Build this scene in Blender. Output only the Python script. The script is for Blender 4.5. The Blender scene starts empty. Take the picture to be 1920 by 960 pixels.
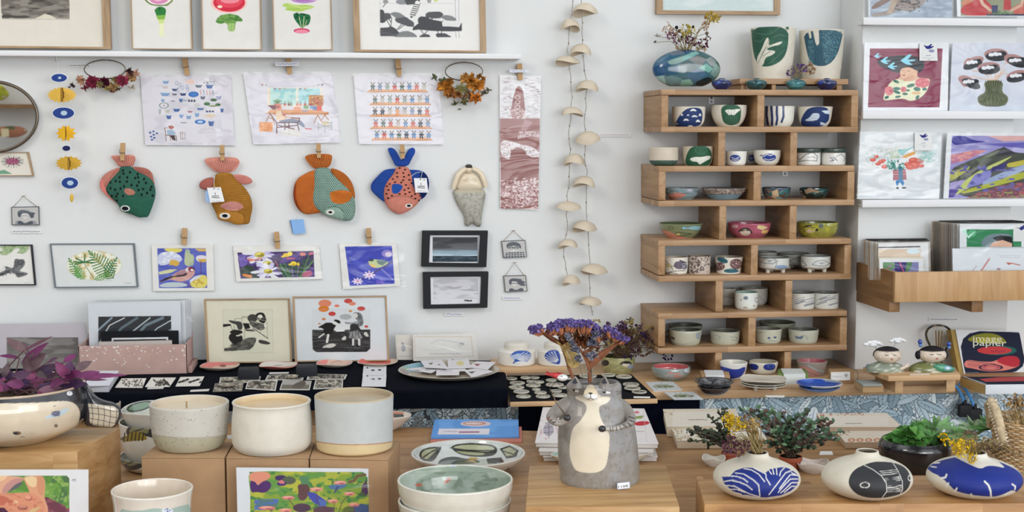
import bpy,bmesh,math,random
import numpy as np
from mathutils import Vector,Matrix
random.seed(7);RNG=np.random.default_rng(7)
sc=bpy.context.scene
COL=sc.collection

# ------------------------------------------------------------ camera, world, lights, exposure
CAM=Vector((0.0,-3.9,1.54));F=2550.0;YAW=math.atan(310/2550*math.cos(math.atan(240/2550)));PITCH=math.atan(240/2550)
cd=bpy.data.cameras.new('camera');cam=bpy.data.objects.new('camera',cd);COL.objects.link(cam)
cd.sensor_fit='HORIZONTAL';cd.sensor_width=36.0;cd.lens=36.0*F/1920.0;cd.clip_start=.05
cam.location=CAM;cam.rotation_euler=(math.pi/2-PITCH,0,-YAW);sc.camera=cam
sc.view_settings.view_transform='Standard';sc.view_settings.look='None'
sc.view_settings.gamma=1.0;sc.view_settings.exposure=-0.04;sc.view_settings.use_curve_mapping=False
world=bpy.data.worlds.new('daylit_room');sc.world=world;world.use_nodes=True
_t=world.node_tree;WN=_t.nodes['Background'];WN.inputs[1].default_value=0.72
# noise patches stand in for the unseen shop, added for reflections, brighter upwards
_tc=_t.nodes.new('ShaderNodeTexCoord');_n=_t.nodes.new('ShaderNodeTexNoise');_n.inputs['Scale'].default_value=1.6;_n.inputs['Detail'].default_value=2;_t.links.new(_tc.outputs['Generated'],_n.inputs[0])
_r=_t.nodes.new('ShaderNodeValToRGB');_e=_r.color_ramp.elements;_e[0].position=.40;_e[0].color=(.22,.22,.23,1);_e[1].position=.62;_e[1].color=(2.1,2.16,2.25,1);_t.links.new(_n.outputs[0],_r.inputs[0])
_s=_t.nodes.new('ShaderNodeSeparateXYZ');_t.links.new(_tc.outputs['Generated'],_s.inputs[0])
_m=_t.nodes.new('ShaderNodeMapRange');_m.inputs[1].default_value=-.5;_m.inputs[2].default_value=.6;_m.inputs[3].default_value=.4;_m.inputs[4].default_value=1.25;_t.links.new(_s.outputs[2],_m.inputs[0])
_v=_t.nodes.new('ShaderNodeVectorMath');_v.operation='SCALE';_t.links.new(_r.outputs[0],_v.inputs[0]);_t.links.new(_m.outputs[0],_v.inputs['Scale']);_t.links.new(_v.outputs[0],WN.inputs[0])
def area(name,loc,target,sx,sy,power,col):
    l=bpy.data.lights.new(name,'AREA');l.shape='RECTANGLE';l.size=sx;l.size_y=sy;l.energy=power;l.color=col
    o=bpy.data.objects.new(name,l);COL.objects.link(o);o.location=loc
    o.rotation_euler=(Vector(target)-Vector(loc)).to_track_quat('-Z','Y').to_euler();return o
area('shop_window',(2.6,-5.2,2.0),(0.7,0,1.3),2.6,1.7,62,(0.94,0.97,1.0))
area('front_fill',(0.9,-7.2,1.75),(0.5,0,1.35),3.4,1.9,95,(0.98,0.98,1.0))  # added fill from behind the camera, brightens the cubby interiors
area('ceiling_lamp',(-1.5,-3.0,3.0),(-0.3,0,1.3),0.8,0.8,20,(1.0,0.93,0.80))

# ------------------------------------------------------------ projection helpers (points found on real planes)
_M=cam.rotation_euler.to_matrix();RT=_M@Vector((1,0,0));UP=_M@Vector((0,1,0));FW=_M@Vector((0,0,-1))
HF=Vector((FW.x,FW.y,0)).normalized()
nC,nR,nU,nF=[np.array(v)for v in(CAM,RT,UP,FW)]
def ray(px,py):return FW+RT*((px-960)/F)-UP*((py-480)/F)
def WP(px,py,Y=0.0):
    d=ray(px,py);return CAM+d*((Y-CAM.y)/d.y)
def HP(px,py,z):
    d=ray(px,py);return CAM+d*((z-CAM.z)/d.z)
def proj(P):
    P=np.asarray(P,float)-nC;d=P@nF
    return 960+F*(P@nR)/d,480-F*(P@nU)/d
def scl(P):return F/((Vector(P)-CAM).dot(FW))
class Plane:
    def __init__(s,o,n):s.o=np.array(o,float);s.n=np.array(n,float)/np.linalg.norm(n)
    def pts(s,px,py,off=0.0):
        px=np.asarray(px,float);py=np.asarray(py,float)
        d=nF+np.multiply.outer((px-960)/F,nR)-np.multiply.outer((py-480)/F,nU)
        o=s.o+s.n*off
        t=((o-nC)@s.n)/(d@s.n);return nC+d*t[...,None]
def VP_(Y):return Plane((0,Y,0),(0,-1,0))
def HPl(z):return Plane((0,0,z),(0,0,1))
def lean(px,py,Y,ang): # plane through pixel point at depth Y, top leaning back by ang degrees
    a=math.radians(ang);return Plane(WP(px,py,Y),(0,-math.cos(a),math.sin(a)))

# ------------------------------------------------------------ colour
K=1.12
def hx(h,k=None):
    h=h.lstrip('#');h=''.join(x*2 for x in h)if len(h)==3 else h;c=[int(h[i:i+2],16)/255 for i in(0,2,4)]
    c=[x/12.92 if x<=.04045 else((x+.055)/1.055)**2.4 for x in c]
    return np.array([min(.93,x*(K if k is None else k))for x in c])

# ------------------------------------------------------------ materials
def nt(name):
    m=bpy.data.materials.new(name);m.use_nodes=True;t=m.node_tree;t.nodes.clear()
    out=t.nodes.new('ShaderNodeOutputMaterial');b=t.nodes.new('ShaderNodeBsdfPrincipled');t.links.new(b.outputs[0],out.inputs[0])
    return m,t,b,out
def nd(t,typ,**kw):
    n=t.nodes.new(typ)
    for k,v in kw.items():
        if k in n.inputs.keys()if isinstance(k,str)else False:n.inputs[k].default_value=v
        else:setattr(n,k,v)
    return n
def colmat(name,rough,spec=.5,coat=0.,coat_r=.05,bump=0.,bscale=300.,metal=0.,vary=.06,vscale=40.,trans=0.,sss=0.):
    m,t,b,out=nt(name);L=t.links.new
    a=t.nodes.new('ShaderNodeAttribute');a.attribute_name='Col'
    tc=t.nodes.new('ShaderNodeTexCoord');n=t.nodes.new('ShaderNodeTexNoise');n.inputs['Scale'].default_value=vscale;n.inputs['Detail'].default_value=4
    L(tc.outputs['Object'],n.inputs['Vector'])
    mr=t.nodes.new('ShaderNodeMapRange');mr.inputs[1].default_value=.3;mr.inputs[2].default_value=.7;mr.inputs[3].default_value=1-vary;mr.inputs[4].default_value=1+vary*.4
    L(n.outputs[0],mr.inputs[0])
    mx=t.nodes.new('ShaderNodeVectorMath');mx.operation='SCALE';L(a.outputs['Color'],mx.inputs[0]);L(mr.outputs[0],mx.inputs['Scale'])
    L(mx.outputs[0],b.inputs['Base Color'])
    b.inputs['Roughness'].default_value=rough;b.inputs['Metallic'].default_value=metal;b.inputs['Specular IOR Level'].default_value=spec
    if coat:b.inputs['Coat Weight'].default_value=coat;b.inputs['Coat Roughness'].default_value=coat_r
    if bump:
        n2=t.nodes.new('ShaderNodeTexNoise');n2.inputs['Scale'].default_value=bscale;n2.inputs['Detail'].default_value=3;L(tc.outputs['Object'],n2.inputs['Vector'])
        bp=t.nodes.new('ShaderNodeBump');bp.inputs['Strength'].default_value=bump;bp.inputs['Distance'].default_value=.002;L(n2.outputs[0],bp.inputs['Height']);L(bp.outputs[0],b.inputs['Normal'])
    return m
MT={}
MT['paper']=colmat('printed_paper',.75,.2,vary=.03)
MT['ceramic']=colmat('glazed_ceramic',.38,.45,coat=.35,bump=.12,bscale=60,vary=.05)
MT['stone']=colmat('matte_stoneware',.6,.35,bump=.2,bscale=120,vary=.07)
MT['glaze']=colmat('wet_glaze',.16,.5,coat=.6,bump=.15,bscale=40,vary=.08)
MT['cloth']=colmat('printed_cloth',.92,.1,bump=.5,bscale=700,vary=.12,vscale=60)
MT['leaf']=colmat('leaf_surface',.5,.35,bump=.2,bscale=200,vary=.25,vscale=90)
MT['dry']=colmat('dried_plant',.85,.15,bump=.3,bscale=300,vary=.3,vscale=120)
MT['matte']=colmat('matte_paint',.6,.3,bump=.08,bscale=300,vary=.04)
MT['kraft']=colmat('kraft_board',.85,.15,bump=.25,bscale=500,vary=.1,vscale=25)
MT['metal']=colmat('brushed_metal',.35,.5,metal=.9,vary=.1)
MT['peg']=colmat('peg_wood',.65,.3,bump=.3,bscale=250,vary=.2,vscale=80)
MT['velvet']=colmat('black_cloth',.95,.05,bump=.5,bscale=900,vary=.2,vscale=30)

def wood(name,light,mid,dark,axis,stave=0.0,stave_len=.5,scale=1.,rough=.5,knots=True,across=None,vari=.5):
    """pine with grain along axis; staves glued side by side when stave > 0"""
    m,t,b,out=nt(name);L=t.links.new
    tc=t.nodes.new('ShaderNodeTexCoord')
    mp=t.nodes.new('ShaderNodeMapping');L(tc.outputs['Object'],mp.inputs[0])
    S={'X':(1.2,14,14),'Y':(14,1.2,14),'Z':(14,14,1.2)}[axis]
    mp.inputs['Scale'].default_value=[s*scale for s in S]
    n=t.nodes.new('ShaderNodeTexNoise');n.inputs['Scale'].default_value=3.;n.inputs['Detail'].default_value=6;n.inputs['Roughness'].default_value=.6;n.inputs['Distortion'].default_value=.6
    vec=mp.outputs[0]
    sep=t.nodes.new('ShaderNodeSeparateXYZ');L(tc.outputs['Object'],sep.inputs[0])
    rnd=None
    if stave:
        ax={'X':0,'Y':1,'Z':2}[axis];ac={'X':1,'Y':0,'Z':0}[axis]if across is None else across
        d=t.nodes.new('ShaderNodeMath');d.operation='DIVIDE';d.inputs[1].default_value=stave;L(sep.outputs[ac],d.inputs[0])
        f=t.nodes.new('ShaderNodeMath');f.operation='FLOOR';L(d.outputs[0],f.inputs[0])
        w1=t.nodes.new('ShaderNodeTexWhiteNoise');w1.noise_dimensions='1D';L(f.outputs[0],w1.inputs['W'])
        d2=t.nodes.new('ShaderNodeMath');d2.operation='MULTIPLY_ADD';d2.inputs[1].default_value=1/stave_len;L(sep.outputs[ax],d2.inputs[0]);
        k=t.nodes.new('ShaderNodeMath');k.operation='MULTIPLY';k.inputs[1].default_value=7.3;L(w1.outputs[0],k.inputs[0]);L(k.outputs[0],d2.inputs[2])
        f2=t.nodes.new('ShaderNodeMath');f2.operation='FLOOR';L(d2.outputs[0],f2.inputs[0])
        cb=t.nodes.new('ShaderNodeCombineXYZ');L(f.outputs[0],cb.inputs[0]);L(f2.outputs[0],cb.inputs[1])
        w2=t.nodes.new('ShaderNodeTexWhiteNoise');w2.noise_dimensions='3D';L(cb.outputs[0],w2.inputs[0]);rnd=w2.outputs['Value']
        ofs=t.nodes.new('ShaderNodeVectorMath');ofs.operation='MULTIPLY_ADD';L(w2.outputs['Color'],ofs.inputs[0]);ofs.inputs[1].default_value=(9,9,9);L(mp.outputs[0],ofs.inputs[2]);vec=ofs.outputs[0]
    L(vec,n.inputs['Vector'])
    cr=t.nodes.new('ShaderNodeValToRGB');e=cr.color_ramp.elements
    e[0].position=.3;e[0].color=(*hx(dark,.92),1);e[1].position=.62;e[1].color=(*hx(light,.92),1);x=e.new(.47);x.color=(*hx(mid,.92),1)
    L(n.outputs[0],cr.inputs[0]);c=cr.outputs[0]
    if knots:
        v=t.nodes.new('ShaderNodeTexVoronoi');v.inputs['Scale'].default_value=7.*scale;
        mp2=t.nodes.new('ShaderNodeMapping');L(tc.outputs['Object'],mp2.inputs[0]);q=[1,1,1];q[{'X':0,'Y':1,'Z':2}[axis]]=.55;mp2.inputs['Scale'].default_value=q
        L(mp2.outputs[0],v.inputs[0])
        kr=t.nodes.new('ShaderNodeMapRange');kr.inputs[1].default_value=.04;kr.inputs[2].default_value=.09;kr.inputs[3].default_value=.55;kr.inputs[4].default_value=0.;L(v.outputs[0],kr.inputs[0])
        mx=t.nodes.new('ShaderNodeMix');mx.data_type='RGBA';L(kr.outputs[0],mx.inputs[0]);L(c,mx.inputs[6]);mx.inputs[7].default_value=(*hx('#6b4526'),1);c=mx.outputs[2]
    if rnd:
        mr=t.nodes.new('ShaderNodeMapRange');mr.inputs[3].default_value=1-vari*.45;mr.inputs[4].default_value=1+vari*.18;L(rnd,mr.inputs[0])
        sv=t.nodes.new('ShaderNodeVectorMath');sv.operation='SCALE';L(c,sv.inputs[0]);L(mr.outputs[0],sv.inputs['Scale']);c=sv.outputs[0]
    L(c,b.inputs['Base Color']);b.inputs['Roughness'].default_value=rough
    bp=t.nodes.new('ShaderNodeBump');bp.inputs['Strength'].default_value=.15;bp.inputs['Distance'].default_value=.002;L(n.outputs[0],bp.inputs['Height']);L(bp.outputs[0],b.inputs['Normal'])
    return m
SH=('#bf9b74','#b18c66','#99754f')
MT['shelfX']=wood('shelf_pine_x',*SH,'X',stave=.022,stave_len=.16,across=1,vari=.35)
MT['shelfY']=wood('shelf_pine_y','#b8946b','#ad875e','#947049','Y',stave=.045,stave_len=.6,across=2,vari=.2)
MT['shelfZ']=wood('shelf_pine_z',*SH,'Z',stave=0,vari=.2)
MT['tableX']=wood('table_oak','#b08a60','#a37c52','#8a663f','X',stave=.07,stave_len=.5,vari=.35,scale=.9)
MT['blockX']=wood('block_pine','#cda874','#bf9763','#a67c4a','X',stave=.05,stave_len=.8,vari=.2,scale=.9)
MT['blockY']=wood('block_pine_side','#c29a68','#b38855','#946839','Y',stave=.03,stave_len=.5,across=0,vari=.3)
MT['blockP']=wood('block_parquet','#c79c68','#b78955','#966a3c','X',stave=.045,stave_len=.13,vari=.4,scale=.8)
MT['boardX']=wood('sideboard_pine','#d3b085','#c8a175','#b58a5c','X',stave=.09,stave_len=1.2,vari=.2,scale=.7)
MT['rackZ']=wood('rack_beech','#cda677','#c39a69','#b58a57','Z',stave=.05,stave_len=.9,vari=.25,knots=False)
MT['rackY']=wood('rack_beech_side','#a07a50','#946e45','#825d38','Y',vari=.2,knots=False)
MT['frameW']=wood('oak_frame','#b89b77','#a98c69','#8f7250','Z',knots=False,scale=1.6)
MT['frameH']=wood('oak_frame_rail','#b89b77','#a98c69','#8f7250','X',knots=False,scale=1.6)

def plaster(name,c,c2):
    m,t,b,out=nt(name);L=t.links.new
    tc=t.nodes.new('ShaderNodeTexCoord');n=t.nodes.new('ShaderNodeTexNoise');n.inputs['Scale'].default_value=2.5;n.inputs['Detail'].default_value=5;L(tc.outputs['Object'],n.inputs[0])
    cr=t.nodes.new('ShaderNodeValToRGB');cr.color_ramp.elements[0].position=.35;cr.color_ramp.elements[1].position=.65
    cr.color_ramp.elements[0].color=(*hx(c),1);cr.color_ramp.elements[1].color=(*hx(c2),1);L(n.outputs[0],cr.inputs[0]);L(cr.outputs[0],b.inputs['Base Color'])
    b.inputs['Roughness'].default_value=.8
    n2=t.nodes.new('ShaderNodeTexNoise');n2.inputs['Scale'].default_value=90;n2.inputs['Detail'].default_value=4;L(tc.outputs['Object'],n2.inputs[0])
    bp=t.nodes.new('ShaderNodeBump');bp.inputs['Strength'].default_value=.25;bp.inputs['Distance'].default_value=.002;L(n2.outputs[0],bp.inputs['Height']);L(bp.outputs[0],b.inputs['Normal'])
    return m
MT['wall']=plaster('white_plaster','#d2d5d5','#d7dada')
MT['ledge']=plaster('white_painted_board','#dadcde','#dfe0e1')
MT['floor']=plaster('floor_screed','#8a857e','#989289')
def sleeve():
    m,t,b,out=nt('clear_sleeve');L=t.links.new
    t.nodes.remove(b);tr=t.nodes.new('ShaderNodeBsdfTransparent');g=t.nodes.new('ShaderNodeBsdfGlossy');g.inputs['Roughness'].default_value=.2
    tc=t.nodes.new('ShaderNodeTexCoord');mp=t.nodes.new('ShaderNodeMapping');mp.inputs['Rotation'].default_value=(0,.5,0);mp.inputs['Scale'].default_value=(7,4,17);L(tc.outputs['Object'],mp.inputs[0])
    n=t.nodes.new('ShaderNodeTexNoise');n.inputs['Scale'].default_value=1.;n.inputs['Detail'].default_value=2;n.inputs['Distortion'].default_value=1.2;L(mp.outputs[0],n.inputs[0])
    bp=t.nodes.new('ShaderNodeBump');bp.inputs['Strength'].default_value=1.;bp.inputs['Distance'].default_value=.005;L(n.outputs[0],bp.inputs['Height']);L(bp.outputs[0],g.inputs['Normal'])
    mx=t.nodes.new('ShaderNodeMixShader');mx.inputs[0].default_value=.023;L(tr.outputs[0],mx.inputs[1]);L(g.outputs[0],mx.inputs[2]);L(mx.outputs[0],out.inputs[0]);return m
MT['sleeve']=sleeve()
def glassy(name,col,f,rough=.03):
    m,t,b,out=nt(name);L=t.links.new;t.nodes.remove(b)
    tr=t.nodes.new('ShaderNodeBsdfTransparent');tr.inputs[0].default_value=(*col,1);g=t.nodes.new('ShaderNodeBsdfGlossy');g.inputs['Roughness'].default_value=rough
    fr=t.nodes.new('ShaderNodeFresnel');fr.inputs[0].default_value=1.22;ad=t.nodes.new('ShaderNodeMath');ad.operation='ADD';ad.inputs[1].default_value=f;L(fr.outputs[0],ad.inputs[0])
    mx=t.nodes.new('ShaderNodeMixShader');L(ad.outputs[0],mx.inputs[0]);L(tr.outputs[0],mx.inputs[1]);L(g.outputs[0],mx.inputs[2]);L(mx.outputs[0],out.inputs[0]);return m
MT['glass']=glassy('clear_glass',(1,1,1),.0)
MT['bulb']=glassy('bulb_glass',(1,1,.99),.0)
mm,t_,b_,o_=nt('mirror_silver');b_.inputs['Metallic'].default_value=1;b_.inputs['Roughness'].default_value=.02;b_.inputs['Base Color'].default_value=(.85,.84,.8,1);MT['mirror']=mm
mm,t_,b_,o_=nt('blue_jelly_glass');b_.inputs['Base Color'].default_value=(.02,.05,.25,1);b_.inputs['Roughness'].default_value=.05;b_.inputs['Coat Weight'].default_value=1;MT['bluebead']=mm

# ------------------------------------------------------------ objects
ORI={}
def org(parent):return ORI.get(parent.name,Vector((0,0,0)))if parent else Vector((0,0,0))
def tag(o,label=None,cat=None,group=None,kind=None):
    if label:o['label']=label
    if cat:o['category']=cat
    if group:o['group']=group
    if kind:o['kind']=kind
    return o
def thing(name,label,cat,loc,group=None):
    o=bpy.data.objects.new(name,None);o.empty_display_size=.02;COL.objects.link(o);o.location=Vector(loc);ORI[o.name]=Vector(loc)
    return tag(o,label,cat,group)
def link(name,V,Fc,C,mat,parent=None,sharp=40,label=None,cat=None,group=None,kind=None):
    V=np.asarray(V,float)
    if parent is not None:base=org(parent)
    else:base=Vector(((V[:,0].min()+V[:,0].max())/2,(V[:,1].min()+V[:,1].max())/2,V[:,2].min()))
    me=bpy.data.meshes.new(name);me.from_pydata((V-np.array(base)).tolist(),[],Fc);
    ca=me.color_attributes.new('Col','FLOAT_COLOR','POINT')
    buf=np.ones((len(V),4),np.float32);buf[:,:3]=C;ca.data.foreach_set('color',buf.ravel())
    me.polygons.foreach_set('use_smooth',[True]*len(me.polygons))
    try:me.set_sharp_from_angle(angle=math.radians(sharp))
    except Exception:pass
    me.materials.append(MT[mat]if isinstance(mat,str)else mat);me.update()
    o=bpy.data.objects.new(name,me);COL.objects.link(o)
    if parent is not None:o.parent=parent;o.location=(0,0,0);ORI[o.name]=base
    else:o.location=base;ORI[o.name]=base
    return tag(o,label,cat,group,kind)

# ------------------------------------------------------------ painting surfaces with their own pattern
def vnoise(x,y,seed):
    r=np.random.default_rng(seed);T=r.random((64,64));xi=np.floor(x).astype(int);yi=np.floor(y).astype(int);fx=x-xi;fy=y-yi
    fx=fx*fx*(3-2*fx);fy=fy*fy*(3-2*fy);g=lambda a,b:T[a%64,b%64]
    return(g(xi,yi)*(1-fx)+g(xi+1,yi)*fx)*(1-fy)+(g(xi,yi+1)*(1-fx)+g(xi+1,yi+1)*fx)*fy
def inpoly(x,y,P):
    P=np.asarray(P,float);ins=np.zeros(x.shape,bool);n=len(P);j=n-1
    for i in range(n):
        xi,yi=P[i];xj,yj=P[j]
        if yi!=yj:
            c=((yi>y)!=(yj>y))&(x<(xj-xi)*(y-yi)/(yj-yi)+xi);ins^=c
        j=i
    return ins
def cc(c):
    if isinstance(c,tuple)and isinstance(c[0],str):return hx(c[0]),c[1]
    if isinstance(c,str):return hx(c),1.0
    return np.asarray(c),1.0
def segd(x,y,a,b):
    ax,ay=a;bx,by=b;dx,dy=bx-ax,by-ay;L2=dx*dx+dy*dy+1e-9
    t=np.clip(((x-ax)*dx+(y-ay)*dy)/L2,0,1);return np.hypot(x-ax-t*dx,y-ay-t*dy)
def paint1(px,py,C,shapes,tf,ok):
    ox,oy,s=tf if tf else(0,0,1.)
    XA=(px-ox)*s;YA=(py-oy)*s;base=np.ones(XA.shape,bool)if ok is None else ok
    for sh in shapes:
        k=sh[0]
        if k in 'pl':P=np.array(sh[1],float).reshape(-1,2);P=smooth(P,2)if k=='p' and 6<=len(P)<22 else P;w_=sh[2]/2 if k=='l' else 0;b=(P[:,0].min()-w_,P[:,1].min()-w_,P[:,0].max()+w_,P[:,1].max()+w_)
        elif k=='e':q=max(sh[3],sh[4]);q2=sh[4]if len(sh)<7 else q;q=sh[3]if len(sh)<7 else q;b=(sh[1]-q,sh[2]-q2,sh[1]+q,sh[2]+q2)
        elif k=='o':b=(sh[1]-sh[3]*1.4-sh[5],sh[2]-sh[4]*1.4-sh[5],sh[1]+sh[3]*1.4+sh[5],sh[2]+sh[4]*1.4+sh[5])
        elif k=='n' and len(sh)>10:P=np.array(sh[10],float).reshape(-1,2);b=(max(sh[1],P[:,0].min()),max(sh[2],P[:,1].min()),min(sh[3],P[:,0].max()),min(sh[4],P[:,1].max()))
        elif k in 'rgn':b=sh[1:5]
        else:b=(-1e9,-1e9,1e9,1e9)
        I=np.nonzero(base&(XA>=b[0])&(XA<=b[2])&(YA>=b[1])&(YA<=b[3]))[0]
        if not len(I):continue
        X=XA[I];Y=YA[I];al=1.0;m=np.ones(X.shape)
        if k=='p':m=inpoly(X,Y,P);col,al=cc(sh[2])
        elif k=='e':
            cx,cy,rx,ry=sh[1:5];a=math.radians(sh[6])if len(sh)>6 else 0;u=X-cx;v=Y-cy
            m=((u*math.cos(a)+v*math.sin(a))/rx)**2+((-u*math.sin(a)+v*math.cos(a))/ry)**2<1;col,al=cc(sh[5])
        elif k=='o':cx,cy,rx,ry,wd=sh[1:6];d=np.hypot((X-cx)/rx,(Y-cy)/ry);m=np.abs(d-1)*min(rx,ry)<wd/2;col,al=cc(sh[6])
        elif k=='l':
            m=np.zeros(X.shape,bool);col,al=cc(sh[3])
            for i in range(len(P)-1):m|=segd(X,Y,P[i],P[i+1])<sh[2]/2
        elif k=='r':col,al=cc(sh[5])
        elif k=='g':t=np.clip((Y-sh[2])/(sh[4]-sh[2]),0,1)[:,None];C[I]=cc(sh[5])[0]*(1-t)+cc(sh[6])[0]*t;continue
        elif k=='n':
            col,al=cc(sh[8]);v=vnoise(X/sh[5]+.37,Y/sh[6]+.61,sh[9])*.7+vnoise(X/sh[5]*2.3+5,Y/sh[6]*2.3+9,sh[9]+1)*.3;m=np.clip((v-sh[7])/.11,0,1)
            if len(sh)>10:m=m*inpoly(X,Y,P)
        elif k=='m':
            m=np.zeros(X.shape,bool);col,al=cc(sh[4])
            for q in np.array(sh[1],float).reshape(-1,2):m|=((X-q[0])/sh[2])**2+((Y-q[1])/sh[3])**2<1
        C[I]+=(col-C[I])*(al*m.astype(float))[:,None]
def paint(px,py,C,shapes,tf=None,ok=None):
    """px, py: drawing coordinates of the surface points; C: their colours, changed in place; edges are softened over four samples"""
    acc=np.zeros_like(C)
    for dx,dy in((-.3,-.12),(.12,-.3),(.3,.12),(-.12,.3)):D=C.copy();paint1(px+dx,py+dy,D,shapes,tf,ok);acc+=D
    C[:]=acc/4;return C
def scrib(x0,y0,x1,amp,w,col,step=3.,seed=1):
    r=random.Random(seed);P=[];x=x0
    while x<x1:P+=[(x,y0+r.uniform(-amp,amp))];x+=step*r.uniform(.6,1.4)
    return('l',P,w,col)
def lum(col,fx=1):return col

# ------------------------------------------------------------ mesh builder
class MB:
    def __init__(s):s.V=[];s.F=[];s.C=[];s.n=0
    def add(s,V,Fc,col):
        V=np.asarray(V,float).reshape(-1,3);col=np.asarray(col if not isinstance(col,str)else hx(col),float)
        if col.ndim==1:col=np.tile(col,(len(V),1))
        s.V.append(V);s.C.append(col);s.F+=[[i+s.n for i in f]for f in Fc];s.n+=len(V);return s
    def box(s,a,b,col='#ffffff',bev=0.0,rot=0.0):
        bm=bmesh.new();bmesh.ops.create_cube(bm,size=1.0)
        sz=[abs(b[i]-a[i])for i in range(3)];c=[(a[i]+b[i])/2 for i in range(3)]
        for v in bm.verts:v.co=Vector((v.co.x*sz[0],v.co.y*sz[1],v.co.z*sz[2]))
        if bev:bmesh.ops.bevel(bm,geom=bm.edges[:],offset=min(bev,min(sz)*.4),segments=2,affect='EDGES',profile=.5)
        R=Matrix.Rotation(rot,3,'Z');bm.verts.index_update()
        V=[tuple((R@v.co)+Vector(c))for v in bm.verts];Fc=[[v.index for v in f.verts]for f in bm.faces];bm.free();return s.add(V,Fc,col)
    def tube(s,pts,r,col,seg=8,closed=False,flat=1.0,up=(0,0,1)):
        P=[Vector(p)for p in pts];n=len(P);R=r if isinstance(r,(list,tuple))else[r]*n
        V=[];
        up=Vector(up)
        for i in range(n):
            if closed:d=(P[(i+1)%n]-P[i-1])
            else:d=P[min(i+1,n-1)]-P[max(i-1,0)]
            d=d.normalized()if d.length>1e-9 else Vector((0,0,1))
            a=d.cross(up)if abs(d.dot(up))<.95 else d.cross(Vector((1,0,0)))
            a.normalize();b=d.cross(a).normalized()
            for k in range(seg):
                t=2*math.pi*k/seg;V.append(P[i]+a*math.cos(t)*R[i]*flat+b*math.sin(t)*R[i])
        Fc=[];m=n if closed else n-1
        for i in range(m):
            j=(i+1)%n
            for k in range(seg):Fc.append([i*seg+k,i*seg+(k+1)%seg,j*seg+(k+1)%seg,j*seg+k])
        if not closed:Fc.append(list(range(seg))[::-1]);Fc.append([(n-1)*seg+k for k in range(seg)])
        return s.add([tuple(v)for v in V],Fc,col)
    def ball(s,c,r,col,u=16,v=10,M=None):
        c=Vector(c);rr=Vector(r if isinstance(r,(tuple,list))else(r,r,r));V=[(0,0,1)]
        for i in range(1,v):
            p=math.pi*i/v
            for k in range(u):t=2*math.pi*k/u;V.append((math.sin(p)*math.cos(t),math.sin(p)*math.sin(t),math.cos(p)))
        V.append((0,0,-1));Fc=[[0,1+k,1+(k+1)%u]for k in range(u)]
        for i in range(v-2):
            for k in range(u):Fc.append([1+i*u+k,1+(i+1)*u+k,1+(i+1)*u+(k+1)%u,1+i*u+(k+1)%u])
        L=len(V)-1;Fc+=[[L,1+(v-2)*u+(k+1)%u,1+(v-2)*u+k]for k in range(u)]
        W=[Vector((a*rr.x,b*rr.y,d*rr.z))for a,b,d in V]
        if M:W=[M@w for w in W]
        return s.add([tuple(w+c)for w in W],Fc,col)
    def extr(s,poly,plane,th,col,side=None,off=0.0):
        """flat cut-out: front face on plane (raised by off), sides back by th"""
        P=np.array(poly,float).reshape(-1,2);A=plane.pts(P[:,0],P[:,1],off);B=A-plane.n*th;n=len(P)
        s.add(A,[list(range(n))],col);s.add(B,[list(range(n))[::-1]],side or col)
        s.add(np.vstack([A,B]),[[i,(i+1)%n,n+(i+1)%n,n+i]for i in range(n)],side or col);return s
    def leaf(s,base,tip,w,nrm,col,droop=0.0,n=5,fold=.15,shape=None):
        b=Vector(base);t=Vector(tip);d=t-b;L=d.length;nv=Vector(nrm);sd=d.cross(nv)
        if sd.length<1e-7:sd=Vector((1,0,0))
        sd.normalize();nv=sd.cross(d).normalized();V=[]
        for i in range(n+1):
            u=i/n;ww=w*(math.sin(math.pi*u**.8)**.9 if shape is None else shape(u))+w*.04
            c=b+d*u-nv*(droop*L*u*u)
            V+=[tuple(c-sd*ww/2+nv*ww*fold),tuple(c),tuple(c+sd*ww/2+nv*ww*fold)]
        Fc=[]
        for i in range(n):
            a=i*3;Fc+=[[a,a+1,a+4,a+3],[a+1,a+2,a+5,a+4]]
        return s.add(V,Fc,col)
    def build(s,name,mat,parent=None,sharp=40,**kw):
        return link(name,np.vstack(s.V),s.F,np.vstack(s.C),mat,parent,sharp,**kw)

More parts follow.
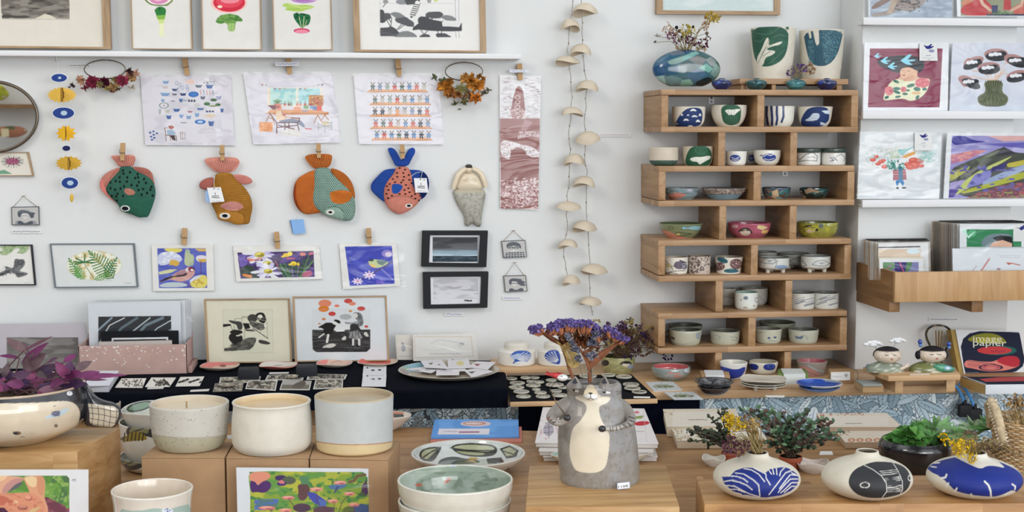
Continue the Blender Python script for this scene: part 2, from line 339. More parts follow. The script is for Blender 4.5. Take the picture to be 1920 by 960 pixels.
# ------------------------------------------------------------ flat printed sheet
def sheet(name,quad,plane,th,base,shapes=(),tf=None,parent=None,res=1.0,mat='paper',off=0.0,wob=0.0,ok=True,**kw):
    """quad TL,TR,BR,BL; a thin board whose face carries the picture"""
    q=np.array(quad,float).reshape(4,2);W=max(np.hypot(*(q[1]-q[0])),np.hypot(*(q[2]-q[3])));H=max(np.hypot(*(q[3]-q[0])),np.hypot(*(q[2]-q[1])))
    nx=max(2,int(W/res)+1)if shapes else 2;ny=max(2,int(H/res)+1)if shapes else 2
    if wob:nx=max(nx,12);ny=max(ny,12)
    u,v=np.meshgrid(np.linspace(0,1,nx),np.linspace(0,1,ny));u=u.ravel()[:,None];v=v.ravel()[:,None]
    P=q[0]*(1-u)*(1-v)+q[1]*u*(1-v)+q[2]*u*v+q[3]*(1-u)*v
    A=plane.pts(P[:,0],P[:,1],off)
    if wob:A=A+plane.n[None,:]*(wob*np.sin(u*4+v*3)*(v))
    C=np.tile(hx(base),(len(A),1));
    if shapes:paint(P[:,0],P[:,1],C,shapes,tf)
    Fc=[[j*nx+i,(j+1)*nx+i,(j+1)*nx+i+1,j*nx+i+1]for j in range(ny-1)for i in range(nx-1)]
    rim=[i for i in range(nx)]+[j*nx+nx-1 for j in range(1,ny)]+[(ny-1)*nx+i for i in range(nx-2,-1,-1)]+[j*nx for j in range(ny-2,0,-1)]
    n=len(rim);mb=MB();mb.add(A,Fc,C)
    E=A[rim];B=E-plane.n*th;mb.add(np.vstack([E,B]),[[i,(i+1)%n,n+(i+1)%n,n+i]for i in range(n)]+[[n+i for i in range(n)][::-1]],base)
    return mb.build(name,mat,parent,**kw)

# ------------------------------------------------------------ puffed cloth / clay shape traced as an outline
def resample(P,M):
    P=np.array(P,float).reshape(-1,2);Q=np.vstack([P,P[:1]]);d=np.r_[0,np.cumsum(np.hypot(*np.diff(Q,axis=0).T))]
    t=np.linspace(0,d[-1],M,endpoint=False);return np.c_[np.interp(t,d,Q[:,0]),np.interp(t,d,Q[:,1])]
def smooth(P,it=2):
    P=np.array(P,float).reshape(-1,2)
    for _ in range(it):
        Q=np.roll(P,-1,0);P=np.stack([P*.75+Q*.25,P*.25+Q*.75],1).reshape(-1,2)
    return P
def puff(mb,poly,plane,h,base,shapes=(),tf=None,off=0.0,c=None,M=140,R=34,back=.25,sm=2,pw=2.2):
    P=resample(smooth(poly,sm),M);c=np.array(c if c is not None else P.mean(0),float)
    if tf:P=P/tf[2]+np.array(tf[:2]);c=c/tf[2]+np.array(tf[:2])
    T=np.linspace(1,0,R+1)[:-1];pts=[];hh=[]
    for t in T:pts.append(c+(P-c)*t);hh.append(np.full(M,(1-t**pw)**.5*h))
    P2=np.vstack(pts+[c[None]]);H2=np.concatenate(hh+[np.array([h])])
    A=plane.pts(P2[:,0],P2[:,1],off)+plane.n[None]*H2[:,None];C=np.tile(hx(base)if isinstance(base,str)else base,(len(A),1))
    paint(P2[:,0],P2[:,1],C,shapes,tf)
    Fc=[[r*M+i,r*M+(i+1)%M,(r+1)*M+(i+1)%M,(r+1)*M+i]for r in range(R-1)for i in range(M)]+[[(R-1)*M+i,(R-1)*M+(i+1)%M,R*M]for i in range(M)]
    Fc=[f[::-1]for f in Fc];mb.add(A,Fc,C)
    bk=plane.pts(P[:,0],P[:,1],off);cb=plane.pts(c[:1],c[1:],off)-plane.n*h*back;mid=plane.pts((c+(P-c)*.7)[:,0],(c+(P-c)*.7)[:,1],off)-plane.n*h*back*.8
    mb.add(np.vstack([bk,mid,cb]),[[i,(i+1)%M,M+(i+1)%M,M+i]for i in range(M)]+[[M+i,M+(i+1)%M,2*M]for i in range(M)],C[:M].mean(0));return mb

# ------------------------------------------------------------ turned vessels
def surf_profile(prof,n):
    p=np.array(prof,float);d=np.r_[0,np.cumsum(np.hypot(*np.diff(p,axis=0).T))];t=np.linspace(0,d[-1],n);return np.c_[np.interp(t,d,p[:,0]),np.interp(t,d,p[:,1])]
def catm(prof,k=6):
    P=np.array(prof,float);out=[]
    for i in range(len(P)-1):
        p0=P[max(i-1,0)];p1=P[i];p2=P[i+1];p3=P[min(i+2,len(P)-1)]
        for j in range(k):
            t=j/k;out.append(.5*((2*p1)+(-p0+p2)*t+(2*p0-5*p1+4*p2-p3)*t*t+(-p0+3*p1-3*p2+p3)*t**3))
    out.append(P[-1]);return np.array(out)
class Ves:pass
def locate(cx,yb,yt,rb,z=None,Y=None):
    """centre of a round thing whose base front touches pixel row yb on the plane z, and whose rim centre is at row yt"""
    if Y is not None:c=WP(cx,yb,Y);
    else:
        p=HP(cx,yb,z);s=scl(p);c=p+HF*(rb/s);s=scl(c);c=p+HF*(rb/s)
        d=ray(cx,yb);d2=Vector((d.x,d.y,0)).normalized();c=p+d2*(rb/s)
    c.z=z;s=scl(c)
    d=ray(cx,yt);t=((c-CAM).dot(HF))/d.dot(HF);top=CAM+d*t
    return c,s,top.z
def vessel(name,label,cat,cx,yb,yt,prof,col,z,shapes=(),tf=None,inner=None,ins=(),mat='ceramic',th=2.5,floor=.12,Y=None,group=None,rough_rim=None,open_=True,sm=True,part=None,dens=1.0,root=None,sq=1.0,wob=0.0):
    rb=prof[0][1];c,s,zt=locate(cx,yb,yt,rb*sq,z,Y);H=zt-z;hp=H*s
    P=np.array([(t,r)for t,r in prof],float);P=catm(P,5)if sm else P
    out=[(r/s,z+t*H)for t,r in P];hh=max(H,1e-4)
    L=hp+max(r for t,r in prof)*.3;n_out=max(10,int(L/dens))
    O=surf_profile([(max(r,1e-4),zz)for r,zz in out],n_out);rmax=max(r for t,r in prof)
    seg=int(min(620,max(48,2*math.pi*rmax/dens)))if shapes or ins else int(min(128,max(40,2*math.pi*rmax/3)))
    rows=[(0.0004,z)]+[(O[0][0]*.97,z)]+[tuple(o)for o in O];nb=len(rows)
    if open_:
        tp=th/s;rr,zz=O[-1];rows+=[(rr-tp*.15,zz+tp*.3),(rr-tp*.5,zz+tp*.42),(rr-tp*.85,zz+tp*.3)];ni=len(rows)
        I=[(max(r-tp,.0006),z_)for r,z_ in O[::-1]if z_>z+floor*H]
        zf=z+floor*H;
        if not I:I=[(rr-tp,zf+.001)]
        rf=I[-1][0];rows+=I+[(rf*q,zf-(rf*(1-q))*0.0)for q in(np.linspace(.97,.02,max(6,int(rf*s/1.2)))if ins else(.95,.7,.35,.02))]
    else:ni=len(rows);rows+=[(.0004,O[-1][1])]
    R=np.array(rows);n=len(R);th_=np.linspace(0,2*math.pi,seg,endpoint=False)
    X=c.x+np.outer(R[:,0],np.cos(th_));Yv=c.y+np.outer(R[:,0],np.sin(th_))*sq;Z=np.repeat(R[:,1][:,None],seg,1)
    if wob:Z=Z+wob/s*np.sin(th_*3+1)[None,:]*((R[:,1][:,None]-z)/hh)
    V=np.stack([X,Yv,Z],2).reshape(-1,3)
    C=np.tile(hx(col),(len(V),1));ri=np.repeat(np.arange(n),seg)
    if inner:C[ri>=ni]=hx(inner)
    if rough_rim:C[(ri>=nb)&(ri<ni)]=hx(rough_rim);C[(ri==nb-1)]=hx(rough_rim)
    px,py=proj(V)
    toward=((V[:,:2]-np.array(c)[:2])@(nC[:2]-np.array(c)[:2]))>0
    if shapes:paint(px,py,C,shapes,tf,ok=(ri<ni)&toward)
    if ins:paint(px,py,C,ins,tf,ok=(ri>=ni))
    Fc=[[r*seg+k,r*seg+(k+1)%seg,(r+1)*seg+(k+1)%seg,(r+1)*seg+k]for r in range(n-1)for k in range(seg)]
    v=Ves();v.c=c;v.s=s;v.zt=zt;v.H=H;v.r=prof[-1][1]/s;v.z=z
    if part:v.o=link(part,V,Fc,C,mat,root if root else None,60)
    else:v.o=link(name,V,Fc,C,mat,None,60,label=label,cat=cat,group=group)
    return v
def rootat(v,name,label,cat,group=None):return thing(name,label,cat,(v.c.x,v.c.y,v.z),group)
def text_geo(txt,w_px,o,u,vdir,mpp,shear=0.0):
    cu=bpy.data.curves.new('t','FONT');cu.body=txt;cu.resolution_u=3;cu.shear=shear;ob=bpy.data.objects.new('t',cu);COL.objects.link(ob)
    bpy.context.view_layer.update();me=bpy.data.meshes.new_from_object(ob.evaluated_get(bpy.context.evaluated_depsgraph_get()))
    V=np.array([v.co[:]for v in me.vertices]);Fc=[list(p.vertices)for p in me.polygons];bpy.data.objects.remove(ob);bpy.data.curves.remove(cu);bpy.data.meshes.remove(me)
    V-=V.min(0);k=w_px*mpp/V[:,0].max();V*=k;return np.array(o)+V[:,:1]*np.array(u)+V[:,1:2]*np.array(vdir),Fc
def text_on(mb,txt,x0,y0,x1,y1,plane,off,col,squash=.62):
    """lettering between two pixel points of its baseline, on a plane"""
    A=plane.pts(np.array([x0]),np.array([y0]),off)[0];B=plane.pts(np.array([x1]),np.array([y1]),off)[0];u=B-A;L=np.linalg.norm(u);u=u/L
    vd=np.cross(plane.n,u)*squash;V,Fc=text_geo(txt,1,A,u,vd,L);mb.add(V,Fc,col)

def prism(mb,xy,z0,z1,col,bev=0.0):
    bm=bmesh.new();lo=[bm.verts.new((x,y,z0))for x,y in xy];hi=[bm.verts.new((x,y,z1))for x,y in xy];n=len(xy)
    bm.faces.new(lo[::-1]);bm.faces.new(hi)
    for i in range(n):bm.faces.new([lo[i],lo[(i+1)%n],hi[(i+1)%n],hi[i]])
    bmesh.ops.recalc_face_normals(bm,faces=bm.faces[:])
    if bev:bmesh.ops.bevel(bm,geom=bm.edges[:],offset=bev,segments=2,affect='EDGES',profile=.5)
    bm.verts.index_update();mb.add([tuple(v.co)for v in bm.verts],[[v.index for v in f.verts]for f in bm.faces],col);bm.free()
# ============================================================ room
SZ=.85;TZ=.813;SHF=-.45 # sideboard top, table top, sideboard front
pil0=WP(1614,200,-.18).x;pil1=WP(1896,400,-.18).x
def struct(name,a,b,mat,bev=0):
    m=MB();m.box(a,b,'#dcdbd9',bev);return m.build(name,mat,kind='structure')
struct('wall_back',(-2.6,0,0),(pil1+1.4,.12,3.0),'wall')
struct('wall_right',(pil0,-.18,0),(pil1,0,3.0),'wall',.004)
struct('floor',(-2.6,-5.0,-.1),(3.2,.12,0),'floor')

# ============================================================ sideboard and table
sb=thing('sideboard','long pine sideboard shelf against the wall below the cubby shelf','shelf',(0,-.2,0))
m=MB();yl=SHF;V0=[(-1.9,yl),(2.2,yl),(2.2,-.0),(pil1+.004,-.0),(pil1+.004,-.184),(pil0-.004,-.184),(pil0-.004,-.001),(-1.9,-.001)]
prism(m,V0,SZ-.022,SZ,'#caa57c',.002);m.build('worktop','boardX',sb)
for x in(-1.7,-.1,1.1,2.0):
    m=MB();m.box((x-.03,-.4,0),(x+.03,-.34,SZ-.022),'#caa57c',.003);m.build('leg','boardX',sb)
# patterned cloth behind the edge: grey-blue leaves and flowers
def fabric(name,x0,x1,y0,y1,seed,label,dark='#46545f',n=60,base='#56656f',lt='#b9ccd6',Y=-.43):
    r=random.Random(seed);S=[]
    for i in range(n):
        x=r.uniform(x0,x1);y=r.uniform(y0-4,y1+4);k=r.random();a=r.uniform(0,180)
        if k<.22:
            R=r.uniform(6,12);c0=r.choice([lt,'#d3e0e6','#9fb4c0'])
            for q in range(7):
                t=q*math.pi*2/7;S+=[('e',x+math.cos(t)*R,y+math.sin(t)*R*.7,R*.6,R*.32,dark,math.degrees(t)),('e',x+math.cos(t)*R,y+math.sin(t)*R*.7,R*.5,R*.22,c0,math.degrees(t))]
            S+=[('e',x,y,R*.5,R*.38,dark),('e',x,y,R*.34,R*.25,'#e3ecf0'),('e',x,y,R*.15,R*.12,dark)]
        else:
            L=r.uniform(14,30);w=L*r.uniform(.26,.42);c0=r.choice([lt,'#d9e6ec','#8fa6b3','#a9c0cc'])
            S+=[('e',x,y,L,w,dark,a),('e',x,y,L-1.2,w-1.1,c0,a)]
            ca,sa=math.cos(math.radians(a)),math.sin(math.radians(a));S+=[('l',[(x-ca*L*.8,y-sa*L*.8),(x+ca*L*.8,y+sa*L*.8)],.9,dark)]
            for q in(-.5,-.2,.1,.4):S+=[('l',[(x+ca*L*q,y+sa*L*q),(x+ca*L*(q+.2)-sa*w*.7,y+sa*L*(q+.2)+ca*w*.7)],.7,dark)]
    return sheet(name,[(x0,y0),(x1,y0),(x1,y1),(x0,y1)],VP_(Y),.004,base,S,res=1.0,mat='cloth',label=label,cat='cloth',group=None)
fabric('patterned_cloth',600,972,760,800,3,'strip of grey leaf patterned cloth hanging below black draped shelf',dark='#2c3137',lt='#a9acab',base='#4c5156',n=190)
fabric('patterned_cloth',1312,1935,738,872,5,'pale blue leaf patterned cloth hanging below right end of sideboard',n=430,base='#8599a6')
m=MB();a=WP(968,770,-.425);b=WP(1318,770,-.425);m.box((a.x,-.428,.55),(b.x,-.42,SZ-.023),'#0d1120',.001)
m.build('dark_cloth','velvet',label='plain navy cloth hanging under sideboard between two patterned cloths',cat='cloth')

tb=thing('table','wooden display table in front of the wall sideboard','table',(0.3,-1.2,0))
L0=HP(-150,779,TZ);R0=HP(1960,832,TZ);m=MB()
P=[(L0.x,L0.y),(R0.x,R0.y),(R0.x+.1,-2.35),(-1.35,-2.35)]
V=[(x,y,TZ)for x,y in P]+[(x,y,TZ-.03)for x,y in P]
m.add(V,[[3,2,1,0],[4,5,6,7],[0,1,5,4],[1,2,6,5],[2,3,7,6],[3,0,4,7]],'#b98a58');m.build('tabletop','tableX',tb)
for x,y in((-1.1,-.75),(1.2,-.85),(-1.1,-2.2),(1.2,-2.2)):
    m=MB();m.box((x-.03,y-.03,0),(x+.03,y+.03,TZ-.03),'#b98a58',.003);m.build('leg','tableX',tb)

# ============================================================ picture ledges
def ledge(name,x0,x1,ytop,ybot,Yf,Yb,label,xm=1760):
    a=WP(x0,ybot,Yf);b=WP(x1,ytop,Yf);m=MB();z0,z1=WP(xm,ybot,Yf).z,WP(xm,ytop,Yf).z
    t=thing(name,label,'picture ledge',((a.x+b.x)/2,(Yf+Yb)/2,z0))
    m.box((a.x,Yf+.012,z0),(b.x,Yb,z0+(z1-z0)*.45),'#cfd2d5',.0015);m.build('shelf_board','ledge',t)
    m=MB();m.box((a.x,Yf-.004,z0),(b.x,Yf+.012,z1),'#cfd2d5',.0015);m.build('lip','ledge',t);return z0+(z1-z0)*.45
zl=ledge('picture_ledge',-200,977,99,109,-.07,0,'long white ledge on left wall holding framed vegetable and tree prints',700)
for nm,xx,y0,y1,lab in(('l1',1618,34,48,'white ledge at top of right wall under two prints cut off above'),('l2',1617,208,223,'white ledge under the red woman print and the flower vase print'),('l3',1616,374,388,'white ledge under the bouquet print and the mountain print')):
    ledge('picture_ledge',xx,2080,y0,y1,-.222,-.18,lab)

# ============================================================ pegs and small hardware
def peg(x0,y0,x1,y1,Y,label,w=9.5):
    pl=VP_(Y);a=pl.pts(x1,y1);t=thing('clothes_peg',label,'clothes peg',a,'wooden clothes pegs on the wall')
    d=np.array([x1-x0,y1-y0],float);L=np.hypot(*d);d/=L;nrm=np.array([-d[1],d[0]])
    q=lambda u,v:(x0+d[0]*L*u+nrm[0]*v,y0+d[1]*L*u+nrm[1]*v);h=w/2
    m=MB();m.extr([q(0,h*.8),q(.04,h),q(.52,h),q(.56,h*.8),q(.6,h),q(1,h*.85),q(1,-h*.85),q(.6,-h),q(.56,-h*.8),q(.52,-h),q(.04,-h),q(0,-h*.8)],pl,.007,'#b8956a','#9a7750',.009);m.build('jaw','peg',t)
    m=MB();m.extr([q(.03,h*.75),q(1,h*.8),q(1,-h*.7),q(.03,-h*.7)],pl,.007,'#a58259','#8b6a45',-.001);m.build('jaw','peg',t)
    m=MB();P=[pl.pts(*q(.56,h*1.1),.003),pl.pts(*q(.56,h*1.15),.011),pl.pts(*q(.56,0),.0125),pl.pts(*q(.56,-h*1.15),.011),pl.pts(*q(.56,-h*1.1),.003)]
    m.tube(P,.0011,'#8b8880',6);P=[pl.pts(*q(.36,h*1.15),.0085),pl.pts(*q(.6,h*1.15),.0085)];m.tube(P,.0011,'#8b8880',6);m.build('spring','metal',t)
def framed(name,label,quad,bw,fcol,inner,shapes,tf,Y,depth,res=1.0,glaze=False,group=None,mat=None,cat='framed print'):
    q=np.array(quad,float).reshape(4,2);pl=VP_(Y);c=q.mean(0);t=thing(name,label,cat,pl.pts(q[3,0]*.5+q[2,0]*.5,max(q[2,1],q[3,1])),group)
    bw=(bw,)*4 if not isinstance(bw,tuple)else bw # top,right,bottom,left
    I=np.array([q[0]+(bw[3],bw[0]),q[1]+(-bw[1],bw[0]),q[2]+(-bw[1],-bw[2]),q[3]+(bw[3],-bw[2])])
    for i in range(4):
        j=(i+1)%4;m=MB();m.extr([q[i],q[j],I[j],I[i]],pl,depth,fcol,off=0)
        m.build('frame_rail',mat or('frameW' if i%2 else 'frameH'),t)
    sheet('print',I,pl,depth*.5,inner,shapes,tf,t,res,off=-depth*.35)
    if glaze:
        g_=pl.pts(I[:,0],I[:,1],-depth*.12);m=MB();m.add(g_,[[0,1,2,3]],'#ffffff');m.build('glazing','glass',t)
    return t
def sleeved(name,label,quad,base,shapes,tf,Y,res=1.0,slv=None,th=.003,group=None,plane=None,cat='print'):
    pl=plane or VP_(Y);q=np.array(quad,float).reshape(4,2);o=pl.pts(q[2:,0].mean(),q[2:,1].max());t=thing(name,label,cat,o,group)
    sheet('print',q,pl,th,base,shapes,tf,t,res)
    s=np.array(slv,float).reshape(4,2)if slv else q+np.array([(-2,-2),(3,-2),(3,2),(-2,2)])
    sheet('sleeve',s,pl,.0004,'#ffffff',(),None,t,mat='sleeve',off=.0022,wob=.0);return t
WH='#dcdcd8'
# ---- row above the ledge
T1=(0,0,3.4275)
framed('framed_print','large oak framed charcoal print cut off at top left corner',[(-170,-130),(200,-130),(208,92),(-170,88)],(16,14,4,14),'#a9825a','#d6d2c6',
  [('p',[8,-60,440,-60,447,20,447,122,365,120,300,85,222,120,12,118,5,30],'#6e6a63'),('n',0,-60,447,122,60,14,.5,'#8b877e',11,[8,-60,440,-60,447,20,447,122,365,120,300,85,222,120,12,118,5,30]),('n',0,-60,447,122,90,20,.58,'#4b4843',15,[8,-60,440,-60,447,20,447,122,365,120,300,85,222,120,12,118,5,30]),('p',[222,120,290,88,360,120],'#d2cdbb'),('l',[12,121,447,124],2,'#6a665f')],T1,-.055,.022,glaze=True)
def veg(name,label,quad,shapes,tf):
    return framed(name,label,quad,(3,2,1.5,2),'#c3a17a','#d9d8d3',shapes,tf,-.06,.012,res=.8,group='vegetable prints on the ledge')
T2=(240,0,3.4275)
veg('framed_print','narrow print of a leek under an onion, leftmost vegetable print',[(241,-120),(355,-120),(361,93),(247,92)],[
 ('e',200,-10,92,50,'#8aa05e'),('e',200,-12,80,44,'#e7dfe0'),('e',198,-16,66,42,'#cf86ad'),('e',195,-22,40,30,'#e3b8cc'),('l',[110,0,150,30,250,36,285,8],5,'#4f6b35'),
 ('p',[168,65,190,45,215,42,232,48,246,62,240,100,228,150,202,150,186,110,176,80],'#2f7a3e'),('p',[180,100,243,95,228,150,202,150],'#7fb04e'),('p',[192,125,236,125,228,155,202,155],'#c4d68a'),('p',[203,150,229,150,232,234,202,234],'#dfe3b9'),('p',[190,45,205,75,212,45],'#1f5c31')],T2)
veg('framed_print','narrow print of green broccoli under a red radish slice',[(374,-120),(487,-120),(491,94),(379,93)],[
 ('e',648,18,115,66,'#e9b9b0'),('e',650,16,102,60,'#c92f45'),('e',650,5,85,45,'#d8495b'),('e',590,43,16,9,'#f3d9c4'),('e',655,0,60,22,'#e58a94'),
 ('p',[562,140,575,115,600,96,650,88,700,95,732,118,738,135,725,140,700,135,690,150,687,203,640,200,643,160,625,145,600,155,575,150],'#6e9a4f'),('n',562,88,738,150,14,9,.5,'#477a3b',21,[562,140,575,115,600,96,650,88,700,95,732,118,738,135,700,135,625,140,600,150]),('l',[600,118,640,130,680,118,715,128],3,'#3f6e35'),('p',[645,150,685,150,684,200,643,198],'#9cbd72'),('l',[665,150,663,198],2,'#6e9a4f')],T2)
veg('framed_print','narrow print of dark leaves above a pink radish, right of the broccoli print',[(507,-120),(618,-120),(624,94),(513,94)],[
 ('e',1130,-8,90,28,'#c9a0cf'),('e',1130,-14,70,24,'#a670b4'),('l',[1060,5,1130,18,1200,8],4,'#7e4c92'),
 ('p',[1020,15,1080,35,1140,28,1215,44,1150,62,1120,75,1060,74,1000,62,1030,50,980,38],'#a9c864'),('l',[1030,25,1110,50,1200,45],3,'#d7e29a'),('l',[1010,60,1100,58],3,'#7ca548'),
 ('p',[1060,90,1085,80,1105,92,1115,86,1140,88,1172,95,1174,130,1160,162,1140,165,1128,180,1112,182,1098,160,1080,140,1066,115],'#246b43'),('n',1060,80,1175,182,12,12,.52,'#12482d',31,[1060,90,1085,80,1140,88,1172,95,1160,162,1120,180,1066,115]),('l',[1100,110,1115,180],4,'#c9d8a0'),('l',[1132,105,1124,180],4,'#c9d8a0'),('l',[1150,130,1130,180],3,'#c9d8a0'),
 ('e',1116,198,52,17,'#c5476c'),('e',1116,202,42,11,'#e48aa0')],T2)
T3=(620,0,3.4275)
G1,G2='#3f4144','#77797b';T3L=(630,0,5.807)
def bump(P,a=4,n=7):
    P=np.array(P,float).reshape(-1,2);Q=[]
    for i in range(len(P)):
        p,q=P[i],P[(i+1)%len(P)];L=np.hypot(*(q-p));m_=max(1,int(L/26));nv=np.array([q[1]-p[1],p[0]-q[0]])/max(L,1)
        for k in range(m_*4):t=k/(m_*4);Q.append(p+(q-p)*t+nv*a*abs(math.sin(math.pi*t*m_)))
    return list(np.array(Q).ravel())
lemur=[('r',478,-150,1368,402,'#dcdddb'),('l',[478,-150,478,402],2,'#8d8f90'),('l',[478,36,1290,40],2,'#8d8f90'),('l',[545,30,512,76],9,G1)]
for p,c in(([510,12,540,-10,570,15,560,35,525,36],'#8b8d8e'),([650,20,690,-20,760,0,760,44,690,48],'#84878a'),([740,-20,900,-20,915,15,850,44,770,52],G1),([990,-10,1030,-10,1035,25,1000,30],'#8f9395'),([1060,-20,1110,-10,1100,18,1070,15],'#c3cc7e'),([480,108,505,105,525,130,530,170,545,225,520,248,484,245],G1),([520,160,545,142,590,150,600,195,560,215,530,215],'#4c4e51'),([590,150,630,132,690,140,750,180,740,200,660,200],G2),([640,205,760,185,800,215,848,245,845,290,780,285,720,262,660,240],'#4a4c50'),([484,305,560,300,605,290,650,315,690,360,680,385,630,392,486,392],G1),([650,390,710,345,780,338,850,365,885,402,660,402],G2),([975,155,1010,132,1130,128,1170,155,1140,195,1060,200,985,185],'#46484b'),([1135,185,1190,165,1260,175,1312,212,1300,225,1200,222],G2),([890,210,920,180,990,185,1040,215,1150,235,1160,290,1260,290,1340,300,1368,250,1368,335,1240,340,1050,335,900,320,835,328,840,300,900,255],'#36383c'),([905,402,940,375,990,372,1025,390,1020,402],G1),([1085,372,1130,362,1190,365,1255,402,1100,404],G1)):lemur+=[('p',bump(p),c)]
lemur+=[('p',[1150,275,1190,235,1340,228,1366,240,1335,275,1320,295,1200,285],'#d6d7d5'),('l',[486,350,560,360,650,392],22,'#57595c')]
for l in([550,215,595,295],[605,190,598,292],[575,210,600,240],[715,265,665,320],[745,270,680,320],[1035,190,1048,215],[1050,190,1044,215],[920,320,955,372],[1000,330,962,372],[1105,335,1112,362],[1155,335,1148,362],[1165,225,1150,240]):lemur+=[('l',l,9,G1)]
lemur+=[('l',[885,30,865,100,822,180],46,'#dcdddb'),('l',[858,30,835,90,803,160],4,G1),('l',[918,30,895,110,850,182],4,G1)]+[('l',[858-k*9,48+k*22,908-k*9,55+k*22],10,'#24262a')for k in range(6)]+[('e',822,184,15,10,'#24262a')]
for x in(1298,1334):lemur+=[('l',[x,-150,x+4,225],4,'#66696c'),('l',[x+4,340,x+10,410],4,'#66696c')]
framed('framed_print','oak framed ink print of striped tail hanging among dark trees',[(658,-120),(908,-120),(912,99),(664,97)],(14,11,4,12),'#b08a60','#dcdcd8',lemur,T3L,-.06,.022,res=.8,glaze=True)
framed('framed_print','small oak framed blank pale print above the dried flowers',[(1232,-110),(1464,-110),(1463,28),(1231,26)],(12,11,7,12),'#a8794b','#cdd8d8',[('n',1200,-100,1480,30,60,14,.5,('#b9cccc',.7),41)],None,-.02,.02,res=2.5,glaze=True)

# ---- three sleeved prints with pegs
T4=(260,130,6.4);r=random.Random(4);B1,B2,B3='#41629c','#7d9cc4','#2f3f6b'
def dish(x,y,w,h,c):return[('p',[x-w,y-h,x+w,y-h,x+w*.6,y+h,x-w*.6,y+h],c),('e',x,y-h,w,h*.35,'#c9d2de')]
s=[('n',0,0,1216,960,160,90,.55,('#c7c5cf',.8),44)]
for x,y,w,h,k in((325,155,42,20,B2),(320,215,38,18,'#c9b9b8'),(318,300,62,22,B2),(435,245,40,16,B3),(430,300,34,12,'#555a68'),(533,300,42,18,B3),(720,202,45,18,'#606b7b'),(850,205,48,25,B1),(290,372,24,18,B2),(410,380,28,6,'#705a60'),(508,370,24,24,B1),(455,488,44,20,B1),(615,508,34,10,'#a35b63'),(740,475,46,14,B1),(362,573,34,26,B1),(512,560,28,24,B2),(600,575,34,22,B2),(870,648,38,34,B1),(345,500,32,22,'#b9b4a8'),(1000,490,22,26,B1),(700,545,30,26,B2),(960,340,36,24,'#8e94b4'),(770,340,34,20,'#5d6677'),(540,640,44,8,'#8b9099'),(255,505,16,36,'#999f9f')):s+=dish(x,y,w,h,k)
s+=[('e',658,300,62,34,'#1f5fae'),('e',658,300,46,22,'#3a78c0'),('o',303,433,52,32,8,'#77857f'),('e',303,433,10,6,'#3c4348'),('e',738,630,66,28,'#2f6fb8'),('e',738,630,34,14,'#b9d0ea'),('p',[550,150,630,115,680,150,640,185,590,170],'#e3c7bd'),('e',900,368,40,18,'#2f5a34'),('e',820,415,38,20,'#3b6e3e'),('e',950,425,34,18,'#335f38'),('e',895,440,60,10,'#7b8a58'),('p',[770,560,850,535,930,550,880,580],'#d9c7ae'),('e',550,375,40,8,'#8fa0b0'),('e',700,430,36,22,'#c2c4c4')]
for x in range(605,690,32):s+=[('e',x,378,13,17,'#4a5160')]
for x in range(740,900,37):s+=[('l',[x,250,x+8,305],9,r.choice(['#c58d86','#6d7fa8','#caa7a0']))]
for x in(820,855,890):s+=[('e',x,505,14,12,B3)]
for _ in range(14):s+=[('e',r.uniform(785,915),r.uniform(145,175),7,5,'#3b4a48')]
for x,y in((178,745),(138,760),(218,768),(180,785),(148,808),(186,822),(160,845)):s+=[('e',x,y,15,12,'#3f5f9c')]
for x,y in((455,165),(495,190),(525,220),(580,210),(470,245),(590,240)):s+=[('o',x,y,16,22,7,'#99a5bd')]
s+=[('p',[355,680,400,672,430,695,400,718,365,712],'#a85f52'),('p',[335,735,400,720,445,760,430,790,350,785],'#9db5cc'),('l',[310,705,320,740,330,858],8,'#7a4a3c'),('l',[330,790,450,800,455,860],9,'#6b4236'),('l',[345,700,310,705],6,'#7a4a3c'),('p',[370,790,430,792,445,855,410,850],'#4c3b3c'),('l',[375,790,385,855],7,'#7a4a3c'),('l',[500,750,505,835,560,835,555,760,500,770],6,'#8a6a5c'),('l',[520,740,530,830],5,'#8a6a5c'),scrib(735,715,1015,26,9,'#c5c3cb',16),scrib(785,757,1020,2,3,'#a9a7b0',9),scrib(330,885,860,5,4,'#b8b6be',9)]
Pn='#d6d5dc'
sleeved('art_print','sleeved print of many small blue pots and bowls with a seated figure',[(263,141),(432,141),(440,273),(272,272)],Pn,s,T4,-.008,.7,[(261,137),(434,136),(443,274),(270,275)])
T5=(470,140,6.857)
s=[('n',0,-60,1300,960,170,90,.56,('#cccbd6',.8),46),('r',215,165,930,415,'#e2dcd2'),('r',250,175,590,385,'#b9dcd6'),('r',610,175,890,385,'#b4dbe0'),('n',250,175,890,385,70,45,.5,'#93c9cb',50),('r',585,170,612,400,'#e6e3d6'),('r',232,165,252,400,'#e2d2bb'),('p',[210,500,240,450,900,450,1000,500],'#d9a074'),('r',300,480,1000,515,'#cf9264'),('p',[110,610,285,612,280,735,115,725],'#e0986a'),('n',110,610,285,735,30,20,.5,'#eab28a',52),('l',[190,500,1000,500],8,'#b87a4e')]
for i,x in enumerate((150,200,310,375,440,640,700,870,920)):s+=[('p',[x-16,175 if 250<x<800 else 125,x+16,175 if 250<x<800 else 120,x,200 if 250<x<800 else 148],['#b0705f','#8b9b92','#7e6672'][i%3])]
s+=[('l',[110,120,300,172,600,180,800,150,940,110],3,'#a08d86'),('p',[745,265,930,262,935,400,750,400],'#a36a48'),('n',745,265,935,400,14,12,.48,'#cf8054',54),('n',745,265,935,400,16,12,.56,'#c9b06a',55),('n',745,330,935,400,14,12,.5,'#b03e33',56),('p',[300,370,395,370,385,425,310,425],'#c97a64')]
for k in range(9):s+=[('l',[345,370,290+k*14,312+abs(k-4)*6],9,'#5f8f5f')]
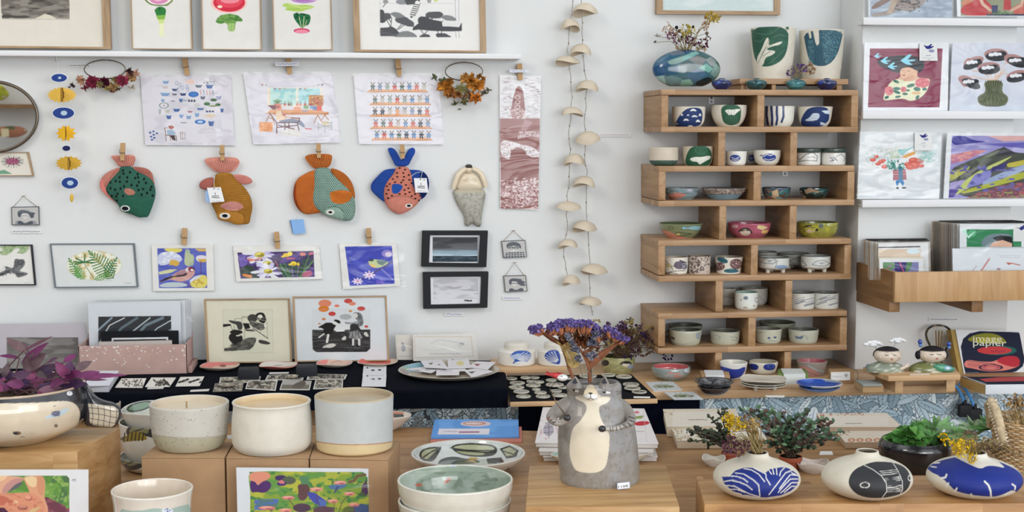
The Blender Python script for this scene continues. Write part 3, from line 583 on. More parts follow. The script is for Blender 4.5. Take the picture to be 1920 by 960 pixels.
for x,c in((440,'#c77f72'),(490,'#9a6b62'),(520,'#87a088'),(600,'#d3856c'),(640,'#e08f78'),(700,'#c9503f')):s+=[('p',[x-18,368,x+18,368,x+13,402,x-13,402],c),('l',[x,370,x-8,340],5,'#5b8260'),('l',[x,370,x+10,345],5,'#5b8260')]
s+=[('r',680,395,745,440,'#7fae84'),('r',760,395,800,440,'#7fa3c6'),('r',800,405,850,455,'#5f7fae'),('r',850,400,915,465,'#d3543f'),('e',600,435,50,22,'#e5a182'),('e',700,470,40,14,'#a79aa4'),
 ('p',[205,395,300,388,345,400,330,450,280,450,250,415],'#75424c'),('e',365,420,36,34,'#dc9a86'),('p',[330,410,350,395,385,400,370,425,340,440],'#a85a50'),('p',[320,470,400,450,460,540,440,600,350,600,318,530],'#e6cdb4'),('p',[395,455,470,550,440,560,400,500],'#c0766a'),('p',[345,595,520,560,640,580,700,650,690,690,620,640,560,620,400,625],'#7f8aa0'),('l',[430,540,560,560,620,570],20,'#dfb9a4'),('p',[690,680,795,695,780,708,700,700],'#c9737a')]
for l in([240,490,335,620,335,750],[340,620,620,610,630,560,520,555],[440,630,440,710],[490,620,498,770],[600,620,625,725],[340,680,600,650],[350,650,560,700]):s+=[('l',l,13,'#6a3f48')]
for l in([240,515,200,600],[265,515,310,640],[250,560,290,560],[860,515,815,620],[860,515,910,600],[960,515,905,590],[950,515,1000,580]):s+=[('l',l,11,'#b07856')]
s+=[('p',[910,600,1010,600,1000,645,920,645],'#d9c79c')]+[('l',l,9,'#9aa09c')for l in([870,610,870,720],[955,640,955,745],[1045,600,1040,710],[870,640,1040,680],[870,680,1040,650],[915,610,1045,620])]+[('p',[335,770,480,690,640,720,650,790,500,790],('#dcdcd6',.8))]
sleeved('art_print','sleeved print of a person sitting in a chair at a plant covered table',[(456,139),(622,138),(638,267),(475,271)],'#d8d7df',s,T5,-.008,.7,[(454,135),(625,134),(641,269),(472,273)])
s=[('n',140,480,720,930,80,50,.57,('#cccbd4',.8),57)];r=random.Random(9)
for j,(y,xa,xb)in enumerate(((590,235,625),(673,250,645),(748,250,645),(826,255,650),(900,262,655))):
    s+=[('p',[xa,y-2,xa+20,y-16,xb-20,y-16,xb,y-2],'#e3a97a'),('r',xa,y-5,xb,y+3,'#c98f62')]
    for k in range(8):
        x=xa+35+k*(xb-xa-60)/7;c=['#c25c50','#5f87b0','#8fa39a','#3c4250','#d99a6c','#7d8fae','#b8b2a8','#4d6b62'][r.randrange(8)];c2=['#c9c4bc','#aebccb','#d8c7b9'][r.randrange(3)]
        s+=[('e',x,y-44,11,12,c2),('l',[x-12,y-60,x-5,y-50],5,'#4a4c52'),('l',[x+12,y-60,x+5,y-50],5,'#4a4c52'),('l',[x-3,y-36,x-8,y-12],9,c),('l',[x+3,y-36,x+8,y-12],9,c),('e',x,y-35,16,8,c),('e',x-4,y-46,2.5,3,'#2d2d33'),('e',x+4,y-46,2.5,3,'#2d2d33')]
sleeved('art_print','sleeved print of five shelves lined with tiny animal figures',[(663,141),(823,142),(831,271),(673,270)],'#d8d8df',s,T3,-.008,.7,[(661,137),(826,137),(834,273),(671,273)])
peg(346,106,351,141,-.012,'peg holding the blue pots print from the ledge')
peg(541,107,543,139,-.012,'peg holding the seated person print from the ledge')
peg(746,111,749,143,-.012,'peg holding the five shelves print from the ledge')
def tagcard(name,label,quad,Y,col='#d8dadb',shapes=(),tf=None,cat='paper label',res=.8):return sheet(name,quad,VP_(Y),.0012,col,shapes,tf,res=res,label=label,cat=cat)
tagcard('name_label','thin white paper label clipped across the peg of the seated person print',[(516,117),(561,116),(561,124),(516,124)],-.026,'#d4d7de',[scrib(520,120,557,1,.9,'#7d8aa6',2.5)])
# ---- fish purses
def fishtag(label,quad,Y,string,flip=False):
    q=np.array(quad,float).reshape(4,2);c=q.mean(0);w=(q[1]-q[0])[0];h=(q[3]-q[0])[1]
    t=thing('price_tag',label,'paper tag',VP_(Y).pts(c[0],q[2,1]));u=lambda a,b:tuple(q[0]+(q[1]-q[0])*a+(q[3]-q[0])*b)
    S=[('e',*u(.5,.08),1.2,1.2,'#333333'),('e',*u(.8,.12),2.2,1.2,'#9aa0a0'),('l',[*u(.5,.36),*u(.5,.46)],1.6,'#55585c'),scrib(*u(.25,.56),u(.78,.5)[0],.8,1.3,'#3f4246',1.6),scrib(*u(.2,.67),u(.84,.5)[0],.8,1.3,'#3f4246',1.6,3),scrib(*u(.14,.9),u(.9,.5)[0],.4,.7,'#8a8d90',2,4)]
    sheet('card',q,VP_(Y),.001,'#e2e4e5',S,None,t,.45)
    m=MB();P=[VP_(Y).pts(x,y,.0015)for x,y in string];m.tube(P,.0007,'#d8d8d6',5);m.build('string','matte',t)
def fish(label,y0):
    return thing('fish_purse',label,'purse',WP(*y0,-.02),'fish shaped purses pegged to the wall')
T7=(0,230,4.1735);T8=(330,260,4.8);T9=(670,260,4.8)
PK,PD='#cf8d7e','#8c4f45'
f=fish('green dotted fish purse with salmon pink fins, leftmost',(245,410));pl=VP_(-.022)
m=MB();puff(m,[868,262,890,255,930,258,1000,250,1050,255,1063,275,1055,310,1040,345,930,348,905,305,875,280],pl,.004,PK,[('l',[990+(k-5)*9,345,962+(k-5)*20+28,268],4.5,PD)for k in range(11)],T7,R=24);m.build('tail_fin','cloth',f)
m=MB();puff(m,[945,345,860,375,800,420,778,470,785,520,830,570,900,620,930,640,1000,500,960,380],pl,.004,'#b8796c',[('l',[930-k*14,360+k*16,880-k*12,400+k*20],3,'#93584c')for k in range(9)]+[('p',[770,420,800,420,820,520,930,640,890,640,790,560],'#d9827a')],T7,c=(880,480));m.build('dorsal_fin','cloth',f)
m=MB();puff(m,[1010,345,1090,345,1160,360,1195,400,1200,440,1215,500,1150,480,1060,400],pl,.004,'#a3655a',[('l',[1060+k*14,350+k*5,1110+k*10,420+k*14],3,'#7d463e')for k in range(9)],T7);m.build('belly_fin','cloth',f)
dots=[967,373,972,397,1022,387,1080,402,940,427,1002,427,1063,432,1085,427,1131,440,911,455,944,461,999,460,1092,464,1147,470,866,467,978,496,1036,487,1079,491,1188,501,870,512,907,523,950,514,1090,526,1125,518,1181,523,926,556,1156,549,840,545,878,574,915,576,969,571,1115,561,1197,570,918,609]
m=MB();puff(m,[940,342,1028,340,1060,375,1130,405,1185,440,1212,490,1220,560,1205,620,1180,690,1158,742,1120,738,1090,745,1030,715,960,700,938,680,930,640,870,590,820,525,850,465,900,410,935,375],pl,.016,'#335f51',
 [('p',[935,610,1000,575,1100,570,1190,610,1215,640,1160,760,1080,755,930,700],'#2f604f'),('l',[950,605,1000,580,1080,568,1150,585,1195,615],3,'#264c40'),('m',dots,9,11,'#15211d'),('p',[975,520,1010,508,1050,525,1070,548,1035,568,990,558],'#b57a69'),('l',[985,535,1055,550],2,'#8a5548'),('l',[985,522,1050,538],2,'#8a5548'),('l',[990,548,1045,562],2,'#8a5548'),('e',983,670,38,24,'#e8e8e4'),('e',983,670,27,17,'#1a2028')],T7,off=.003,M=380,R=96);m.build('body','cloth',f)
f=fish('mustard brown fish purse with pink fins, second from left',(435,420))
m=MB();puff(m,[255,185,300,170,420,165,540,168,578,200,560,250,510,305,360,305,320,270,265,225],pl,.004,PK,[('l',[430+(k-6)*10,295,420+(k-6)*23,185+abs(k-6)*4],5,PD)for k in range(13)],T8);m.build('tail_fin','cloth',f)
for q,c,nm in(([340,345,280,352,225,380,205,420,220,450,270,462,330,440,345,400],'#a8665c','side_fin'),([510,325,570,320,640,335,690,370,685,400,630,415,560,400,515,370],'#c98378','side_fin')):
    cx=sum(q[::2])/len(q)*2;m=MB();puff(m,q,pl,.005,c,[('l',[min(q[::2])+10 if cx>400 else 345,350+k*11 if cx>400 else 360+k*12,max(q[::2])if cx>400 else 205,330+k*12 if cx>400 else 350+k*15],2.4,'#8c4a44')for k in range(8)],T8);m.build(nm,'cloth',f)
st=[('l',[(x,y+4*math.sin(x*.02+y))for x in range(300,700,11)],0,'#000')for y in()]
D=[]
for j in range(27):
    for x in range(300,700,10):D+=[x+(j%2)*4,330+j*16+6*math.sin(x*.02+j*.5)]
m=MB();puff(m,[360,308,505,305,520,350,600,420,650,480,685,560,688,640,672,700,662,768,600,772,530,775,480,745,380,735,365,680,320,590,300,520,330,420,345,360],pl,.016,'#a4722f',
 [('m',D,3.6,2.8,'#4e3414'),('p',[360,660,480,648,560,655,615,690,605,790,470,790,365,740],'#b27c36'),('l',[490,655,560,655,610,680,622,705],3.5,'#3f2a12'),('p',[395,605,440,575,510,560,580,575,615,610,600,622,550,650,470,640,420,620],'#c48a80')]+[('l',[410,608+k*3,500+k*8,575+k*10,600,590+k*9],2,'#8b5a58')for k in range(6)]+[('e',442,693,50,28,'#e9e6da'),('e',443,692,26,16,'#151a28')],T8,off=.003,M=380,R=96);m.build('body','cloth',f)
f=fish('orange and sea green fish purse, third from left',(640,412))
m=MB();puff(m,[1150,165,1200,140,1290,135,1400,140,1408,170,1385,265,1245,275,1195,225],pl,.004,'#bb6b33',[('l',[1310+(k-5)*11,265,1285+(k-5)*24,150],5,'#6d3a1d')for k in range(11)],T8);m.build('tail_fin','cloth',f)
m=MB();puff(m,[1245,280,1170,310,1095,355,1062,420,1052,520,1075,600,1120,660,1180,684,1260,672,1340,660,1400,500,1330,300],pl,.010,'#b9662f',[('l',[1060,350+k*12,1330,350+k*12],2.5,'#8f4a20')for k in range(28)]+[('p',[1040,420,1085,380,1075,500,1100,600,1150,690,1060,640],'#8a3d22')],T8);m.build('coin_pocket','cloth',f)
m=MB();puff(m,[1380,262,1450,275,1530,320,1590,400,1612,500,1610,560,1500,470,1420,340],pl,.006,'#ad622c',[('l',[1400+k*13,265,1400+k*13,560],2.5,'#7c4219')for k in range(17)],T8);m.build('belly_fin','cloth',f)
D=[];
for j in range(34):
    for x in range(1200,1630,19):D+=[x+(j%2)*9.5,270+j*14.5]
m=MB();puff(m,[1245,268,1330,258,1385,270,1400,310,1470,380,1560,460,1600,520,1617,600,1610,690,1580,738,1520,740,1450,720,1370,700,1290,655,1235,600,1220,520,1240,420],pl,.017,'#8aa79a',
 [('m',D,5.4,4.2,'#1c3033'),('p',[1310,670,1370,620,1440,610,1500,640,1510,740,1400,730],'#8fae9f'),('l',[1365,618,1430,608,1480,625,1505,655],4,'#233235'),('p',[1380,478,1480,458,1560,470,1600,500,1560,560,1490,590,1400,570,1390,520],'#c06c2c')]+[('l',[1590-k*2,505+k*8,1400+k*13,475+k*13],2.6,'#7c4219')for k in range(8)]+[('e',1389,660,38,24,'#eceae2'),('e',1389,660,18,11,'#14171c')],T8,off=.004,M=380,R=96);m.build('body','cloth',f)
f=fish('blue and coral pink dotted fish purse, rightmost',(755,400))
m=MB();puff(m,[272,95,285,80,320,82,350,110,370,150,385,190,415,185,440,130,465,90,500,78,522,95,520,130,490,180,458,252,345,252,320,200,290,140],pl,.006,'#27499a',[('l',[300,90,390,250],2.5,'#1b3678')],T9,c=(400,215));m.build('tail_fin','cloth',f)
m=MB();puff(m,[355,270,290,270,235,285,180,340,130,395,118,435,130,475,190,530,245,575,350,540,520,560,600,540,640,470,648,390,630,330,590,292,530,280,460,280],pl,.007,'#26468f',[('p',[560,300,650,300,660,500,590,560,560,500],'#16285c')],T9);m.build('fin_body','cloth',f)
m=MB();puff(m,[350,252,452,250,480,300,495,350,500,420,530,475,575,505,575,540,540,590,480,640,400,682,350,675,290,640,250,580,235,510,240,440,270,380,330,310],pl,.016,'#c27867',
 [('p',[255,560,320,525,400,512,480,530,600,580,480,700,300,690],'#c98272'),('l',[262,550,330,520,400,512,470,525,510,545],3,'#4a2b28'),('m',[380,265,428,278,358,308,413,308,462,326,358,342,418,342,318,362,410,373,466,370,337,390,393,393,490,400,290,407,265,427,435,415,458,445,278,460,422,460,262,496,467,480,378,495,430,496,518,498,310,512,487,515,565,515,275,533,520,537,555,556],11,7,'#17181c'),('p',[310,405,360,403,400,415,408,435,390,465,355,497,312,490,308,450],'#2a4f9e'),('e',462,602,32,19,'#e8dfd8'),('e',462,602,18,11,'#121418')],T9,off=.004,M=380,R=96);m.build('body','cloth',f)
for i,(x0,y0,x1,y1,w,l)in enumerate(((230,268,229,301,9,'peg holding the green dotted fish purse'),(416,272,417,301,8.5,'peg holding the mustard brown fish purse'),(597,269,598,296,8.5,'peg holding the orange and sea green fish purse'),(754,271,755,297,8.5,'peg holding the blue and coral fish purse'),(346,428,345,459,10,'peg above the goldfinch print'),(518,435,521,466,9.5,'peg above the daisies print'),(691,428,693,458,9,'peg above the small yellow bird print'),(974,119,976,150,9.5,'peg above the tall lighthouse print'))):
    peg(x0,y0,x1,y1,-.034 if i<4 else-.012,l,w)
fishtag('white price tag hanging over the mustard brown fish purse',[(388,352),(414,351),(421,378),(394,380)],-.048,[(402,352),(401,340),(403,330)])
fishtag('white price tag hanging over the blue and coral fish purse',[(776,334),(800,334),(803,361),(779,361)],-.048,[(789,335),(792,322),(780,324),(770,331)])
t=thing('blue_tag','folded pale blue card tag hanging below the orange fish purse','paper tag',WP(558,438,-.012))
sheet('card',[(545,412),(569,411),(573,437),(550,439)],VP_(-.012),.002,'#84aede',(),None,t);sheet('card_back',[(543,413),(549,412),(552,438),(549,438)],VP_(-.008),.001,'#5f88bd',(),None,t)
m=MB();m.tube([WP(557,412,-.013),WP(555,402,-.018)],.0005,'#c9c5c2',4);m.build('string','matte',t)
tagcard('blue_tag','pale blue tag behind the white tag of the mustard fish purse',[(385,358),(392,358),(394,380),(386,378)],-.045,'#8fb3dc',cat='paper tag')
# ---- ceramic mermaid
t=thing('ceramic_mermaid','pale ceramic mermaid figure with grey tail hanging on the wall','ceramic figure',WP(885,425,-.006));pl=VP_(-.006)
m=MB();puff(m,[860,455,1000,440,1150,455,1155,520,1135,620,1120,700,1118,790,1075,795,1040,755,1005,790,965,785,965,700,900,600,862,510],pl,.022,'#a9a89d',[('n',850,440,1160,800,12,10,.55,'#8f8e84',61),('r',850,440,1160,485,'#b2ab97')],T9,M=160,R=50);m.build('tail','stone',t)
m=MB();puff(m,[880,460,900,380,940,310,1005,290,1075,315,1115,380,1140,460,1010,470],pl,.016,'#d8ccb4',[('e',980,372,32,20,('#bba98c',.6)),('e',1045,372,30,20,('#bba98c',.6))],T9);m.build('torso','ceramic',t)
for P in([862,452,880,400,905,330,950,285,985,268],[1155,440,1145,390,1115,320,1075,285,1035,268]):
    q=np.array(P,float).reshape(-1,2)/4.8+np.array([670,260]);m=MB();m.tube([pl.pts(a,b,.012)for a,b in q],[.006,.0075,.008,.0075,.006],'#d9cbb0',10);m.build('arm','ceramic',t)
m=MB();m.ball(pl.pts(878.5,317.5,.012),(.011,.009,.011),'#d6c6ab');hd=m.build('head','ceramic',t)
m=MB();m.ball(pl.pts(879,312,.013),(.0105,.010,.0065),'#2e2b27');m.build('hair','ceramic',t)
# ---- linocut strip
RB='#8f5f5b';T10=(925,110,3.31);s=[('r',45,112,290,935,RB),('r',40,110,295,372,'#d6d7da')];r=random.Random(2)
for _ in range(150):y=r.uniform(115,368);x=r.choice([r.uniform(45,105),r.uniform(190,280)]);s+=[('l',[x,y,x+r.uniform(12,30),y+r.uniform(-1,2)],1.8,'#8b6b72')]
s+=[('p',[130,215,140,185,158,165,178,185,188,215,202,375,96,375],RB),('r',40,370,292,640,RB)]
for y in(240,270,300,325):s+=[('o',150,y,15,11,4,'#c9b3b4')]
s+=[('n',96,310,202,375,6,5,.5,'#cdb9ba',63),('p',[45,498,130,520,290,560,290,640,200,590,110,560,105,580,135,605,130,634,80,620,45,600],'#d9d6d8'),('n',45,498,290,640,6,5,.58,'#a88386',64,[45,498,130,520,290,560,290,640,200,590,110,560,135,605,130,634,45,600]),('e',155,600,50,48,'#8a5a56'),('r',100,612,290,640,'#8a5a56'),('p',[160,450,290,450,285,490,230,480,150,500],'#c9b6b8'),('n',150,450,290,505,5,5,.5,RB,65),('p',[195,375,245,395,200,450,170,440],'#a98284'),('l',[80,440,130,420,180,415],3,'#b99da0'),('l',[60,680,130,640],3,'#c9b0b2'),('p',[45,640,285,640,285,760,45,760],'#90635f'),('n',45,755,280,935,9,8,.52,'#cdb5b6',66),('n',120,740,280,850,10,7,.56,'#e0d3d4',67),('r',35,932,300,960,'#d3cdc8')]
sleeved('lighthouse_print','tall narrow reddish brown linocut of a lighthouse above rocks',[(937,141),(1014,144),(1009,393),(938,391)],'#d9d9da',s,T10,-.008,.7,[(936,140),(1015,143),(1010,394),(937,392)])
tagcard('name_label','thin white label clipped across the peg of the lighthouse print',[(955,130),(991,131),(991,136),(955,136)],-.026,'#d4d9e4',[scrib(960,133,986,.6,.8,'#8892a6',2.5)])
# ---- hooks under ledge
for x in(104,108,199,770,870,949):
    m=MB();a=WP(x,108,-.04);m.tube([a+Vector((0,0,.004)),a,a+Vector((0,-.004,-.006)),a+Vector((0,-.001,-.010)),a+Vector((0,.003,-.008))],.0012,'#dfe3e6',6)
    m.build('ledge_hook','metal',label='small clear hook screwed under the long white ledge',cat='hook',group='hooks under the long ledge')
# ---- wall texts
def wtext(label,x0,y,x1,amp=1.0,col='#5c5f66',seed=1,slip=None,Y=-.0035):
    yy=y;q=[(x0-3,yy-3.5),(x1+3,yy-3.5),(x1+3,yy+3.5),(x0-3,yy+3.5)]if not slip else slip
    sheet('name_label',q,VP_(Y),.0008,'#d9dadb',[scrib(x0,yy,x1,amp,1.0,col,2.0,seed)],res=.5,label=label,cat='paper label')
wtext('small printed name label near the left wreath',131,123,168)
wtext('small printed name label under the left hanging portrait tile',24,434,76,1.0,'#55585e',2)
wtext('small printed name label under the lower black framed photo',836,589,866,1.0,'#6a7bb0',3)
wtext('small printed name label under the lower portrait tile by black frames',945,559,976,.8,'#6a7bb0',4)
wtext('faint name label right of the shell garlands',1124,253,1180,.8,'#a99aa8',5)
wtext('faint name label on wall above the glass bulb',1744,599,1795,.8,'#6e7687',6,Y=-.183)
# ---- mirror
t=thing('round_mirror','round wall mirror with thin dark metal rim at left edge','mirror',WP(-15,285,-.02));pl=VP_(-.024);cx,cy,rx,ry=-17,219,87,66
m=MB();m.tube([pl.pts(cx+rx*math.cos(k*math.pi/36),cy+ry*math.sin(k*math.pi/36))for k in range(72)],.0045,'#6b6257',10,closed=True,up=(0,1,0));m.build('rim','metal',t)
m=MB();m.extr([(cx+rx*math.cos(-k*math.pi/36),cy+ry*math.sin(-k*math.pi/36))for k in range(72)],pl,.018,'#8b8880',off=-.001);m.build('mirror_glass','mirror',t)
class Mirrored:
    def __init__(s,Y):s.Y=Y;s.n=np.array((0,1.,0));s.m=WP(cx,cy,-.024).y
    def pts(s,px,py,off=0.0):
        px=np.asarray(px,float);py=np.asarray(py,float);d=nF+np.multiply.outer((px-960)/F,nR)-np.multiply.outer((py-480)/F,nU);d=d*np.array((1,-1,1));o=np.array((nC[0],2*s.m-nC[1],nC[2]));t=(s.Y+off-o[1])/d[...,1];return o+d*t[...,None]
# what the mirror shows: the opposite corner of the shop with two more fish purses hanging on a board
w0=Mirrored(-3.2);P_=w0.pts(np.array([-140,100]),np.array([120,300]));m=MB();m.box((P_[0,0]-.6,-3.25,0),(P_[1,0]+.05,-3.21,2.6),'#d0bd98');m.build('wall_front','wall',kind='structure')
mo=Mirrored(-3.12);Tq=(0,150,5.05)
for lab,body,c,eye,fin in(('green fish purse seen in the round mirror',[-120,80,-60,40,20,45,60,90,90,130,70,170,0,200,-80,180],'#a5a83a',(45,160),'#8a8a3a'),('pink brown fish purse with tag seen in the round mirror',[-80,470,0,440,100,435,200,440,280,475,230,520,140,550,40,540,-60,520],'#b07a62',(250,474),'#5f6a4a')):
    t=thing('fish_purse',lab,'purse',mo.pts(body[0]/5.05,150+body[1]/5.05),'fish purses opposite the mirror');m=MB();puff(m,body,mo,.016,c,[('e',*eye,16,11,'#e5dfd0'),('e',*eye,8,6,'#18181c'),('e',body[0]+180,(body[1]+body[7])/2,50,18,fin)],Tq,M=120,R=40);m.build('body','cloth',t)
t=thing('price_tag','cream price tag over the pink brown fish purse in mirror','paper tag',mo.pts(9,250,.03));A_=mo.pts(np.array([1,16,17,3]),np.array([242,241,256,257]),.03);m=MB();m.add(A_,[[0,1,2,3]],'#e0d3ae');m.build('card','paper',t)
m=MB();A_=w0.pts(np.array([-60,60,62,-60]),np.array([226,196,200,232]),.0);m.box((A_[0,0],-3.21,A_[1,2]-.02),(A_[1,0]+.1,-3.1,A_[1,2]),'#9c7a4c');m.build('wall_shelf','rackY',label='narrow wooden shelf seen crossing the round mirror',cat='wall shelf')
# ---- small frames
Tm=(0,150,5.05)
s=[('e',118,770,66,34,'#8a4560'),('n',50,735,190,805,5,5,.52,'#b0748b',71),('p',[-20,862,40,850,100,880,110,890,-20,892],'#6d9a82')]
for k in range(22):a=k*2*math.pi/22;s+=[('l',[118+60*math.cos(a)*1.0,770+30*math.sin(a),118+105*math.cos(a),772+58*math.sin(a)],6,'#2f2d33' if k%2 else '#8d9c98')]
framed('framed_print','small wooden framed pink thistle print below the mirror',[(-70,287),(53,285),(63,330),(-70,330)],(1.5,3,1.5,2),'#8a6b4d','#d6d2c8',s,Tm,-.012,.01,res=.7)
T13=(0,430,3.555)
s=[('p',[0,110,190,105,200,120,165,165,110,160,140,130,100,125,60,170,0,175,20,140],'#a3b48f'),('n',0,108,205,175,12,8,.5,'#7e9a6d',72,[0,110,190,105,200,120,165,165,110,160,140,130,100,125,60,170,0,175]),
 ('p',[30,245,50,248,90,262,95,200,110,195,130,200,155,198,168,215,165,240,145,262,125,280,190,290,180,305,130,322,110,318,100,295,60,288,0,320,-10,290,40,272],'#77797b'),('n',0,195,190,322,8,6,.54,'#4c4e51',73,[30,245,90,262,95,200,130,200,168,215,165,240,125,280,190,290,130,322,100,295,0,320,-10,290])]
s+=[('l',[100+k*12,200,110+k*5,240],3,'#3a3c3f')for k in range(6)]+[('l',[120+k*12,315-k*3,105+k*2,290],2.5,'#3a3c3f')for k in range(5)]+[('l',[-10,300+k*5,50,285],2.5,'#3a3c3f')for k in range(4)]+[scrib(160,357,205,3,2,'#888',5)]
framed('framed_print','black framed print of a flying grey bird at left edge',[(-90,459),(60,459),(67,535),(-90,535)],(1.6,3,2,3),'#25262b','#d9d9d5',s,T13,-.012,.01,res=.7,mat='matte')
oval=[(628+180*math.cos(k*math.pi/24),241+96*math.sin(k*math.pi/24))for k in range(48)]
s=[('e',628,241,184,99,'#b9c4b0'),('e',628,241,181,96,'#dfdfcf'),('n',448,145,808,337,26,18,.54,'#c9b98a',74,oval)]
def fern(x0,y0,x1,y1,n,L,c,w=4):
    o=[('l',[x0,y0,x1,y1],3,c)];dx,dy=x1-x0,y1-y0;D=math.hypot(dx,dy);nx,ny=-dy/D,dx/D
    for k in range(n):
        t=(k+.5)/n;l=L*math.sin(math.pi*min(1,t*.9+.12))*(1.1-t*.5)
        for sg in(1,-1):o+=[('l',[x0+dx*t,y0+dy*t,x0+dx*(t+.1)+nx*l*sg,y0+dy*(t+.1)+ny*l*sg],w,c)]
    return o
s+=fern(760,330,600,155,13,70,'#3f7a45',7)+fern(700,320,775,195,9,40,'#2f6d3d',7)+fern(540,325,462,200,9,38,'#4b8a4c',7)+fern(560,335,500,250,7,34,'#5f9a50',6)+fern(630,334,730,300,8,24,'#5b8f45',6)
s+=[('l',[560,225,600,290,630,335],4,'#4d6b3f')]+[('l',[562,220,562+65*math.cos(a),220+52*math.sin(a)],9,'#3b7141')for a in(-3.4,-2.6,-1.5,-.4,.05,3.2)]
s=[x for x in s]+[scrib(830,358,880,4,2.5,'#777',6),scrib(690,340,745,2,2,'#999',6)]
framed('framed_print','grey framed print of green ferns inside an oval',[(93,457),(252,456.5),(259,538.5),(102,540)],(2,3,2,3),'#6b7378','#cfd3d2',s,T13,-.012,.01,res=.7,mat='matte')
# ---- hanging portrait tiles
def tile(label,q,hook,s,tf,bg='#b5b5b3'):
    pl=VP_(-.008);q=np.array(q,float).reshape(4,2);t=thing('portrait_tile',label,'ceramic tile',pl.pts(*q[2:].mean(0)),'portrait tiles hanging on the wall')
    sheet('tile',q,pl,.005,'#33363b',[('p',list((q+np.array([(1.4,1.4),(-1.4,1.4),(-1.4,-1.4),(1.4,-1.4)])).ravel()),bg)]+[x for x in[]],None,t,.6)if False else None
    C=[('p',list(((q+np.array([(1.3,1.3),(-1.3,1.3),(-1.3,-1.3),(1.3,-1.3)]))-np.array(tf[:2])).ravel()*tf[2]),bg)]
    sheet('tile',q,pl,.005,'#33363b',C+s,tf,t,.45,mat='ceramic')
    m=MB();m.tube([pl.pts(*(q[0]+(3,1)),.001),pl.pts(*hook,.002),pl.pts(*(q[1]+(-3,1)),.001)],.0008,'#8d7a5f',5)
    m.tube([pl.pts(hook[0]-4,hook[1],.003),pl.pts(hook[0]+4,hook[1]-1,.004)],.0008,'#8d7a5f',5);m.build('twine','dry',t)
DK='#4a5059'
tile('portrait tile of a windswept bob haircut, left below the thistle print',[(21,388),(73,387),(74,422),(22,422)],(44,368),
 [('p',[140,735,135,700,160,682,210,685,245,700,285,708,265,716,268,742,240,750,225,712,190,705,165,712,160,745],DK),('l',[150,700,200,692,250,706],3,'#8d9299'),('l',[170,715,165,740],3,'#8d9299'),('p',[172,712,225,715,215,745,198,756,180,745],'#c6c6c4'),('l',[178,728,218,730],3,DK),('p',[110,800,125,768,165,765,195,790,240,765,285,770,295,800],'#8b8f94'),('p',[135,800,140,770,165,768,195,792,238,768,258,772,262,800],DK)],T7)
T15=(720,420,3.43)
tile('portrait tile of short hair with glasses and checked collar, upper of two',[(940,452),(985,450),(988,482),(944,484)],(963,433),
 [('p',[790,150,785,135,800,120,835,113,870,122,884,145,878,165,870,145,835,138,800,145,796,165],DK),('p',[800,145,868,145,862,172,835,182,808,172],'#c9c9c6'),('l',[800,152,870,152],5,DK),('o',818,154,12,9,4,DK),('o',850,154,12,9,4,DK),('p',[772,215,778,185,835,180,900,180,908,212],DK)]+[('l',[780+k*18,182,778+k*19,214],3.5,'#b9bab8')for k in range(8)]+[('l',[775,193,905,190],3,'#b9bab8'),('l',[775,205,905,202],3,'#b9bab8')],T15)
tile('portrait tile of blown hair and bare shoulders, lower of two',[(944,517),(986,516),(989,546),(947,548)],(965,493),
 [('p',[805,385,802,360,825,348,860,352,890,355,880,362,918,375,895,382,920,395,885,400,860,385,850,370,825,368,815,395],DK),('p',[822,370,858,372,855,395,840,402,825,395],'#c9c9c6'),('l',[822,382,860,382],5,DK),('p',[785,436,795,412,825,410,850,425,880,408,915,412,920,434],'#bdbdbb'),('p',[800,437,805,415,825,412,850,428,878,410,895,414,902,436],DK)],T15)
# ---- three small sleeved prints
Tb=(280,430,8.)
s=[('p',[118,285,848,282,870,880,145,882],'#5c66b8'),('n',110,280,870,885,120,70,.55,'#4a55ad',81,[118,285,848,282,870,880,145,882]),('p',[200,285,490,285,500,320,430,350,330,345,260,330],'#d9cd6a'),('p',[122,350,350,330,450,380,500,440,460,500,330,490,250,540,135,540],'#c3c9e0'),('n',122,330,500,545,60,30,.5,'#dfe3ee',82,[122,350,350,330,450,380,500,440,460,500,330,490,250,540,135,540]),('p',[320,450,430,470,460,520,400,560,330,530,290,545,310,480],'#cfa94d'),('p',[540,300,590,300,600,360,680,400,660,540,560,560,520,500,530,420],'#b5bf9a'),('n',520,300,680,560,40,50,.5,'#9fb59a',83,[540,300,590,300,680,400,660,540,560,560,520,500]),('p',[700,400,780,385,858,400,860,470,740,490,700,460],'#d5d3dc'),('p',[720,450,850,440,850,490,760,495],'#cda64c'),('p',[680,290,848,290,850,330,740,330],'#cfae62'),('l',[772,480,775,705],12,'#5b3d72'),('l',[365,540,440,615],8,'#5b4a62'),('p',[600,790,650,720,760,680,868,690,875,880,640,880],'#d6cc6b'),('p',[600,780,680,710,800,680,700,760,640,800],'#cdd2e2'),('n',600,700,875,880,40,30,.52,'#c4a13c',84,[600,790,760,720,868,720,875,880,640,880]),('p',[138,640,300,600,420,600,330,650,150,680],'#c9cc9d'),('p',[150,830,300,790,520,800,600,850,400,870,160,870],'#b9c6c8'),
 ('p',[145,790,240,740,340,700,400,650,480,610,545,600,560,570,610,560,670,575,685,620,680,670,640,720,560,770,470,790,380,770,300,750,200,780,150,800],'#c69a92'),('p',[145,785,260,720,340,700,420,690,560,650,575,665,540,700,440,715,360,720,260,760,150,795],'#2c2233'),('p',[380,690,420,640,530,610,575,640,500,680],'#a77f85'),('e',630,600,50,36,'#7d2b3e'),('e',640,610,26,16,'#f0dfe0'),('p',[540,590,580,570,590,630,550,640],'#d9c9cc'),('e',665,590,12,16,'#3c1f2b'),('p',[340,720,400,712,380,735],'#cfae3f'),('l',[530,790,570,820,620,875],10,'#6b3a4a')]
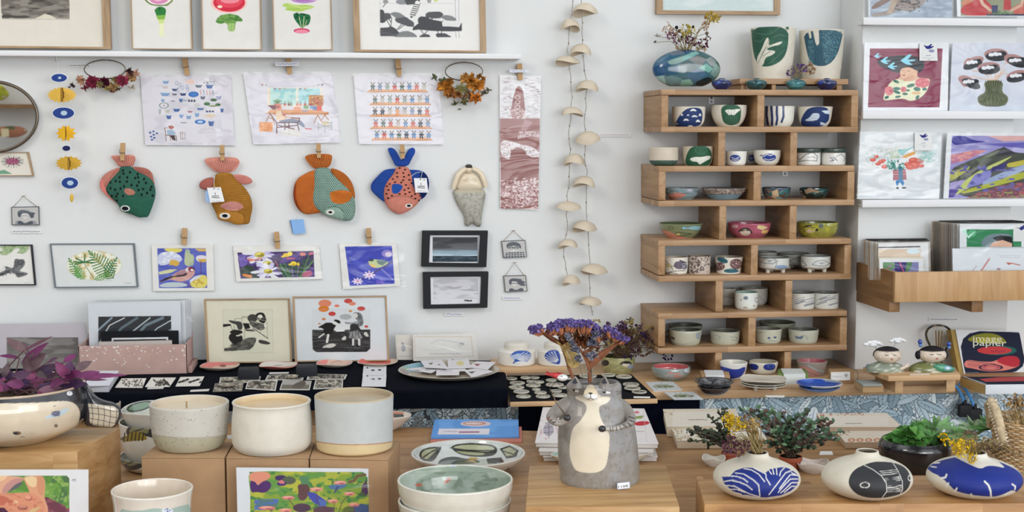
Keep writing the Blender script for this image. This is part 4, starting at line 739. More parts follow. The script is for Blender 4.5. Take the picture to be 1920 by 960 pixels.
sleeved('bird_print','sleeved print of a pink goldfinch among yellow blossoms on purple',[(284,460),(399,457),(402,545),(287,546)],WH,s,Tb,-.008,.6,[(282,455),(409,455),(411,546),(285,548)])
T14=(370,420,3.4275);r=random.Random(3)
T14d=(430,450,8.711);Q_=[130,205,750,185,1375,178,1395,600,800,605,185,630];q4_=Q_[:2]+Q_[4:6]+Q_[6:8]+Q_[10:]
s=[('p',q4_,'#3d2c5c'),('p',[140,230,280,240,330,300,300,400,180,460,160,340],'#7360ae'),('n',130,178,1395,630,90,50,.52,('#5d4590',.8),85,q4_),('p',[180,450,340,390,430,500,560,560,520,625,190,625],'#34463f'),('p',[780,400,1000,380,1240,300,1370,330,1300,470,1170,600,880,600],'#37503f'),('n',780,300,1380,600,60,34,.5,('#3d3566',.8),86,[780,400,1240,300,1370,330,1300,470,1170,600,880,600])]
s+=[('l',[x0,600,x1,y1],w,c)for x0,x1,y1,w,c in((960,830,400,30,'#557f58'),(1000,900,380,22,'#3f6b48'),(1040,1020,430,8,'#8f7fb5'),(1110,1130,430,8,'#8f7fb5'),(1150,1370,340,28,'#5f7f58'),(1180,1300,250,18,'#4f7a4f'),(900,790,470,20,'#4a7350'))]
s+=[('p',[1140,230,1180,200,1240,210,1250,250,1180,262],'#d08078'),('p',[1290,220,1330,195,1372,195,1372,240,1310,250],'#bf6a80'),('p',[1180,560,1240,510,1350,500,1360,560,1300,600,1200,605],'#b56480'),('p',[200,570,240,550,370,575,360,620,260,600],'#dc8a4a')]
def daisy(x,y,R,yc,n=10,a0=0,a1=6.28,c='#dcdde6'):
    o=[]
    for k in range(n):a=a0+(a1-a0)*k/n+.2*math.sin(k*5);L=R*(.85+.25*math.sin(k*3.7));o+=[('p',[x+L*.15*math.cos(a+1.2),y+L*.15*math.sin(a+1.2),x+L*.7*math.cos(a+.2),y+L*.42*math.sin(a+.2),x+L*math.cos(a+.07),y+L*.55*math.sin(a+.07),x+L*.98*math.cos(a-.1),y+L*.54*math.sin(a-.1),x+L*.7*math.cos(a-.22),y+L*.42*math.sin(a-.22),x,y],(c if k%3 else '#c3bfe0'))]
    return o+[('e',x,y,yc,yc*.55,'#c9b83e'),('e',x+yc*.2,y+yc*.12,yc*.7,yc*.34,'#8f8a2c'),('e',x-yc*.25,y-yc*.15,yc*.5,yc*.22,'#e0d878')]
s+=daisy(495,240,290,84,13)+[('l',[300,310,430,330],26,'#dc8676'),('l',[330,345,560,290],20,'#d98a78'),('l',[420,330,520,370],14,'#7a2c56')]+daisy(620,380,190,70,12,1.2,5.2)+daisy(635,510,290,72,14,.3,5.9)
s+=[('e',935,245,60,30,'#e8c53a'),('e',990,225,42,34,'#f0d85c'),('e',880,270,34,16,'#e8c53a'),('l',[940,300,1060,305],22,'#c9607a'),('e',1050,385,50,36,'#f0d84a'),('e',1125,395,24,28,'#dfc23a'),('e',990,400,24,16,'#e8d050'),('e',1050,400,30,16,'#cfa428'),('l',[690,350,790,420,830,520],10,'#8f5f60'),('l',[750,340,800,420],10,'#b07a70')]
s+=[('p',[0,0,1568,0,1568,172,760,180,120,200,0,200],WH),('p',[0,640,185,634,800,612,1568,600,1568,800,0,800],WH),('p',[0,100,126,200,185,640,0,700],WH)]
sleeved('flower_print','sleeved wide print of white daisies and yellow tulips on purple',[(437,461),(598,460),(604,523),(443,528)],WH,s,T14d,-.008,.6,[(434,461),(600,459),(607,525),(441,530)])
s=[('p',[948,145,1250,140,1268,383,980,398],'#3b45ad'),('n',948,140,1268,398,90,60,.52,'#4c56bd',88,[948,145,1250,140,1268,383,980,398]),('n',1150,320,1268,390,40,30,.55,'#6a5bbd',89,[1150,320,1262,320,1268,383,1150,390]),('e',1220,190,36,24,'#8f83c9'),('e',1228,195,22,15,'#d9cfe0'),('l',[1005,372,1060,350,1120,320,1180,290,1255,240],7,'#4d3a55')]
for x,y,R in((1030,368,28),(1105,328,34)):
    for k in range(8):a=k*2*math.pi/8;s+=[('l',[x,y,x+R*math.cos(a),y+R*.7*math.sin(a)],10,'#dccde2')]
    s+=[('e',x,y,8,5,'#c4628a')]
s+=[('p',[1100,235,1140,225,1180,232,1225,240,1228,250,1190,275,1150,285,1115,265,1098,248],'#b5c48c'),('p',[1150,232,1225,240,1190,268,1160,255],'#5e7a78'),('p',[1100,255,1140,262,1150,283,1120,275],'#dcb650'),('e',1118,233,16,7,'#39424f'),('l',[1185,290,1255,355],9,('#9c96d8',.7)),('l',[1180,350,1190,385],6,('#8c86d0',.7))]
sleeved('bird_print','sleeved print of a small green yellow bird on a branch, bright blue',[(636,457),(743,455),(751,536),(643,542)],WH,s,T14,-.008,.6,[(635,456),(757,455),(762,538),(643,543)])
# ---- black framed photos
s=[('g',280,50,640,178,'#26282b','#6e7074'),('n',290,80,620,180,140,16,.5,('#1f2225',.5),91),('g',290,165,620,208,'#6c7a86','#bcd3de'),('n',290,170,620,208,60,8,.5,'#8ea5b2',92),('r',290,205,620,245,'#2c3840'),('n',290,205,620,245,30,6,.5,'#46555f',93),('r',280,50,312,260,'#dfe2e6'),('r',602,50,640,260,'#c8ccd2'),('r',280,50,640,84,'#dfe2e6'),('r',280,244,640,262,'#dfe2e6'),('r',602,80,612,250,'#a9adb3')]
framed('framed_photo','black framed photo of a dark stormy sea, upper of two',[(792,433),(915,433),(912,501),(790,500)],(8,14.5,7.5,14.5),'#17191d','#dfe2e6',s,T15,-.025,.022,res=.7,mat='matte',glaze=True,cat='framed photo')
s=[('g',300,330,625,520,'#bcbdc3','#d6d7db'),('n',300,340,625,480,110,24,.5,('#9fa0a6',.5),94),('n',380,400,610,450,80,12,.5,('#85868d',.6),95),('r',300,330,316,525,'#e0e2e6'),('r',606,330,630,525,'#d5d8dd'),('r',300,330,630,348,'#e0e2e6'),('r',300,513,630,525,'#e0e2e6'),('p',[510,487,540,487,548,492,566,486,568,494,556,500,520,494],'#1f2024'),('l',[520,492,520,501],2.5,'#1f2024'),('l',[540,492,540,501],2.5,'#1f2024'),('l',[560,492,560,501],2.5,'#1f2024')]
framed('framed_photo','black framed photo of pale misty sky with tiny animals, lower of two',[(793,511),(916,510),(914,577),(794,579)],(8.5,13.5,7.5,14),'#17191d','#dfe2e6',s,T15,-.025,.022,res=.7,mat='matte',glaze=True,cat='framed photo')

# ============================================================ cubby shelf
YF=-.23;cub=thing('cubby_shelf','stacked pine cubby shelf of four long boxes full of pottery','wall shelf',WP(1420,690,-.1))
def bd(x0,y0,x1,y1,mat,nm,Yf=YF,Yb=-.002,bev=.0012):
    """board seen from the front at rows y0..y1 and columns x0..x1"""
    a=WP((x0+x1)/2,y0,Yf);b=WP((x0+x1)/2,y1,Yf);ym=(y0+y1)/2;l=WP(x0,ym,Yf);r=WP(x1,ym,Yf)
    m=MB();m.box((l.x,Yf,b.z),(r.x,Yb,a.z),'#c99f6d',bev);m.build(nm,mat,cub);return a.z,b.z
BOX=[] # rows: left, right, top, bottom, divider x, thickness
TOPZ={}
for k,(xl,xr,yt,yb,dv,mt)in enumerate(((1240,1609,168,248,(1420,1433),0),(1235,1602,311,386,(1413,1427),0),(1234,1596,449,526,(1408,1421),0),(1234,1588,585,660,(1403,1417),0))):
    th=11.5
    t1,t0=bd(xl,yt,xr,yt+th-1,'shelfX','top_board');b1,b0=bd(xl,yb-th+1,xr,yb,'shelfX','bottom_board')
    TOPZ[k]=t1;BOX.append((b1,t1))
    bd(xl,yt+th-1,xl+13,yb-th+1,'shelfY','side_board',YF+.001);bd(xr-13,yt+th-1,xr,yb-th+1,'shelfY','side_board',YF+.001)
    bd(dv[0],yt+th-1,dv[1],yb-th+1,'shelfY','divider',YF+.001)
for xs,(y0,y1)in zip((((1347,1360),(1482,1495)),((1349,1362),(1481,1494)),((1342,1356),(1473,1486)),((1341,1354),(1471,1484))),((248,311),(386,449),(526,585),(660,0))):
    for x0,x1 in xs:
        a=WP((x0+x1)/2,y0,YF);b=WP((x0+x1)/2,y1,YF)if y1 else Vector((0,0,SZ));ym=(y0+(y1 or 712))/2;l=WP(x0,ym,YF);r_=WP(x1,ym,YF)
        m=MB();m.box((l.x,YF+.002,b.z),(r_.x,-.002,a.z),'#c99f6d',.0012);m.build('divider','shelfY',cub)
zA,zB,zC,zD=[b[0]for b in BOX];gA,gB,gC,gD=[TOPZ[k]for k in(1,2,3,0)] # gA: top of second box carries the gap row
z1t,z2t,z3t,z4t=TOPZ[0],TOPZ[1],TOPZ[2],TOPZ[3]
# price clips
for x,y,l in((1334,187,'small white enamel number plate inside top left cubby'),(1472,322,'small white enamel number plate inside second box right cubby')):
    sheet('number_plate',[(x-5.5,y-8),(x+5.5,y-8),(x+5.5,y+8),(x-5.5,y+8)],VP_(-.004),.002,'#f2fbfc',[('e',x,y-3.5,2.2,2.6,'#1d3a4d'),('e',x,y+3.5,2.2,2.6,'#1d3a4d')],res=.5,mat='ceramic',label=l,cat='number plate')

# ---- vessels in the cubbies; profile is (height share, radius in picture pixels)
CR='#d9d5c7';WHT='#dcdcd4';NV='#1f3566';GR='#2d5a44'
T5b=(1230,165,5.189);T11=(1190,240,4.363);T16=(1190,430,4.465);T22=(1190,620,4.465);T24=(1580,590,2.594)
V=vessel
def cup(lab,cx,yb,yt,prof,col,z,shapes=(),tf=None,nm='cup',cat='cup',grp='handmade cups on the cubby shelf',**k):k.setdefault('Y',-.165);return V(nm,lab,cat,cx,yb,yt,prof,col,z,shapes,tf,group=grp,**k)
moons=lambda pts,c='#e3e6e6':[('p',[x-w,y+h,x-w*.6,y-h*.5,x,y-h,x+w*.7,y-h*.3,x+w,y+h,x,y+h*.3],c)for x,y,w,h in pts]
cup('cream cup with navy patch of white crescents, far left in top box',1291,238,201,[(0,22),(.3,29),(1,31)],CR,zA,[('p',[310,190,430,190,455,240,450,320,420,378,200,385,185,350,230,260],NV)]+moons([(362,215,34,14),(375,275,32,11),(292,310,30,13),(408,322,24,16),(335,372,34,10),(252,260,12,14),(312,264,14,8),(428,262,14,16),(205,350,14,8)]),T5b,inner='#d5d0c0',mat='stone')
cup('cream cup with green cactus patch in top left cubby',1366,238,198,[(0,19),(.25,27),(.6,32),(1,33)],CR,zA,[('p',[628,160,830,160,826,300,800,350,730,366,670,350,640,300],GR),('p',[665,222,700,205,740,215,800,200,830,212,790,235,760,270,730,255,710,268,690,240],'#dfe3d8'),('l',[700,215,715,258],3,GR),('l',[740,218,730,255],3,GR),('l',[770,212,752,258],3,GR)]+[('l',[690+k*18,280,678+k*23,320,700+k*15,352],2.5,'#6a8f7c')for k in range(6)],T5b,inner='#d5d0c0',mat='stone')
cup('white cup with four navy stripes beside the top divider',1461,238,200,[(0,20),(.3,26),(1,28)],'#dcdcd2',zA,[('l',[1078,180,1075,260,1088,355],22,NV),('l',[1122,180,1130,300,1128,358],24,NV),('l',[1176,180,1175,240,1180,300,1170,355],23,NV),('l',[1238,180,1240,280,1222,330],22,NV)],T5b,inner='#c5ccd2',mat='ceramic')
cup('cream cup with navy patch of pale folded shapes, far right in top box',1527,237,201,[(0,22),(.3,29),(1,33)],CR,zA,[('p',[1500,183,1660,180,1690,240,1680,330,1620,380,1420,382,1405,320,1440,240],NV),('p',[1430,322,1500,285,1520,245,1585,245,1595,280,1560,322],'#c5d3e0'),('p',[1610,222,1700,215,1690,255,1650,250],'#cdd9e2'),('p',[1600,330,1650,345,1680,318,1650,362,1600,360],'#c5d3e0')]+[('l',[1450,318-k*16,1585,312-k*16],2,NV)for k in range(4)],T5b,inner='#cfcabc',mat='stone')
cup('cream cup with dark green checked base, left end of second row',1244,311,277,[(0,18),(.12,24),(.35,27),(1,27)],'#c9bfae',z2t,[('r',100,265,370,330,'#2e4a40')]+[('l',[105,278+k*12,365,278+k*12],1.6,'#7d978a')for k in range(3)]+[('l',[120+k*20,265,120+k*20,312],1.6,'#5f7c6e')for k in range(12)],T11,inner='#cfc8b8',mat='stone')
cup('cream cup with green patch and white leaf, beside checked base cup',1308,311,275,[(0,22),(.3,27),(1,28.5)],'#cfc7b4',z2t,[('p',[470,145,590,145,630,190,632,260,600,315,430,315,412,270,430,200],'#2a5a41'),('o',545,180,48,30,3,'#3f7458'),('p',[445,250,500,235,540,240,620,222,625,250,570,275,530,305,515,275,470,275],'#dfe3d8')],T11,inner='#cfc8b8',mat='stone')
cup('white cup with blue swirl medallion beside left spacer',1380,310,284,[(0,15),(.2,18),(1,20)],'#e0e1da',z2t,[('e',822,246,44,28,'#24408f'),('l',[790,240,822,254,855,240],5,'#dfe2e0'),('l',[795,258,822,266,850,258],4,'#dfe2e0')]+[('e',750,225+k*16,5,3,'#4a5ea0')for k in range(3)],T11,inner='#d5dadb',th=2)
cup('white cup with blue swirl, half hidden behind the others',1408,304,283,[(0,13),(.2,16),(1,17)],'#d3d5cf',z2t,[('e',955,245,26,28,'#24408f'),('l',[930,240,955,252,980,240],4,'#dfe2e0')],T11,inner='#c9cdca',th=2,Y=-.06)
cup('white cup with blue swirl medallion, right one of the pair',1438,309,282,[(0,15),(.2,21),(.6,24.5),(1,25)],'#e0e0d6',z2t,[('e',1100,240,56,32,'#24408f'),('l',[1055,235,1080,215,1110,225,1140,215],6,'#dfe2e0'),('l',[1060,252,1095,262,1140,250],5,'#dfe2e0'),('e',1035,225,12,5,'#33405f')],T11,inner='#d5dadb',th=2)
for i,(cx,lab,sh)in enumerate(((1515,'lidded white jar with dark green lid and whale drawing, nearer left',[('l',[1325,235,1350,262,1400,215,1460,200,1495,230,1490,270,1400,265,1330,275],6,'#4f5d63'),('l',[1420,240,1460,235,1480,245],4,'#4f5d63')]),(1562,'lidded white jar with dark green lid beside the wall corner',[('l',[1600,240,1630,265,1600,272],7,'#4a5f78'),('l',[1640,262,1650,232,1690,215,1720,240,1715,270],5,'#5f6d75'),('l',[1625,240,1660,268],8,'#4a5f78')]))):
    v=Ves();c_,s_,zt_=locate(cx,308,286,22,z2t,-.15);t=thing('lidded_jar',lab,'jar',(c_.x,c_.y,z2t),'whale jars in the second row')
    V('b','','',cx,308,286,[(0,20),(.1,22.5),(1,22.5)],'#dcddd8',z2t,sh,T11,part='jar_body',root=t,th=2,Y=-.15)
    c2=locate(cx,308,277,22,z2t);V('l','','',cx,286.5,277.5,[(0,24),(.2,25),(.85,25),(1,23)],'#36463f',zt_,part='lid',root=t,open_=False,Y=c_.y)
def bowl(lab,cx,yb,yt,prof,col,z,shapes=(),tf=None,**k):k.setdefault('Y',-.15);return V('bowl',lab,'bowl',cx,yb,yt,prof,col,z,shapes,tf,group='handmade bowls on the cubby shelf',**k)
Bw=lambda b,r:[(0,b),(.06,b*1.05),(.35,b+(r-b)*.62),(.7,b+(r-b)*.9),(1,r)]
bowl('grey blue bowl with pink fish, left in second box',1278,380,353,Bw(20,33),'#7f989f',zB,[('p',[250,560,290,535,360,525,430,545,380,575,300,585,255,580],'#c98a7c'),('n',250,480,540,540,24,8,.5,'#6c7377',101),('l',[300,610,360,590,430,600,500,570],7,'#a9c2c8'),('l',[380,598,440,585,520,560],4,'#a9c2c8'),('e',450,510,22,10,'#b2abbd')],T11,inner='#8a8d8c',mat='glaze')
bowl('wide flared bowl with grey speckled rim and blue band',1357,379,353,[(0,24),(.05,26),(.5,35),(1,42)],'#7895a3',zB,[('r',500,480,950,542,'#7d736d'),('n',500,480,950,542,10,6,.52,'#b9b0a6',102),('l',[520,543,900,543],4,'#5b5f62'),('l',[560,575,880,575],2,'#96b0bb')],T11,inner='#6f6660',mat='stone')
pat=lambda x0,x1,y0,y1,cs,sd:[('p',[x+a for x in(0,)for a in()]or[r.uniform(x0,x1)if i%2==0 else r.uniform(y0,y1)for i in range(6)],cs[k%len(cs)])for r in(random.Random(sd),)for k in range(16)]
bowl('small patchwork bowl of dark blue, brown and beige glaze',1455,378,352,Bw(17,27),'#3f5560',zB,pat(1035,1275,485,605,['#8a6f62','#2c6a6a','#4a4f6d','#c2a98a','#35506b','#6d8a8a','#5a3f3c'],5)+[('p',[1120,520,1170,500,1180,560,1130,565],'#c7ae8c')],T11,inner='#3a4a52',mat='glaze')
bowl('small patchwork bowl of dark green and black glaze',1526,378,353,Bw(18,28),'#1f3f42',zB,pat(1345,1590,485,605,['#2a5a58','#13211f','#c9b49a','#16302f','#4f7d78','#0f1b1c','#9a8069'],8)+[('e',1490,495,16,6,'#d9dcd8'),('l',[1380,545,1450,560,1520,530],12,'#111c1b')],T11,inner='#1f3234',mat='glaze')
bowl('olive bowl with coral patch and pale blue fish, left of third row',1276,449,419,[(0,24),(.05,25),(.4,34),(1,42)],'#78825f',z3t,[('p',[200,830,270,840,330,870,410,895,420,920,240,920,205,870],'#c88672'),('p',[385,800,430,815,480,800,550,800,540,840,480,835,430,825,390,835],'#8dbcc6'),('l',[385,800,430,815,480,800,550,800,540,840,480,835,430,825,390,835,385,800],3,'#36403a'),('l',[330,870,350,855,465,865,380,885,335,880],5,'#2c3530'),('e',355,870,18,10,'#c5b97a'),('o',298,820,16,12,4,'#39402f'),('r',180,900,500,925,'#c88672')],T11,inner='#5f6c50',mat='glaze')
bowl('pink bowl painted with a dark haired face and yellow fish',1404,446,418,[(0,26),(.05,27),(.4,37),(1,41)],'#a5566a',z3t,[('p',[840,850,880,815,930,815,965,850,960,870,930,845,870,850],'#22201f'),('e',905,855,42,26,'#d2c3b3'),('p',[870,835,940,832,935,845,905,838,875,848],'#22201f'),('p',[1010,795,1060,800,1090,815,1050,835,1000,820],'#d2c08c'),('p',[1040,840,1095,835,1080,860,1040,862],'#d2b66a'),('e',820,805,28,14,'#c9a3ac')],T11,inner='#a55c6e',mat='glaze')
bowl('yellow green bowl painted with a dark haired face',1532,443,417,[(0,28),(.05,29),(.4,36),(1,39)],'#8c8c3f',z3t,[('p',[1375,850,1375,815,1400,797,1450,792,1495,810,1505,840,1480,850,1465,815,1420,820,1400,845],'#1f1d1a'),('e',1437,832,42,28,'#c7b191'),('p',[1392,812,1440,806,1485,815,1465,825,1430,818,1400,830],'#1f1d1a'),('e',1600,790,30,14,'#b9bd8f'),('n',1330,770,1660,900,30,14,.55,'#a3a23c',103),('e',1525,800,20,20,'#5d6a66')],T11,inner='#6c7040',mat='glaze')
blob=lambda n,x0,x1,y0,y1,w,h,c,sd:[('e',r.uniform(x0,x1),r.uniform(y0,y1),r.uniform(w*.5,w),r.uniform(h*.5,h),c,r.uniform(0,180))for r in(random.Random(sd),)for _ in range(n)]
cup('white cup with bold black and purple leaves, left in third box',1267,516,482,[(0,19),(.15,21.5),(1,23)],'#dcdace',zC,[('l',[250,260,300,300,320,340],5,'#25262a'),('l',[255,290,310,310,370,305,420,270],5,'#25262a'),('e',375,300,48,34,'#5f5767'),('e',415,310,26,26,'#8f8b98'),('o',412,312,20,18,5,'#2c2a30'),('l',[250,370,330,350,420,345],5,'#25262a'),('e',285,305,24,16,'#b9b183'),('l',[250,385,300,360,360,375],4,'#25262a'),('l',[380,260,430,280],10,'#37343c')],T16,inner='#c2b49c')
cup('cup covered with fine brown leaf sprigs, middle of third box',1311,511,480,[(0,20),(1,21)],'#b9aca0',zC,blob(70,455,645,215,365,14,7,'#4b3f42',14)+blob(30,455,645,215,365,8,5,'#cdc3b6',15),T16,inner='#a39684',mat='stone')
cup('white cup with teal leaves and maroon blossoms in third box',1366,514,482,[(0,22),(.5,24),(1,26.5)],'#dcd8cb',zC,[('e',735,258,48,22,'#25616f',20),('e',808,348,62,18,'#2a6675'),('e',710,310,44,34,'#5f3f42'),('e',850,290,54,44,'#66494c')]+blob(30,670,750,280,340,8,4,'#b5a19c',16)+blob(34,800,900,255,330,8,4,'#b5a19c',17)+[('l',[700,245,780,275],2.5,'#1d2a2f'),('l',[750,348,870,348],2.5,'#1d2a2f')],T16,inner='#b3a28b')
def footed(lab,cx,yb,yt,r,col,z,sh,tf,rim='#45525a',Y=-.165,ft=6):
    c,s,zt=locate(cx,yb,yt,r*.55,z,Y);t=thing('footed_cup',lab,'cup',(c.x,c.y,z),'three footed cups in the third box')
    zf=z+ft/s;m=MB()
    V('b','','',cx,yb-ft,yt,[(0,r*.72),(.12,r*.93),(.3,r),(1,r)],col,zf,sh,tf,part='cup_body',root=t,Y=c.y,rough_rim=rim,th=2,inner='#a9aca4')
    for a in(-150,-30,90):
        m=MB();p=c+Vector((math.cos(math.radians(a))*r*.6/s,math.sin(math.radians(a))*r*.6/s,0));m.tube([p,p+Vector((0,0,ft*1.3/s))],[4/s,4.6/s],'#c9c6ba',10);m.build('foot','ceramic',t)
fl=lambda x,y:[('l',[x-70,y+10,x-30,y-20,x+30,y-25,x+80,y,x+40,y+22,x-20,y+20,x-70,y+10],5,'#5a6975'),('l',[x-20,y-5,x+40,y-5],4,'#7c8791'),('e',x+10,y,14,7,'#8c97a0')]
V('cup','plain grey footless cup hidden behind the left footed cup','cup',1437,502,472,[(0,17),(1,19)],'#b4b4ab',zC,[('l',[1035,250,1100,235,1160,250],4,'#7c8791')],T16,rough_rim='#5b6468',th=2,Y=-.05)
footed('white footed cup with fish drawing, front left of third box',1451,512,482,28,'#c9ccc6',zC,fl(1120,265)+[('l',[1160,235,1190,290,1170,330],5,'#5a6975'),('e',1230,315,50,16,'#7f98b5')],T16)
footed('grey footed cup with fish drawing, behind the right footed cup',1490,506,475,28,'#aeb0a8',zC,fl(1360,265),T16,Y=-.06)
footed('white footed cup with curled fish drawing, front right of third box',1529,512,479,27,'#cdcfca',zC,fl(1555,285)+[('l',[1400,260,1440,300,1410,310],6,'#5a6975')],T16)
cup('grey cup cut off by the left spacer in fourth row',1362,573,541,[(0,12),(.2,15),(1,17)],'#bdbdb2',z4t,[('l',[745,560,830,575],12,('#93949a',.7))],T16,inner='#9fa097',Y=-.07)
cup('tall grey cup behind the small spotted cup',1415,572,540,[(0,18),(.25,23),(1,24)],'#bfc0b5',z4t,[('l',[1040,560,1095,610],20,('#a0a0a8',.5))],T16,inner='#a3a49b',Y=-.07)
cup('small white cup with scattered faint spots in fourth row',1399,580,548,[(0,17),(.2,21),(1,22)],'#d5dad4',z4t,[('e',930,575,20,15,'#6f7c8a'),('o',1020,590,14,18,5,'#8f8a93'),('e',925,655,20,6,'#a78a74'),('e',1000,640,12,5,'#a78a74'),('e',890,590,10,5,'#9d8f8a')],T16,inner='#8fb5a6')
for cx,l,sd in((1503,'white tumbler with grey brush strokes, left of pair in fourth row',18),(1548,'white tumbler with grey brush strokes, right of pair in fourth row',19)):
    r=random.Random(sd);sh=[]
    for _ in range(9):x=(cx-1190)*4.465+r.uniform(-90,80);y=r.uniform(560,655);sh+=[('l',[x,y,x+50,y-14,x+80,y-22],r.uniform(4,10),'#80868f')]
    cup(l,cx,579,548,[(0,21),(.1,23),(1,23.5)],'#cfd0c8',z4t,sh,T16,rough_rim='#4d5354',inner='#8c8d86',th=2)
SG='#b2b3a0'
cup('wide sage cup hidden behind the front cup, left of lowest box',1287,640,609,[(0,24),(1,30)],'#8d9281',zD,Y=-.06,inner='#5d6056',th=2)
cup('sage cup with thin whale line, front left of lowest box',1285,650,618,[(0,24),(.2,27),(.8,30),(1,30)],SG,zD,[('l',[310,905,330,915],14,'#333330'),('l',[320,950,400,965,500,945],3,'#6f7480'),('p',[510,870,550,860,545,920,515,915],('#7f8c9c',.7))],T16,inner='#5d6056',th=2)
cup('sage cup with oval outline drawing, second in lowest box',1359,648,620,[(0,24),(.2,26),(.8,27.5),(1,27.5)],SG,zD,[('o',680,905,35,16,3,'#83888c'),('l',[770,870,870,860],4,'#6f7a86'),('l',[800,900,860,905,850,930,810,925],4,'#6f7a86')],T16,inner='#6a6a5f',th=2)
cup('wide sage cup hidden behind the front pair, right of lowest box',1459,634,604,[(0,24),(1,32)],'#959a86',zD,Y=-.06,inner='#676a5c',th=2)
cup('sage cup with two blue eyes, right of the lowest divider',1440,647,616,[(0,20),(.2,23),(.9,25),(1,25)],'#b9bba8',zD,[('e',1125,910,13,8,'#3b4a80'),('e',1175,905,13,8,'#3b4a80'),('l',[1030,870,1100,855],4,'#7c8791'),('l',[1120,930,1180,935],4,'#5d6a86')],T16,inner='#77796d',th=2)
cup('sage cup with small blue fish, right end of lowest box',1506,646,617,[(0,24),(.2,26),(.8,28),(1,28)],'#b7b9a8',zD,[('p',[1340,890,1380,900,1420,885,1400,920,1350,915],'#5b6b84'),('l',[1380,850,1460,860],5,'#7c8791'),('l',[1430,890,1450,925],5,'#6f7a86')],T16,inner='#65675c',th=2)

# ============================================================ on top of the cubby shelf
T6a=(1190,0,3.693)
v=thing('flat_round_vase','flattened round vase of teal, blue and grey patchwork glaze','vase',WP(1284,168,-.13));v.location.z=z1t;ORI[v.name]=Vector(v.location)
pl=VP_(-.13);prof=[]
for k in range(44):
    a=-math.pi/2+.42+k*(2*math.pi-.84)/43;prof+=[(1284+66*math.sin(a+math.pi/2 if False else a+math.pi),129+36.5*math.cos(a))]if False else[]
ou=[(357+235*math.cos(t),479+136*math.sin(t))for t in np.linspace(math.pi*.66,math.pi*2.34,60)]
r=random.Random(12);pc=['#2a5563','#3f7273','#6d8f8a','#1d3f5c','#7d8786','#35605c','#8fb0a8','#24476b','#4f5f66','#12303b']
TV=(1240,80,8.71)
S=[('p',p,q)for p,q in(([-220,300,60,160,300,120,340,190,60,300,-200,420],'#2a5a74'),([-220,420,60,310,110,400,60,560,-150,600],'#1f4c72'),([100,170,300,125,360,130,340,190,150,220],'#5f6b78'),([350,120,530,130,340,200],'#27507e'),([60,300,320,230,540,135,600,170,420,260,240,350,90,370],'#7f9c96'),([320,240,540,140,600,175,380,280,300,320],'#6fa39e'),([600,170,770,230,720,275,560,220],'#1f5254'),([250,350,380,290,460,320,560,430,430,490,240,500],'#274a48'),([400,270,560,210,700,270,600,400,470,330],'#6d6f6e'),([560,420,690,350,800,430,740,500],'#6aa596'),([680,280,780,240,870,310,830,400,760,380],'#7f8886'),([760,510,860,320,960,420,930,540,850,580],'#6f8f86'),([860,320,900,330,960,430,930,400],'#16302c'),([360,510,560,430,740,520,640,600,500,650,380,600],'#40627a'),([500,660,640,590,760,560,830,640,700,735,600,730],'#15272b'),([280,620,420,600,500,680,420,735,280,720],'#7aa596'),([-100,560,80,520,300,600,280,735,60,740],'#5f7d80'),([20,380,240,400,230,520,40,560],'#28536c'),([-150,560,0,540,100,740,0,740],'#8fb0ac'))]+[('n',-240,100,980,740,60,40,.55,('#1a3a52',.35),104)]
SV=[(x[0],[(v/8.71+TV[i%2]-T6a[i%2])*T6a[2]for i,v in enumerate(x[1])],x[2])for x in S if x[0]=='p']
m=MB();puff(m,[q for p in ou for q in p],pl,.034,'#3a6068',SV,T6a,M=360,R=110,back=1.0,sm=0,pw=2.6);m.build('body','glaze',v)
m=MB();a=pl.pts(1284,93);m.tube([Vector(a)+Vector((0,0,-.008)),Vector(a)+Vector((0,0,-.001))],[.02,.017],'#1c3038',24);m.build('mouth','glaze',v)
def sprig(mb,P,w,col):mb.tube(P,[w]*(len(P)-1)+[w*.6],col,5)
